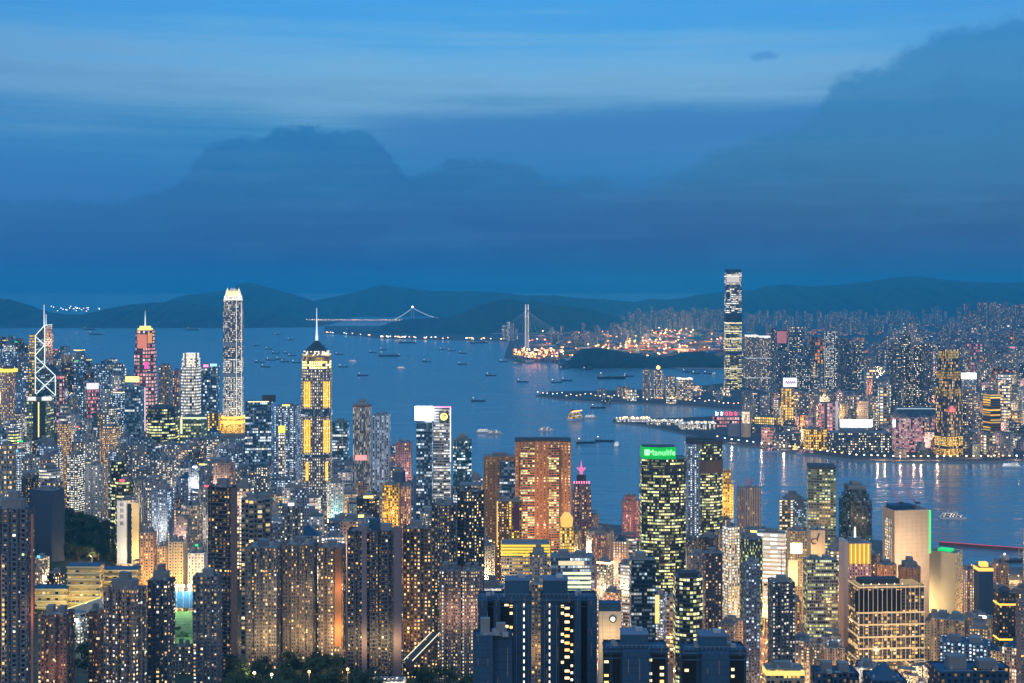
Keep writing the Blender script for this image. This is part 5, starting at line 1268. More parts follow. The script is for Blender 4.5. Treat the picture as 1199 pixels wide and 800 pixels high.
for x0, x1, yt, Y, st, pl, lab in (
    (872, 888, 394, 5150, 'far', 'comb3', 'wide gridded block with bright roofline right of the soaring tower, left half'), (888.5, 902, 395, 5160, 'far', 'comb2', 'wide gridded block with bright roofline right of the soaring tower, right half'),
    (902, 909, 384, 5400, 'fardark', 'cross', 'slim dark tower between the gridded block and the pink topped tower'), (909.5, 921.5, 387, 5500, 'fardark', 'cross', 'dark tower with a pink lit upper face on the far shore'),
    (922, 940, 383, 5400, 'fardark', 'comb2', 'tall plain dark tower right of the pink topped tower'), (940.5, 950, 404, 5200, 'fardark', 'cross', 'shorter dark tower with a round top beside the orange hillside glow'),
    (965, 980.5, 388, 5150, 'fardark', 'cross', 'dark tower, tallest of the dense dark estate right of the orange glow'), (981, 996, 397, 5100, 'fardark', 'cross', 'dark tower in the middle of the dense dark estate'), (996.5, 1011, 402, 5050, 'fardark', 'cross', 'dark tower at the right end of the dense dark estate'),
    (926, 950, 420, 4900, 'fardark', 'comb2', 'lower dark block before the tall plain dark tower'), (905, 925, 413, 4950, 'fardark', 'comb2', 'low dark block under the slim dark tower')):
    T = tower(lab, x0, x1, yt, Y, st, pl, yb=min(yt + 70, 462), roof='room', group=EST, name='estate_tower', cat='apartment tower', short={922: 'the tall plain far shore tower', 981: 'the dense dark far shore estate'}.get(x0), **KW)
    if yt in (394, 395):
        mb = MB(); mb.prism(inset(T.poly, 1.02), T.h - 2, T.h + 5, bottom=True); mb.build('lit_roofline', glow('roofline', (.95, .95, .8), .9), T.root)
        for y in (420, 443):
            z = CAMZ - (y - HORY) * Y / FOC - T.zb; mb = MB(); mb.prism(inset(T.poly, 1.015), z, z + 3, bottom=True); mb.build('lit_floor', glow('floor_cool', (.85, .95, 1), .5), T.root)
    if x0 == 909.5: panel(T, 'pink_wall', 910, 921, 388, 402, glow('wall_pink', (1, .32, .32), .32), 1, .5)
for x0, x1, yt, st, lab in ((752, 763.5, 433, 'far', 'grey waterside tower at the tip of the far breakwater, left twin'), (764.5, 777, 434, 'far', 'grey waterside tower with a warm roof lamp, right twin'), (778.5, 790, 441, 'far', 'dim slab tower between the waterside twins and the lit pair'), (792, 811, 444, 'farwarm', 'waterside tower with warm windows and bright roof edge')):
    T = tower(lab, x0, x1, yt, 4640 if yt < 444 else 4600, st, 'comb2', yb=468, roof='room', name='estate_tower', cat='apartment tower', short={752: 'the waterside towers on the breakwater'}.get(x0), **KW)
    if x0 == 792: mb = MB(); mb.prism(inset(T.poly, 1.02), T.h - 2, T.h + 3, bottom=True); mb.build('lit_roofline', glow('roofline', (.95, .95, .8), .9), T.root)
    if x0 == 764.5: mb = MB(); mb.ball((0, 0, T.h + 10), 7); mb.build('roof_lamp', G_AMBER, T.root)
CLU = 'large dark residential cluster behind the far shore malls'
for x0, x1, yt, Y, lab in ((1043, 1055, 401, 4120, 'first tower from the left of the large dark cluster'), (1055.5, 1066, 392, 4180, 'second tower from the left of the large dark cluster, rising higher'), (1063, 1073, 379, 4700, 'pale tower peeping over the middle of the large dark cluster'), (1066.5, 1079, 404, 4140, 'third tower of the large dark cluster'), (1079.5, 1092, 403, 4120, 'last tower on the right of the large dark cluster')):
    T = tower(lab, x0, x1, yt, Y, 'far' if 'pale' in lab else 'fardark', 'cross' if 'pale' in lab else 'comb2', yb=478, roof='step', name='estate_tower', cat='apartment tower', group=CLU, short={1055.5: 'the large dark cluster'}.get(x0), **KW)
T = tower('long dark teal podium below the large dark cluster', 1043, 1098, 479, 3900, 'blank', 'box', q=.5, yb=490, roof=None, name='podium_block', cat='building', **KW)
mb = MB(); mb.box(0, -T.d * .49, T.h - 1, T.w, 1, 2.2); mb.build('lit_edge', glow('edge_cool', (.8, .95, 1), 1.0), T.root)
T = office('golden stepped tower on the far shore with lit upper tiers', 1094, 1127.5, 410, 3065, 'glassdark', 'box', rot=28, q=.8, yb=535, roof='room', tiers=[((1, 1), .30), ((.98, .95), .62), ((.86, .9), .80), ((.66, .75), 1.0)], short='the golden stepped far shore tower', sc=1.0, **KW)
T.walls.data.materials[0] = facade('goldtier', (.07, .07, .08), bay=4.2, fh=7.5, ww=.5, wh=.72, lit=.42, pal='warm', e=1.3, colv=.8)
for hf, f in ((.955, (.67, .76)), (.765, (.87, .91)), (.60, (.99, .96))):
    z = T.h * hf; mb = MB(); p = [(x * f[0], y * f[1]) for x, y in T.poly]; mb.prism(p, z - 10, z + 8, bottom=True, bay=4, fh=9); mb.build('lit_tier', facade('tierlit%d' % int(hf * 100), (.3, .2, .08), bay=3.6, fh=6, ww=.5, wh=.7, lit=.75, pal='gold', e=.9, colv=.6), T.root)
z = T.h * .03
mb = MB(); mb.prism(inset(T.poly, 1.04), z - 6, z + 10, bottom=True); mb.build('lit_tier', STY['goldlit'][0], T.root)
z = T.h * .14
mb = MB(); mb.prism(inset(T.poly, 1.02), z - 12, z + 10, bottom=True); mb.build('lit_tier', STY['goldlit'][0], T.root)
a = Vector((0, -T.d / 2 - 2, T.h * .42)); mb = MB()
for i in range(11): an = math.pi * i / 10; mb.bar((-14, a.y, a.z), (-14 + 15 * math.cos(an), a.y, a.z + 15 * math.sin(an)), 1.2, 4, .4)
mb.build('light_fan', glow('fan_red', (1, .2, .2), 1.0), T.root)
T = office('tower with bright orange gold horizontal bands on the far shore', 1151, 1171.5, 462, 3350, 'officewarm', 'box', rot=16, yb=507, roof='step', sc=1.0, **KW)
T.walls.data.materials[0] = facade('bandgold', (.20, .12, .05), bay=30, fh=6.5, ww=1.0, wh=.5, lit=.95, pal='gold', e=1.2, colv=0)
T = office('block wrapped in a pink and white pixel light wall', 1045, 1082.5, 490, 3150, 'ledpink', 'box', q=.4, yb=522, roof=None, name='mall_block', cat='shopping mall', short='the pink pixel wall block', sc=1.0, **KW)
T.walls.data.materials[0] = facade('pixelwall', (.2, .15, .17), bay=4.2, fh=4.2, ww=.86, wh=.86, lit=.85, pal='pink', e=.7, colv=.3)
T = office('long low dark speckled hotel block by the promenade', 968, 1044, 507, 3120, 'fardark', 'comb3', q=.35, yb=537, roof='room', name='hotel_block', cat='hotel', **KW)
T = office('yellow lit tower under a white roof screen on the far shore', 914.5, 929, 455, 3700, 'goldlit', 'box', yb=490, roof=None, short='the tower under the white roof screen', **KW)
panel(T, 'roof_screen', 917, 933, 442.5, 453, glow('screen_lilac', (.93, .88, 1), 1.1), 2, -4)
a = fpt(T, 925, 448, 2); mb = MB()
for k in range(5): mb.bar((a.x - 12 + k * 6, -T.d / 2 + 2, a.z - 4), (a.x - 9 + k * 6, -T.d / 2 + 2, a.z + 4), 1.2); mb.bar((a.x - 9 + k * 6, -T.d / 2 + 2, a.z + 4), (a.x - 7 + k * 6, -T.d / 2 + 2, a.z - 3), 1.0)
mb.build('screen_lettering', plain('letters_purple', (.12, .02, .25)), T.root)
T = office('tower with two pink lit bays and a white right edge on the far shore', 958, 978, 472, 3400, 'ledpink', 'box', yb=507, roof=None, **KW)
panel(T, 'dark_slot', 965.5, 968.5, 472, 507, ROOFD, 1, .5); panel(T, 'white_edge', 978, 981, 470, 507, plain('white_paint', (.75, .75, .75)), 3, -2)
T = office('pinkish block with a red roof sign beside the cruise pier', 834, 866, 488, 3720, 'ledpink', 'box', q=.5, yb=505, roof=None, short='the block with red roof sign', **KW)
for k, px in enumerate((839.5, 845, 850.5, 856, 861.5)):
    a = fpt(T, px, 484.5, 0); mb = MB()
    mb.box(a.x, -T.d * .45, a.z - 4, 8, 1, 1.6, bottom=True); mb.box(a.x, -T.d * .45, a.z + 2, 8, 1, 1.6, bottom=True); mb.box(a.x - 2.6 + (k % 3) * 2, -T.d * .45 - .1, a.z - 6, 1.8, 1, 12, bottom=True); mb.box(a.x + 2.5, -T.d * .45 - .1, a.z - 5, 1.5, 1, 8, bottom=True)
    mb.build('sign_character', G_WHITE if k < 2 else glow('sign_red', (1, .03, .10), 3), T.root)
T = tower('plain grey blue block with no windows on the promenade', 850.5, 866, 497, 3480, 'blank', 'box', yb=520, roof=None, name='plain_block', cat='building', **KW)
T.walls.data.materials[0] = plain('grey_blue_wall', (.2, .22, .26), .8)
T = tower('curved pale hall with lit columns next to the plain grey block', 867.5, 879, 497, 3460, 'beigeblank', 'round', yb=522, roof=None, name='round_hall', cat='hall', **KW); flood(T, 873, 521, (1, .7, .4), 60000, 40)
T = office('long golden lit block sloping behind the promenade', 879, 914, 489, 3780, 'goldlit', 'box', rot=-24, q=.4, yb=503, roof='room', name='mall_block', cat='shopping mall', **KW)
T = office('golden lit grand hotel with a pale front', 941, 968, 503, 3180, 'goldlit', 'comb2', q=.5, yb=525, roof='room', name='hotel_block', cat='hotel', short='the golden lit grand hotel', **KW)
T = tower('dark low hall with a sloping roof on the promenade', 906, 937, 509, 3220, 'fardark', 'ell', q=.6, yb=530, roof='room', name='low_hall', cat='hall', **KW)
T = tower('glowing cone of light fountain on the promenade', 928, 934, 520, 3190, 'goldlit', 'round', yb=532, roof=None, name='light_cone', cat='installation', tiers=[(1, .3), (.6, .7), (.25, 1)], **KW); T.walls.data.materials[0] = glow('cone_yellow', (1, .8, .25), .8)
T = office('flat dark mall with a glaring white screen along its roof', 985, 1023, 499, 3300, 'fardark', 'box', q=.5, yb=507, roof=None, name='mall_block', cat='shopping mall', short='the mall with glaring white screen', **KW)
panel(T, 'roof_screen', 984, 1021, 491.5, 500, glow('screen_far', (.95, .97, 1), 6.0, True), 3, 1)
T = office('plain tower with a glaring white screen near the gold stepped tower', 1124, 1143, 443, 4600, 'far', 'box', yb=460, roof=None, **KW)
panel(T, 'roof_screen', 1124.5, 1143, 437, 443.5, glow('screen_far', (.95, .97, 1), 6.0, True), 3, 1)
for x0, x1, yt, Y, lab in ((945, 966, 395, 5600, 'glowing orange terraces between two dark far shore towers'), (1160, 1176, 430, 5000, 'orange lit terrace roofs near the right edge, left part'), (1174, 1191, 434, 4900, 'orange lit terrace roofs near the right edge, right part'), (1178, 1194, 389, 7800, 'orange lit buildings high on the far right hillside')):
    T = tower(lab, x0, x1, yt, Y, 'goldlit', 'box', rot=30, q=.8, yb=min(yt + 16, 440), roof='room', name='lit_terraces', cat='building', tiers=[(1.0, .8), (.85, .93), (.6, 1.0)], **KW)
    T.walls.data.materials[0] = STY['orangelit'][0]
# cruise pier
r = thing('pier_terminal', 'long low pier building with bright deck lights reaching into the harbour', 'pier building', ((780 - MIDX) * 3840 / FOC, 3840, 4))
LAND.append((780, 496, 'the long lit pier', 110))
for k, (px0, px1, Y, h) in enumerate(((722, 762, 3880, 9), (758, 800, 3790, 11), (796, 838, 3680, 16))):
    a, b = (px0 - MIDX) * Y / FOC - (780 - MIDX) * 3840 / FOC, (px1 - MIDX) * Y / FOC - (780 - MIDX) * 3840 / FOC
    mb = MB(); mb.box((a + b) / 2, Y - 3840, 0, b - a, 60, h, bay=6, fh=4); mb.build('hall', facade('pier%d' % k, (.3, .26, .2), bay=6, fh=4, ww=.7, wh=.6, lit=.7, pal='white', e=1.2), r)
    rp = random.Random(k); mb = MB()
    for _ in range(40): mb.box(rp.uniform(a, b), Y - 3840 + rp.uniform(-28, 28), h + .2, 2.4, 2.4, 2.4)
    mb.build('deck_lamps', G_CREAM if k else G_WARM, r)
ALL.append(dict(x0=720, x1=838, yt=492, yb=508, Y=3700, X=(780 - MIDX) * 3800 / FOC, Yc=3800, R=150, hero=True))
# ------------------------------------------------------------------ the dense city between the landmarks
def lerp(pts, x):
    if x <= pts[0][0]: return pts[0][1]
    for (a, ya), (b, yb) in zip(pts, pts[1:]):
        if x <= b: return ya + (yb - ya) * (x - a) / (b - a)
    return pts[-1][1]
SKY_LINE = [(0, 392), (28, 393), (34, 412), (60, 410), (75, 403), (95, 408), (110, 428), (130, 418), (150, 428), (165, 440), (200, 440), (235, 450), (262, 474), (290, 478), (320, 484), (352, 490), (390, 502), (412, 507), (440, 507), (460, 516), (490, 522),
            (530, 532), (556, 542), (570, 562), (604, 572), (668, 578), (692, 602), (715, 614), (750, 606), (805, 594), (846, 594), (870, 615), (905, 620), (945, 624), (985, 628), (1032, 642), (1090, 657), (1130, 670), (1165, 680), (1199, 692)]
FAR_LINE = [(850, 440), (866, 420), (870, 402), (900, 406), (960, 408), (1010, 412), (1030, 398), (1042, 390), (1060, 376), (1075, 378), (1090, 394), (1110, 396), (1130, 380), (1160, 366), (1185, 362), (1199, 362)]
TONES = {'greycool': 'cool grey', 'palecool': 'pale grey', 'grey': 'grey', 'pale': 'pale grey', 'bluegrey': 'blue grey', 'pink': 'pinkish', 'tan': 'tan', 'cream': 'cream', 'brown': 'brown', 'dark': 'dark', 'darkwarm': 'dark warm lit', 'white': 'white', 'glassdark': 'dark glass', 'glassgreen': 'greenish glass',
         'glassblue': 'blue glass', 'officepale': 'pale striped', 'officewarm': 'amber striped', 'shop': 'brightly lit', 'far': 'blue grey', 'farwarm': 'warm grey', 'fardark': 'dark', 'lux': 'bright white lit', 'goldlit': 'golden lit', 'rose': 'rose', 'fins': 'finned tan', 'ledpink': 'pink lit', 'glassteal': 'teal glass'}
FEATS = {'room': 'a plain roof room', 'rooms': 'two roof rooms', 'tanks': 'two round roof tanks', 'mast': 'a thin roof mast', 'step': 'a stepped roof box', 'frame': 'an open roof frame', 'sign': 'a yellow roof sign', 'redsign': 'a red roof sign', 'greensign': 'a green roof sign',
         'bluesign': 'a blue roof sign', 'whitesign': 'a white roof sign', 'crownlit': 'a warm lit crown', 'pyramid': 'a pointed blue roof', None: 'a bare flat roof'}
def describe(size, tone, noun, feats, px, py, w, rr):
    """a label that holds for this one tower only: look, roof, and the landmark it stands next to"""
    near = sorted(LAND, key=lambda L: abs(L[0] - px) + .8 * abs(L[1] - py))[:9]
    ff = list(feats); 
    for pss in range(2):
        for L in near:
            dx, dy = px - L[0], py - L[1]
            if abs(dx) > L[3] / 2 + w / 2: rel = 'left of' if dx < 0 else 'right of'
            else: rel = 'below' if dy > 0 else 'above'
            if pss and rel in ('left of', 'right of'): rel = ('lower ' if dy > 0 else 'higher ') + rel
            for f in ff:
                lab = ' '.join(f'{size} {tone} {noun} with {FEATS[f]}, {rel} {L[2]}'.split())
                if lab not in LABELS and len(lab.split()) <= 16: return lab, f
    return None, None
COVER = [900.0] * 1260
def cover_add(x0, x1, yt):
    for k in range(max(0, int(x0)), min(1259, int(x1) + 1)): COVER[k] = min(COVER[k], yt)
def seen(x0, x1, yt):
    ks = [k for k in range(max(0, int(x0) + 1), min(1200, int(x1)))]
    return sum(1 for k in ks if yt < COVER[k] - 2.5) >= max(2, .3 * len(ks)) if ks else False
COUNT = {}
def pick(rr, table): return rr.choices([a for a, _ in table], [b for _, b in table])[0]
def zone_style(px, Y, rr):
    if px < 270: t = [('bluegrey', 6), ('greycool', 8), ('dark', 3), ('palecool', 5), ('grey', 1.5), ('pink', 1.2), ('far', 2), ('glassblue', 2), ('officepale', 1.5), ('tan', .8), ('glassdark', 1), ('shop', .6), ('white', 1)]
    elif px < 560: t = [('grey', 3), ('greycool', 4), ('palecool', 3), ('pale', 2.5), ('bluegrey', 4), ('pink', 2.2), ('tan', 2), ('cream', 1.4), ('white', 2), ('dark', 1), ('officepale', 2), ('glassteal', .8), ('brown', .8), ('shop', .8), ('rose', .8)]
    elif px < 760: t = [('tan', 3), ('pink', 3.5), ('cream', 2.5), ('grey', 3), ('pale', 2.5), ('brown', 1), ('shop', 1), ('rose', 1.6), ('officepale', 1.5), ('dark', .8), ('fins', 1)]
    else: t = [('grey', 3), ('tan', 3), ('cream', 2), ('bluegrey', 2.5), ('dark', 2.5), ('darkwarm', 2), ('glassdark', 2), ('glassgreen', 1.2), ('officepale', 2), ('pink', 1.5), ('fins', 1.5), ('shop', 1), ('officewarm', .8), ('brown', .6)]
    return pick(rr, t)
def blocked(X, Y, R, px, Yv):
    for h in ALL:
        if abs(h['Y'] - Y) < 160 and (h['X'] - X) ** 2 + (h['Yc'] - Y) ** 2 < (h['R'] * .78 + R) ** 2: return True
    if 268 < px < 566 and Y < 985: return True
    if 883 < px < 901 and Y < 1620: return True
    if 70 < px < 136 and 1480 < Y < 1800: return True
    return False
def fill_city():
    rr = random.Random(21); cand = []
    Y = 1110.0
    row = 0
    while Y < 6200:
        cell = 33 if Y < 1700 else 37 if Y < 2400 else 46 if Y < 3500 else 64
        x = -740.0 * Y / FOC
        while x < 640 * Y / FOC:
            X = x + rr.uniform(-.16, .16) * cell; Yy = Y + rr.uniform(-.2, .2) * cell; px = PX(X, Yy)
            if -8 < px < 1207 and Yy < coast(px) - 22 and not (row % 4 == 3 and rr.random() < .7): cand.append((Yy, X, px, cell))
            x += cell * (1.0 if int(x / cell) % 5 else 1.35)
        Y += cell * 1.02; row += 1
    heroes = sorted([h for h in ALL], key=lambda h: h['Y']); hi = 0
    cand.sort()
    for Yc, X, px, cell in cand:
        if px > 560 and Yc < 1230: continue
        if px < 40 and Yc < 1300: continue
        while hi < len(heroes) and heroes[hi]['Y'] < Yc:
            if not heroes[hi].get('low'): cover_add(heroes[hi]['x0'], heroes[hi]['x1'], heroes[hi]['yt'])
            hi += 1
        w = rr.uniform(.52, .82) * cell
        if blocked(X, Yc, w * .5, px, Yc): continue
        k = FOC / Yc; x0, x1 = px - w * k / 2, px + w * k / 2; zb = elev(px, Yc)
        h = rr.choice((rr.uniform(30, 70), rr.uniform(60, 110), rr.uniform(85, 135), rr.uniform(85, 150)))
        if Yc > 2600: h *= 1.15
        if px > 620 and Yc > 1750: h = rr.uniform(25, 85)
        yt = PY(zb + h, Yc)
        lim = lerp(SKY_LINE, px)
        for o in ALL:
            if o['Y'] > Yc - 4 and o['x1'] > x0 - 1 and o['x0'] < x1 + 1: lim = max(lim, o['yb'])
        lim += abs(rr.gauss(0, 1)) * 13 + 1
        yt = max(yt, lim)
        h = (CAMZ - (yt - HORY) / k) - zb
        if h < 12 or yt > 803: continue
        if not seen(x0, x1, yt): continue
        cover_add(x0, x1, yt)
        st = zone_style(px, Yc, rr)
        isoff = st in ('glassdark', 'glassgreen', 'glassblue', 'officepale', 'officewarm', 'glassteal')
        low = h < 42
        name, noun, cat = ('low_block', 'block', 'low block') if low else ('office_tower', 'office tower', 'office tower') if isoff else ('apartment_tower', 'tower', 'apartment tower')
        size = 'low' if low else 'slim' if h / w > 4.6 else 'broad' if h / w < 2.6 else 'tall' if h > 110 else ''
        feats = ['room', 'rooms', 'tanks', 'step', 'frame', 'mast']
        rr.shuffle(feats)
        if rr.random() < .13: feats = [rr.choice(['redsign', 'greensign', 'bluesign', 'whitesign', 'sign', 'crownlit'])] + feats
        elif rr.random() < .05: feats = ['pyramid'] + feats
        lab, ft = describe(size, TONES[st], noun, feats, px, yt + 10, w * k, rr)
        if lab is None: continue
        plan = rr.choice(['box', 'cham'] if isoff else ['box', 'comb1', 'comb2', 'cross', 'cross', 'comb2', 'comb3'] if not low else ['box', 'comb2', 'ell'])
        base_rot = -14 if px < 300 else 8 if px < 620 else -22
        tower(lab, x0, x1, yt, Yc - w * .4, st, plan, rot=base_rot + rr.choice((0, 0, 90)) * 0 + rr.uniform(-4, 4) + (rr.uniform(-25, 25) if rr.random() < .2 else 0), q=rr.uniform(.7, 1.15), roof=ft, name=name, cat=cat,
              group='towers of the dense city on the near shore', zbase=zb, detail=Yc < 1750, seed=rr.randint(0, 9999))
        TT = LAST[0]
        if rr.random() < (.62 if px > 560 else .34) and yt + 18 < COVER[int(min(max(px, 0), 1199))] + 60:
            flood(TT, px, min(yt + rr.uniform(20, 55), 795), rr.choice(((1, .55, .2), (1, .66, .34), (1, .74, .5), (1, .5, .42), (1, .8, .6))), rr.uniform(22000, 70000) * (1 if px > 560 else .75), rr.uniform(9, 16), 1)  # warm spot added in mid-air before the wall, standing in for street glow
        ALL[-1]['hero'] = False
        COUNT[name] = COUNT.get(name, 0) + 1
_x = (100 - MIDX) * 1600 / FOC
ALL.append(dict(x0=64, x1=136, yt=604, yb=668, Y=1490, X=_x, Yc=1640, R=60, hero=True, low=True))      # keep the small wooded hill in view
fill_city()

def fill_far():
    global COVER
    rr = random.Random(5); COVER = [541.0] * 1260
    cand = []; Y = 3060.0
    while Y < 10500:
        cell = 52 if Y < 4000 else 66 if Y < 5500 else 110
        x = 255.0 * Y / FOC
        while x < 610 * Y / FOC:
            X = x + rr.uniform(-.2, .2) * cell; Yy = Y + rr.uniform(-.25, .25) * cell; px = PX(X, Yy)
            ysea = HORY + CAMZ * FOC / Yy
            near = lerp([(850, 3335), (900, 3225), (960, 3095), (1000, 3015), (1050, 2985), (1199, 2998)], px)
            if 872 < px < 1206 and Yy > near + 30 and not (1000 < px < 1043 and 5150 < Yy < 6800) and not (px < 905 and 4150 < Yy < 4950): cand.append((Yy, X, px, cell))
            x += cell
        Y += cell * (1.1 if Y < 5000 else 1.4)
    for _ in range(26):
        px = rr.uniform(700, 850); Yy = rr.uniform(4480, 5000); cand.append((Yy, (px - MIDX) * Yy / FOC, px, 60))
    heroes = sorted([h for h in ALL if h['hero'] and h['Y'] > 2900 and h['x0'] > 700], key=lambda h: h['Y']); hi = 0
    cand.sort()
    rest = [MB(), MB()]; n = 0
    for Yc, X, px, cell in cand:
        while hi < len(heroes) and heroes[hi]['Y'] < Yc:
            cover_add(heroes[hi]['x0'], heroes[hi]['x1'], heroes[hi]['yt']); hi += 1
        w = rr.uniform(.42, .75) * cell; k = FOC / Yc
        if any(abs(h['Y'] - Yc) < 250 and (h['X'] - X) ** 2 + (h['Yc'] - Yc) ** 2 < (h['R'] * .8 + w * .5) ** 2 for h in heroes): continue
        x0, x1 = px - w * k / 2, px + w * k / 2
        h = rr.uniform(14, 40) if px < 850 else rr.choice((rr.uniform(20, 55), rr.uniform(40, 90), rr.uniform(70, 140))) if Yc < 5200 else rr.uniform(60, 150)
        if Yc < 3500: h = rr.uniform(18, 62)
        zb = 4 + max(0, Yc - 6500) * .012
        yt = PY(zb + h, Yc); lim = lerp(FAR_LINE, px) if px > 850 else 452
        for o in heroes:
            if o['Y'] > Yc - 4 and o['x1'] > x0 - 1 and o['x0'] < x1 + 1: lim = max(lim, o['yb'] - 4)
        yt = max(yt, lim + abs(rr.gauss(0, 1)) * 7)
        h = (CAMZ - (yt - HORY) / k) - zb
        if h < 8: continue
        ks = [q for q in range(int(x0) + 1, min(1199, int(x1) + 1))]
        if not any(yt < COVER[q] - 1.2 for q in ks): continue
        cover_add(x0, x1, yt)
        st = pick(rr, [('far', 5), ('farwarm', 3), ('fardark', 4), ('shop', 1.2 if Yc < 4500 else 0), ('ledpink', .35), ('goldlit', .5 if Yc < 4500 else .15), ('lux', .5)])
        if n < 285:
            low = h < 40; noun = 'block' if low else 'tower'; size = 'low' if low else 'slim' if h / w > 4 else 'broad' if h / w < 2.2 else ''
            feats = ['room', 'rooms', 'step']; rr.shuffle(feats)
            if rr.random() < .12: feats = [rr.choice(['redsign', 'whitesign', 'sign'])] + feats
            lab, ft = describe(size, TONES[st], 'far shore ' + noun, feats, px, yt + 5, w * k, rr)
            if lab is not None:
                tower(lab, x0, x1, yt, Yc - w * .4, st, rr.choice(['box', 'comb2', 'cross']), rot=rr.choice((0, 25, -20)) + rr.uniform(-6, 6), q=rr.uniform(.6, 1.1), roof=ft, name='far_shore_building', cat='building', zbase=zb,
                      detail=False, group='buildings on the far shore', seed=rr.randint(0, 9999))
                if Yc < 5200 and rr.random() < .45: flood(LAST[0], px, yt + rr.uniform(5, 14), rr.choice(((1, .5, .16), (1, .62, .28), (1, .74, .42), (1, .42, .3))), rr.uniform(60000, 200000), 26, 2)  # added warm spot without a lamp, gives the far shore its golden glow
                ALL[-1]['hero'] = False; n += 1; continue
        rest[rr.random() < .4].box(X, Yc, zb - 3, w, w * .8, h + 3, rr.uniform(-.4, .4), bay=5.5, fh=6)
    # the far new towns under the hills: one mass of small towers
    for px0, px1, Y0, Y1, hh, cnt in ((728, 850, 11500, 13500, (50, 130), 110), (868, 1010, 10500, 14500, (25, 80), 80), (1000, 1199, 10500, 14500, (25, 110), 90), (1130, 1199, 9000, 10400, (120, 260), 60), (640, 760, 8500, 11000, (15, 60), 60), (1100, 1199, 7000, 9000, (50, 130), 80)):
        for _ in range(cnt):
            Yc = rr.uniform(Y0, Y1); px = rr.uniform(px0, px1); zb = 4 + max(0, Yc - 6500) * .012; w = rr.uniform(22, 44)
            rest[rr.random() < .4].box((px - MIDX) * Yc / FOC, Yc, zb - 40, w, w, rr.uniform(*hh) + 40, rr.uniform(-.5, .5), bay=5.5, fh=6)
    low = MB()
    for px0, px1, Y0, Y1, cnt in ((872, 1199, 5600, 12000, 110), (1012, 1060, 6800, 9000, 24), (880, 1010, 7000, 11000, 40)):
        for _ in range(cnt):
            Yc = rr.uniform(Y0, Y1); px = rr.gauss((px0 + px1) / 2, (px1 - px0) / 4); zb = 4 + max(0, Yc - 6500) * .012
            if 1000 < px < 1043 and 5150 < Yc < 6800: continue
            low.box((px - MIDX) * Yc / FOC, Yc, zb - 6, rr.uniform(14, 40), rr.uniform(14, 30), rr.uniform(8, 22), rr.uniform(-.4, .4), bay=5, fh=5)
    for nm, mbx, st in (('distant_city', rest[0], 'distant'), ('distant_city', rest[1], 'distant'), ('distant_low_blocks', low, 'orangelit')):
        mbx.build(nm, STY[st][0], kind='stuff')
    print('far individuals', n, 'rest faces', len(rest[0].f))
fill_far()
def outskirts():
    """the city going on past both edges of the view, one mass"""
    rr = random.Random(4); parts = [MB(), MB(), MB()]
    for px0, px1, Y0, Y1, hh, n in ((1212, 1420, 1250, 1760, (40, 120), 90), (-200, -14, 1300, 5500, (50, 140), 120), (1212, 1420, 3050, 6000, (25, 110), 110), (1212, 1420, 6000, 13000, (40, 120), 70)):
        for _ in range(n):
            px, Y = rr.uniform(px0, px1), rr.uniform(Y0, Y1); w = rr.uniform(18, 32) * (1 if Y < 3000 else 1.4)
            if Y < 2500 and Y > coast(px) - 25: continue
            z = elev(px, Y) if px < 600 or Y < 2500 else 4 + max(0, Y - 6500) * .012
            parts[rr.randrange(3)].box((px - MIDX) * Y / FOC, Y, z - 5, w, w * rr.uniform(.7, 1.1), rr.uniform(*hh) + 5, rr.uniform(-.4, .4), bay=3.4 if Y < 3000 else 5.5, fh=3.4 if Y < 3000 else 6)
    for p, st in zip(parts, ('grey', 'far', 'tan')): p.build('city_outskirts', STY[st][0], kind='stuff')
outskirts()
# a handful of towers on the wooded island shore beside the cable bridge
for i, (x0, x1, yt) in enumerate(((587.5, 592, 381), (592.5, 597, 377), (597.5, 602, 379), (603, 606.5, 385))):
    T = tower(['short pale tower, leftmost of four beside the white bridge needles', 'tallest pale tower of the four beside the white bridge needles', 'pale tower third from the left beside the white bridge needles', 'lowest pale tower nearest the white bridge needles'][i], x0, x1, yt, 9800, 'far', 'box', zbase=4, detail=False, roof='room', name='estate_tower', cat='apartment tower')

# ------------------------------------------------------------------ port, bridges
def needle_bridge():
    Y = 8500.0; r_ = FOC / Y
    root = thing('cable_stayed_bridge', 'cable stayed bridge with two white lit needle towers above the port', 'bridge', ((617 - MIDX) / r_, Y, 0))
    X = lambda px: (px - 617) / r_; Z = lambda py: CAMZ - (py - HORY) / r_
    for px, dy in ((615.4, 0), (618.6, 40)):
        mb = MB(); mb.bar((X(px), dy, 0), (X(px), dy, Z(372)), 6.5, 8, 4.8, 0); mb.bar((X(px), dy, Z(372)), (X(px), dy, Z(356.5)), 4.8, 8, 3, 1)
        mb.build('needle_tower', [glow('needle_base', (1, .88, .72), .35), glow('needle_white', (1, .95, .9), .62)], root)
    mb = MB(); mb.box(0, 20, Z(391), 420 / r_ * .2, 30, 4, bottom=True); mb.build('deck', plain('bridge_concrete', (.3, .3, .3)), root)
    mb = MB()
    for k in range(1, 7):
        for s in (-1, 1): mb.bar((0, 20, Z(358 + k)), (s * 38 / r_ * k / 6, 20, Z(391)), 1.0, 3)
    mb.build('stay_cables', STEEL, root)
needle_bridge()
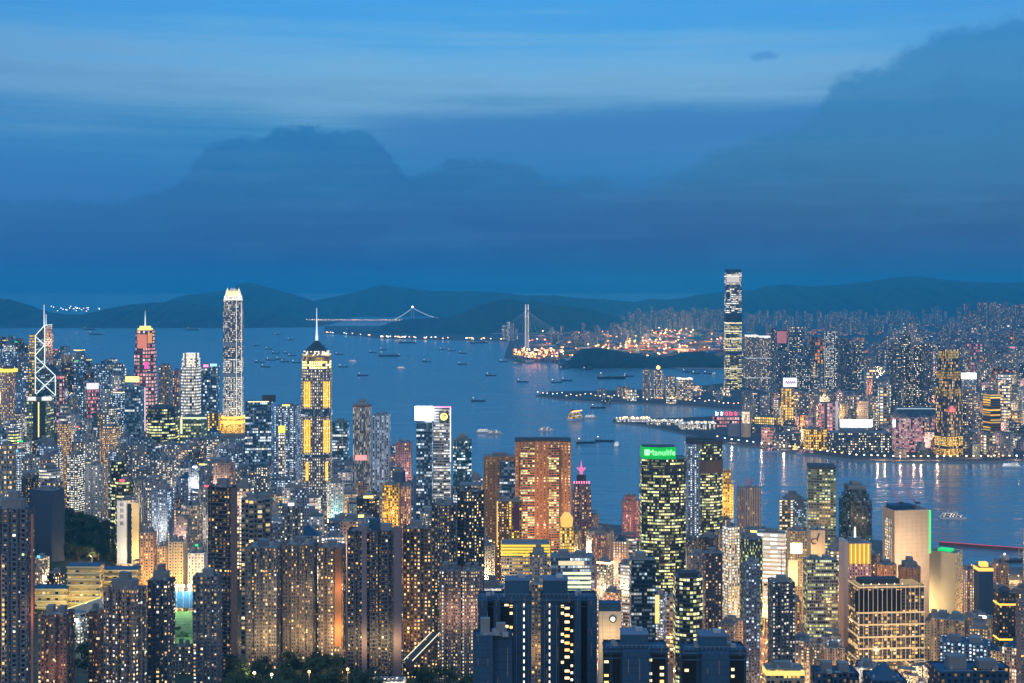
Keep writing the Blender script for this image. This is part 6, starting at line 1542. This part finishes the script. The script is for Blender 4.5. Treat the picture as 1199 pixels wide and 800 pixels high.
def suspension_bridge():
    Y = 15000.0; r_ = FOC / Y
    root = thing('suspension_bridge', 'far suspension bridge outlined by strings of lights beyond the wooded island', 'bridge', ((483 - MIDX) / r_, Y, 0))
    X = lambda px: (px - 483) / r_; Z = lambda py: CAMZ - (py - HORY) / r_
    cab = glow('bridge_cable_light', (.8, .92, 1), .55)
    pts = []
    for a, b, ya, yb, sag in ((462, 483, 374, 360.5, 2.0), (483, 526, 360.5, 375, 4.5)):
        q = [(a + (b - a) * i / 12, ya + (yb - ya) * i / 12 + sag * math.sin(math.pi * i / 12) * .6) for i in range(13)]
        mb = MB()
        for (xa, y1), (xb, y2) in zip(q, q[1:]): mb.bar((X(xa), 0, Z(y1)), (X(xb), 0, Z(y2)), 5.5, 4)
        mb.build('lit_cable', cab, root)
    for px in (481.5, 484.5):
        mb = MB(); mb.bar((X(px), 0, 0), (X(px), 0, Z(360)), 8, 4, 6); mb.build('bridge_tower', plain('bridge_concrete', (.3, .3, .3)), root)
    mb = MB(); mb.box(X(421), 0, Z(376.6), 212 / r_, 30, 7, bottom=True); mb.build('deck', plain('bridge_concrete', (.3, .3, .3)), root)
    mb = MB(); rr = random.Random(3)
    px = 316.0
    while px < 474: mb.ball((X(px), -18, Z(374.6) + rr.uniform(-3, 3)), rr.uniform(4.5, 8), 0, 6, 4); px += rr.uniform(1.8, 3.2)
    mb.build('deck_lamps', glow('deck_amber', (1, .55, .25), 2.6), root, kind='stuff')
    mb = MB(); mb.ball((0, 0, Z(359.5)), 14, 0, 6, 4); mb.build('tower_lamp', G_WHITE, root)
suspension_bridge()
LAND.append((700, 395, 'the glowing container port', 200)); LAND.append((450, 402, 'the far lit shoreline', 200))
def copy_thing(o, loc, label, rz=None):
    c = o.copy(); COL.objects.link(c); c.location = loc; c['label'] = label
    if rz is not None: c.rotation_euler = (0, 0, rz)
    for ch in o.children:
        d = ch.copy(); COL.objects.link(d); d.parent = c
        for g in ch.children:
            e = g.copy(); COL.objects.link(e); e.parent = d
    return c
def port():
    rr = random.Random(8)
    cols = [plain('container_' + n, c, .6) for n, c in (('rust', (.30, .07, .03)), ('blue', (.04, .10, .25)), ('white', (.5, .5, .5)), ('green', (.05, .18, .08)), ('ochre', (.38, .22, .05)))]
    mb = MB()
    for _ in range(1300):
        Y = rr.uniform(6900, 12500); px = rr.uniform(604 if Y < 8200 else 640, 850)
        if 655 < px < 868 and Y < 7000: continue
        mb.box((px - MIDX) * Y / FOC, Y, 4.0, rr.uniform(20, 70), rr.uniform(12, 30), rr.uniform(3, 6) * 2.6, rr.uniform(-.1, .1), rr.randrange(5))
    o = mb.build('container_stacks', cols, kind='stuff')
    # quay cranes
    crane = thing('quay_crane', 'x', 'crane', (0, 0, 0), 0, 'quay cranes of the container port')
    m = MB()
    for sx in (-12, 12):
        for sy in (-10, 10): m.bar((sx, sy, 0), (sx, sy, 45), 1.6)
    m.bar((-12, 0, 45), (12, 0, 45), 2); m.build('legs', plain('crane_paint', (.45, .30, .18), .5), crane)
    m = MB(); m.bar((0, 30, 47), (0, -55, 47), 2.2); m.build('boom', plain('crane_paint', (.45, .30, .18), .5), crane)
    m = MB(); m.bar((0, 0, 45), (0, 0, 70), 1.6); m.bar((0, 0, 70), (0, -50, 48), .8); m.bar((0, 0, 70), (0, 28, 48), .8); m.build('mast', plain('crane_paint', (.45, .30, .18), .5), crane)
    m = MB(); m.ball((0, -20, 44), 4.5, 0, 6, 4); m.ball((0, 10, 44), 4.5, 0, 6, 4); m.build('lamp', G_AMBER, crane)
    spots = [(603, 7500), (611, 7050), (618, 6980), (632, 7020), (642, 6900), (652, 6800), (667, 8500), (690, 8800), (712, 8700), (735, 8600), (752, 8300), (775, 8400), (802, 8000), (825, 7800)]
    for i, (px, Y) in enumerate(spots):
        lab = f'{["first", "second", "third", "fourth", "fifth", "sixth", "seventh", "eighth", "ninth", "tenth", "eleventh", "twelfth", "thirteenth", "last"][i]} amber lit quay crane from the left of the container port'
        loc = ((px - MIDX) * Y / FOC, Y, 4)
        if i == 0: crane.location = loc; crane['label'] = lab; crane.rotation_euler = (0, 0, .3)
        else: copy_thing(crane, loc, lab, rr.uniform(-.6, .6))
    # floodlight masts: small but countable
    meshes = []
    for nm, col, e in (('amber', (1, .30, .06), 5.0), ('orange', (1, .44, .13), 5.0), ('pale', (1, .74, .45), 4), ('red', (1, .12, .05), 6)):
        m = MB(); m.bar((0, 0, 0), (0, 0, 30), .6, 4, .4, 0); m.ball((0, 0, 31), 4.0, 1, 6, 4)
        meshes.append(m.mesh('port_floodlight', [STEEL, glow('portlamp_' + nm, col, e)]))
    big = 0
    for i in range(285):
        Y = rr.choice((rr.uniform(6900, 7600), rr.uniform(6900, 8200), rr.uniform(7600, 9500), rr.uniform(8500, 11500), rr.uniform(9500, 14000))); px = rr.uniform(602, 660) if Y < 7900 and rr.random() < .75 else rr.gauss(755, 48) if rr.random() < .6 else rr.uniform(620, 845)
        px = min(max(px, 600), 848)
        if px > 655 and Y < 7050: Y += 900
        if 600 <= px < 612 and Y < 7000: Y = 7300
        o = bpy.data.objects.new('port_floodlight', rr.choices(meshes, (5, 5, 2.5, 1.6))[0]); COL.objects.link(o)
        o.location = ((px - MIDX) * Y / FOC, Y, 4); s = rr.uniform(.8, 1.7) * max(1, Y / 8500); o.scale = (s, s, rr.uniform(.7, 1.3))
        tag(o, 'amber floodlight mast among the container stacks of the far port', 'floodlight', 'floodlight masts of the container port')
        if i % 5 == 0 and Y > 8000:
            l = bpy.data.lights.new('port_light', 'POINT'); l.energy = 1.1e6; l.color = (1, .38, .12) if i % 2 else (1, .5, .24); l.shadow_soft_size = 4
            lo = bpy.data.objects.new('port_light', l); COL.objects.link(lo); lo.parent = o; lo.location = (0, 0, 40)
port()

# ------------------------------------------------------------------ lamps along streets and shores
ORD = ['first', 'second', 'third', 'fourth', 'fifth', 'sixth', 'seventh', 'eighth', 'ninth', 'tenth', 'eleventh', 'twelfth', 'thirteenth', 'fourteenth', 'fifteenth', 'sixteenth', 'seventeenth', 'eighteenth', 'nineteenth', 'twentieth']
def lamps():
    rr = random.Random(31)
    def lamp_mesh(nm, col, e, R, H_):
        m = MB(); m.bar((0, 0, -1), (0, 0, H_), .16, 5, .1, 0); m.bar((0, 0, H_), (1.8, 0, H_ + .5), .1, 4, mi=0); m.ball((1.8, 0, H_ + .3), R, 1, 6, 4, .6)
        return m.mesh('street_lamp', [STEEL, glow('streetlamp_' + nm, col, e)])
    near = [lamp_mesh('sodium', (1, .42, .08), 6, .6, 9), lamp_mesh('warm', (1, .7, .34), 6, .6, 9)]
    shore = [lamp_mesh('shore_warm', (1, .66, .3), 4.0, 2.5, 10), lamp_mesh('shore_white', (.95, .97, 1), 4.0, 2.2, 10), lamp_mesh('shore_amber', (1, .4, .12), 4.0, 2.6, 10)]
    far = [lamp_mesh('far_amber', (1, .5, .2), 6, 5.5, 12), lamp_mesh('far_white', (.85, .95, 1), 6, 5.0, 12)]
    def put(me, px, Y, z, label, group, light=0, col=None):
        o = bpy.data.objects.new('street_lamp', me); COL.objects.link(o); o.location = ((px - MIDX) * Y / FOC, Y, z); o.rotation_euler = (0, 0, rr.uniform(0, 6.28)); tag(o, label, 'street lamp', group)
        if light:
            l = bpy.data.lights.new('lamp', 'POINT'); l.energy = light; l.color = col; l.shadow_soft_size = .6
            lo = bpy.data.objects.new('lamp', l); COL.objects.link(lo); lo.parent = o; lo.location = (1.8, 0, 8.2)
    # street level between the towers on the near shore
    n = 0; tries = 0
    while n < 80 and tries < 4000:
        tries += 1
        Y = rr.uniform(1080, 2400) if rr.random() < .8 else rr.uniform(2400, 3600); px = rr.uniform(-10, 1210)
        if Y > coast(px) - 15 or (px < 290 and Y < 1150) or (268 < px < 480 and Y < 1080): continue
        X = (px - MIDX) * Y / FOC
        if any(abs(h['Yc'] - Y) < 60 and (h['X'] - X) ** 2 + (h['Yc'] - Y) ** 2 < (h['R'] * .75 + 2) ** 2 for h in ALL): continue
        k = rr.random() < (.6 if px > 560 else .4)
        z = elev(px, Y)
        put(near[0 if k else 1], px, Y, z, 'sodium orange street lamp in the canyons between the near towers' if k else 'warm white street lamp in the canyons between the near towers', 'street lamps between the near shore towers', rr.uniform(30000, 80000) * (1.0 if px > 560 else .6), (1, .42, .12) if k else (1, .68, .36)); n += 1
    for i in range(11):
        Y = 1120 + i * 44; px = 892 + (i % 2) * 3.5 + (Y - 1120) * .006
        put(near[0], px, Y, elev(px, Y), 'amber lamp in the straight glowing street left of the dark grid tower', 'lamps of the straight glowing street', 32000, (1, .40, .10))
    for i in range(13):
        px = rr.uniform(1096, 1199); Y = rr.uniform(1560, 1830)
        put(near[i % 2], px, Y, 4, 'golden lamp on the shore road at the right edge', 'lamps of the right shore road', 30000, (1, .6, .18))
    for px, Y in ((168, 1270), (182, 1262), (192, 1300), (206, 1262), (214, 1255), (176, 1300), (160, 1310)):
        put(near[0], px, Y, elev(px, Y), 'amber lamp on the golden slope beside the school', 'lamps of the golden slope', 26000, (1, .52, .10))
    # promenade on the far shore, breakwater and pier, far shorelines
    for px, Y in [(lerp([(0, 840), (1, 1199)], i / 42), 0) for i in range(43)]:
        Y = lerp([(835, 3412), (850, 3337), (900, 3227), (960, 3097), (1000, 3017), (1050, 2987), (1120, 2987), (1199, 3000)], px) + 9
        put(shore[rr.choices((0, 1, 2), (4, 3, 2))[0]], px, Y, 4, 'promenade lamp on the edge of the far shore sea wall', 'promenade lamps of the far shore', 25000 if rr.random() < .2 else 0, (1, .6, .3))
    for i in range(48):
        u = i / 47; px = 630 + u * 262; Y = lerp([(630, 4800), (660, 4652), (700, 4558), (800, 4432), (892, 4180)], px) + rr.uniform(2, 190 if px > 650 else 40)
        put(shore[rr.choices((0, 1, 2), (3, 4, 1))[0]], px, Y, 4, 'low lamp on the long breakwater in the middle of the harbour', 'lamps on the breakwater')
    for i in range(44):
        px = rr.uniform(452, 588); Y = lerp([(450, 10170), (520, 9920), (592, 9640)], px) + rr.uniform(4, 260)
        put(far[0 if rr.random() < .7 else 1], px, Y, 4, 'amber lamp on the quay of the far wooded island', 'lamps on the far wooded shore', 0)
    for i in range(14):
        px = rr.uniform(382, 450); Y = lerp([(380, 11310), (420, 10720), (450, 10170)], px) + rr.uniform(4, 200)
        put(far[0 if rr.random() < .5 else 1], px, Y, 4, 'dim lamp on the far shore left of the wooded island', 'lamps on the far wooded shore', 0)
    for i in range(24):
        px = rr.gauss(90, 14); Y = 14300; z = CAMZ - (rr.uniform(359, 366) - HORY) * Y / FOC
        put(far[1 if rr.random() < .7 else 0], px, 13050, max(4, CAMZ - (rr.uniform(360, 366) - HORY) * 13050 / FOC), 'pale lamp of the village on the hills across the water', 'lamps of the far hillside village', 0)
    for i in range(20):
        px = rr.uniform(678, 765); Y = rr.uniform(6430, 6470)
        put(shore[rr.choices((0, 1), (3, 2))[0]], px, lerp([(662, 6735), (700, 6565), (850, 6445)], px) + 6, 4, 'lamp on the quay below the low dark island', 'lamps below the low dark island', 0)
lamps()

# ------------------------------------------------------------------ boats
def boats():
    rr = random.Random(17)
    hullm = plain('hull_dark', (.03, .035, .045), .6); hullw = plain('hull_white', (.6, .6, .6), .4); cab = plain('cabin_grey', (.25, .26, .27), .6); deckm = plain('deck_red', (.16, .06, .04), .8)
    def hull(mb, L, W, Hh, mi=0):
        n = 10; lo = []; up = []
        for i in range(n + 1):
            u = i / n; w = W / 2 * (1 - max(0, (u - .72) / .28) ** 2 * .96) * (1 if u > .06 else .82)
            x = -L / 2 + L * u; lo.append((x * .96, w * .78)); up.append((x, w))
        A = lo + [(x, -y) for x, y in reversed(lo)]; B = up + [(x, -y) for x, y in reversed(up)]
        mb.prism(list(reversed(A)), -1.0, Hh, mi, top_poly=list(reversed(B)))
    def barge():
        r = thing('barge', 'x', 'barge', (0, 0, 0), 0, 'barges and work boats in the harbour'); m = MB(); hull(m, 52, 13, 4); m.build('hull', hullm, r)
        m = MB(); m.box(-18, 0, 4, 9, 9, 7); m.build('wheelhouse', cab, r); m = MB(); m.bar((6, 0, 4), (6, 0, 20), .6); m.bar((6, 0, 10), (22, 0, 19), .5); m.build('derrick', STEEL, r)
        m = MB(); m.ball((-18, 0, 12.5), 1.3, 0, 6, 4); m.build('lamp', G_WHITE, r); return r
    def cargo():
        r = thing('cargo_ship', 'x', 'ship', (0, 0, 0), 0, 'cargo ships at anchor'); m = MB(); hull(m, 130, 22, 8); m.build('hull', hullm, r)
        m = MB(); m.box(-48, 0, 8, 16, 18, 16); m.build('superstructure', cab, r); m = MB()
        for x in (-20, 8, 36): m.bar((x, 0, 8), (x, 0, 24), .8); m.box(x + 12, 0, 8, 18, 14, 3)
        m.build('hatches', deckm, r); m = MB(); m.ball((-48, 0, 26), 2.5, 0, 6, 4); m.ball((58, 0, 14), 2, 0, 6, 4); m.build('lamp', G_CREAM, r); return r
    def ferry(lit):
        r = thing('ferry', 'x', 'ferry', (0, 0, 0), 0, 'ferries on the harbour'); m = MB(); hull(m, 46, 11, 4); m.build('hull', hullw, r)
        m = MB(); m.box(-2, 0, 4, 36, 9, 3.2, bay=2.6, fh=3.2); m.box(-4, 0, 7.3, 28, 8, 2.8, bay=2.6, fh=2.8); m.build('cabin', lit, r)
        m = MB(); m.box(4, 0, 10.2, 8, 6, 2.6); m.bar((-8, 0, 10), (-8, 0, 16), .5); m.build('bridge', hullw, r); return r
    def cruise():
        r = thing('cruise_boat', 'x', 'cruise boat', (0, 0, 0)); m = MB(); hull(m, 74, 20, 7); m.build('hull', hullw, r)
        for k, (L, W) in enumerate(((60, 17), (54, 15), (46, 13), (30, 11))): m = MB(); m.box(-3 - k * 2, 0, 7 + k * 5.2, L, W, 5, bay=4, fh=5); m.build('deck', STY['lux' if k % 2 else 'goldlit'][0], r)
        m = MB(); m.box(-16, 0, 28, 7, 6, 7); m.build('funnel', deckm, r); m = MB()
        for k in range(9): m.ball((-26 + k * 6, -7, 28.5), 1.6, 0, 6, 4)
        m.build('deck_lamps', G_AMBER, r); return r
    gl = facade('ferrylit', (.5, .5, .48), bay=2.6, fh=3.0, ww=.8, wh=.6, lit=.9, pal='white', e=1.3, colv=0)
    kinds = {'barge': barge(), 'cargo': cargo(), 'ferry': ferry(gl), 'redferry': ferry(STY['ledpink'][0]), 'cruise': cruise()}
    used = set(); spots = [
        ('cargo', 456, 417.5, 0, 'dark cargo ship at anchor in the middle of the harbour'), ('cargo', 477, 402, 0, 'long dark cargo ship off the far wooded island'), ('cargo', 412, 388, 0, 'distant cargo ship off the far shore, beyond the gold striped tower'),
        ('cargo', 105, 386.5, 0, 'lit ship far out, left of the pink spire tower'), ('cargo', 112, 392, 0, 'longer lit ship far out, just before another lit ship'), ('cargo', 226, 387, 0, 'lit ship far out by the tall crowned tower'),
        ('barge', 315, 409, .2, 'lone barge right of the tall crowned tower, farthest of its cluster'), ('barge', 317, 422, 0, 'barge in the cluster right of the tall crowned tower, leftmost low one'), ('barge', 323, 414, .3, 'barge in the cluster right of the tall crowned tower, near its middle'), ('barge', 328, 421, 0, 'barge in the cluster right of the tall crowned tower, lower middle'), ('barge', 337, 414, -.2, 'barge in the cluster right of the tall crowned tower, upper right'), ('barge', 342, 417, 0, 'barge just left of the gold striped tower crown, upper one'), ('barge', 347, 425, .2, 'barge just left of the gold striped tower crown, lower one'), ('barge', 304, 424.5, 0, 'barge close to the right side of the tall crowned tower'),
        ('barge', 397, 415.5, .1, 'small dark barge right of the gold striped tower crown'), ('barge', 437, 413, 0, 'small work boat behind the anchored dark cargo ship, left one'), ('barge', 449, 410, .2, 'small work boat behind the anchored dark cargo ship, right one'), ('barge', 519, 410, 0, 'dark work boat left of the far lit quay, first of two'), ('barge', 529, 411, .1, 'dark work boat left of the far lit quay, second of two'), ('barge', 542, 414, 0, 'tiny dark boat on the bare water, upper one'), ('barge', 541.5, 427, 0, 'tiny dark boat on the bare water, lower one'), ('ferry', 413, 424, .1, 'small lit ferry alone in the middle water with warm lamp'),
        ('barge', 612, 447.5, 0, 'low dark barge left of the breakwater, leftmost of the row'), ('barge', 652, 448, 0, 'dark barge above the breakwater, front of a pair'), ('barge', 664, 446, .1, 'dark barge above the breakwater, back of a pair'), ('cargo', 716, 443.5, 0, 'dark ship with a white lamp above the breakwater'), ('barge', 736, 441, .2, 'long dark barge right of the ship with a white lamp'), ('barge', 661, 432.5, 0, 'small dark barge below the low dark island, left one'), ('barge', 688, 433, .1, 'small dark barge below the low dark island, right one'), ('barge', 815, 438, .6, 'work boat with derrick behind the waterside towers, left one'), ('barge', 830, 438, -.4, 'work boat with derrick behind the waterside towers, right one'), ('ferry', 836, 439, 1.2, 'bright lit boat left of the soaring tower'), ('barge', 805, 436, 0, 'dark work boat closest to the waterside towers'),
        ('cruise', 674, 492, .9, 'tall golden lit cruise boat off the breakwater'), ('ferry', 692, 490, .3, 'small lit ferry right of the golden cruise boat'), ('ferry', 567, 507, .05, 'long lit ferry heading left on the open water, left of two'), ('ferry', 579, 508.5, .05, 'long lit ferry heading left on the open water, right of two'), ('ferry', 722, 523, 1.4, 'bright lit ferry above the green sign tower'), ('barge', 686, 519, .1, 'small dark boat below the golden cruise boat, left one'), ('barge', 708, 517, -.1, 'small dark boat below the golden cruise boat, right one'),
        ('redferry', 904, 529.5, .2, 'red lit junk near the far promenade, left one'), ('redferry', 944, 532, -.5, 'red lit junk near the far promenade, right one'), ('ferry', 1116, 608, -.15, 'lit tour boat on the dark water right of the beige tower'), ('ferry', 1185, 548, 0, 'pale ferry by the far promenade near the right edge'), ('barge', 1189, 658, .2, 'small dark boat by the near pier at the right edge'), ('barge', 700, 478, .0, 'small barge moored along the breakwater'),
        ('barge', 300, 405, 0.3, 'farthest tiny boat right of the tall crowned tower'),
        ('barge', 311, 430, -0.2, 'low boat nearest the viewer in the cluster by the tall crowned tower'),
        ('barge', 334, 424, 0.4, 'boat between the barge cluster and the gold striped tower, lower one'),
        ('barge', 402, 430, 0, 'small boat right of the gold striped tower, below the lit ferry'),
        ('barge', 425, 440, 0.2, 'small boat alone on the water above the twin pale ribbed towers'),
        ('ferry', 470, 432, 0.1, 'lit ferry below the anchored dark cargo ship'),
        ('barge', 500, 424, -0.3, 'small dark boat right of the anchored dark cargo ship'),
        ('barge', 575, 440, 0.1, 'small dark boat halfway to the breakwater tip'),
        ('barge', 590, 424, 0.2, 'dark boat just off the needle bridge shore'),
        ('barge', 560, 470, 0, 'lone dark boat above the orange brick slab'),
        ('ferry', 640, 505, 0.4, 'small pale ferry above the tall orange brick slab'),
        ('cargo', 560, 402, 0, 'dark ship lying along the far lit quay'),
        ('cargo', 640, 424, 0, 'dark ship at the port quay under the needle bridge'),
        ('barge', 340, 398, 0, 'distant barge left of the gold striped mast, lit by one lamp'), ('barge', 325, 392, .2, 'very distant small boat with a lamp left of the gold striped mast'), ('barge', 377, 405, 0, 'distant boat just right of the gold striped mast')]
    for kd, px, py, rz, lab in spots:
        Y = sea_dist(py); loc = ((px - MIDX) * Y / FOC, Y, 0)
        o = kinds[kd]
        if kd not in used: used.add(kd); o.location = loc; o['label'] = lab; o.rotation_euler = (0, 0, rz)
        else: o = copy_thing(o, loc, lab, rz)
        o.scale = (1.0,) * 3
boats()
# the near pier line at the right edge
r = thing('pier', 'long dark red lit pier line at the right edge', 'pier', ((1165 - MIDX) * 1995 / FOC, 2000, 0))
m = MB(); m.bar((-75, 30, 3), (90, -42, 3), 3.2, 4); m.build('deck', plain('pier_dark', (.12, .05, .05)), r)
m = MB(); m.bar((-75, 28, 6), (90, -44, 6), .6, 4); m.build('light_line', glow('pier_red', (1, .12, .2), .35), r)

# ------------------------------------------------------------------ trees
def trees():
    rr = random.Random(77)
    bark = plain('bark', (.07, .05, .035), .95)
    leafs = []
    for i, c in enumerate(((.028, .05, .016), (.04, .062, .02), (.02, .04, .014))):
        m = bpy.data.materials.new('leaves_%d' % i); m.use_nodes = True; t = NT(m.node_tree); b = t.n['Principled BSDF']
        tc = t.node('ShaderNodeTexCoord'); n = t.noise(tc.outputs['Object'], .5, 3); oi = t.node('ShaderNodeObjectInfo')
        k = t.mul(t.mixf(n, .5, 1.6), t.mixf(oi.outputs['Random'], .7, 1.3)); t.l.new(t.mix(1.0, c, t.xyz(k, k, k), 'MULTIPLY'), b.inputs['Base Color']); b.inputs['Roughness'].default_value = .7
        leafs.append(m)
    protos = []
    for i in range(4):
        tm, cm = MB(), MB(); Hh = rr.uniform(9, 13)
        tm.bar((0, 0, -2), (.3, .1, Hh * .45), .38, 7, .24); lobes = []
        for k in range(7):
            a = k * .9 + rr.random(); L = rr.uniform(2.0, 4.0); e = Vector((math.cos(a) * L, math.sin(a) * L, Hh * rr.uniform(.55, .9))); tm.bar((.3, .1, Hh * rr.uniform(.3, .45)), e, .16, 5, .05); lobes.append((e, rr.uniform(1.6, 2.8)))
        lobes.append((Vector((0, 0, Hh * .9)), 2.4))
        for c, R0 in lobes:
            for _ in range(130):
                d = Vector((rr.gauss(0, 1), rr.gauss(0, 1), rr.gauss(0, .75))); d.normalize(); p = c + d * R0 * rr.uniform(.45, 1.08)
                s = rr.uniform(.25, .5); u = Vector((rr.gauss(0, 1), rr.gauss(0, 1), rr.gauss(0, .6))); u.normalize(); v = u.cross(d); v.normalize()
                cm.face([p - u * s, p - v * s * .6, p + u * s, p + v * s * .6])
        protos.append((tm.mesh('trunk', bark), cm.mesh('crown', leafs[i % 3])))
    def put(px, Y, label, group, s):
        X = (px - MIDX) * Y / FOC; r = thing('tree', label, 'tree', (X, Y, elev(px, Y) - .3), rr.uniform(0, 6.28), group); r.scale = (s, s, s * rr.uniform(.85, 1.15))
        a, b = rr.choice(protos)
        for nm, me in (('trunk', a), ('crown', b)): o = bpy.data.objects.new(nm, me); COL.objects.link(o); o.parent = r
    n = 0
    for _ in range(150):
        px = rr.uniform(272, 560); Y = rr.uniform(800, 985)
        if 404 < px < 484 and Y > 868 or abs(px - 318) < 7 and Y > 845 or abs(px - 362) < 5 and Y > 850: continue
        put(px, Y, 'dark leafy tree on the wooded slope at the bottom of the view', 'trees on the dark wooded slope', rr.uniform(1.0, 1.7))
    for _ in range(150):
        px = rr.uniform(66, 136); Y = rr.uniform(1500, 1780)
        put(px, Y, 'dark tree on the small wooded hill left of the white sign tower', 'trees on the small wooded hill', rr.uniform(1.1, 1.8))
    for _ in range(16):
        px = rr.uniform(86, 106); Y = rr.uniform(980, 1150)
        put(px, Y, 'dark tree on the grassy gap behind the brick red towers', 'trees behind the brick red towers', rr.uniform(.8, 1.3))
    for _ in range(24):
        px = rr.uniform(160, 270); Y = rr.uniform(1130, 1300)
        put(px, Y, 'dark tree on the lit slope between the school and the black slim tower', 'trees on the lit slope', rr.uniform(.7, 1.2))
trees()
# garden lamps and the small multi deck car park by the wooded slope
for i, (px, Y) in enumerate(((318, 893), (298, 905), (407, 905), (362, 900))):
    X = (px - MIDX) * Y / FOC; r = thing('garden_lamp', ['bright yellow green lamp among the dark trees', 'second yellow lamp among the dark trees, left of the bright one', 'orange lamp at the corner of the low lit car park', 'amber lamp at the foot of the three ribbed towers'][i], 'lamp', (X, Y, elev(px, Y)), 0)
    m = MB(); m.bar((0, 0, -1), (0, 0, 14), .2, 5); m.build('post', STEEL, r); m = MB(); m.ball((0, 0, 14.5), 1.0, 0, 8, 5); m.build('globe', [glow('globe_lime', (.9, 1, .3), 6), G_WARM, G_AMBER, G_AMBER][i], r)
    l = bpy.data.lights.new('lamp', 'POINT'); l.energy = 9000; l.color = [(.9, 1, .4), (1, .8, .4), (1, .5, .15), (1, .5, .15)][i]; l.shadow_soft_size = .8; lo = bpy.data.objects.new('lamp', l); COL.objects.link(lo); lo.parent = r; lo.location = (0, -1.5, 15)
r = thing('car_park', 'low open car park with three rows of pale deck lights by the wooded slope', 'car park', ((442 - MIDX) * 905 / FOC, 905, elev(442, 905)), 0)
for k in range(3):
    m = MB(); m.box(0, 8, k * 3.2 - 3, 38, 16, 3.0 if k else 3.2, bay=3, fh=3); m.build('deck', STY['grey'][0], r)
    m = MB(); m.box(0, -.5, k * 3.2 + .2, 38.4, .8, .9, bottom=True); m.build('deck_light', glow('deck_pale', (1, .9, .6), .9), r)
r = thing('lit_road', 'short lit road with pale guard rails right of the car park', 'road', (0, 0, 0)); r['kind'] = 'structure'
a, b = P(478, 778, 930), P(510, 745, 1010)
m = MB(); m.bar(a, b, 3.2, 4); m.build('road_deck', ASPH, r)
m = MB(); d = Vector((3.2, -1, 3.0)); m.bar(a + d, b + d, .35, 4); d2 = Vector((-3.2, 0, 3.2)); m.bar(a + d2, b + d2, .35, 4); m.build('rail_light', glow('rail_pale', (1, .92, .6), .9), r)
print('COUNT', COUNT, 'objects', len(SC.objects))
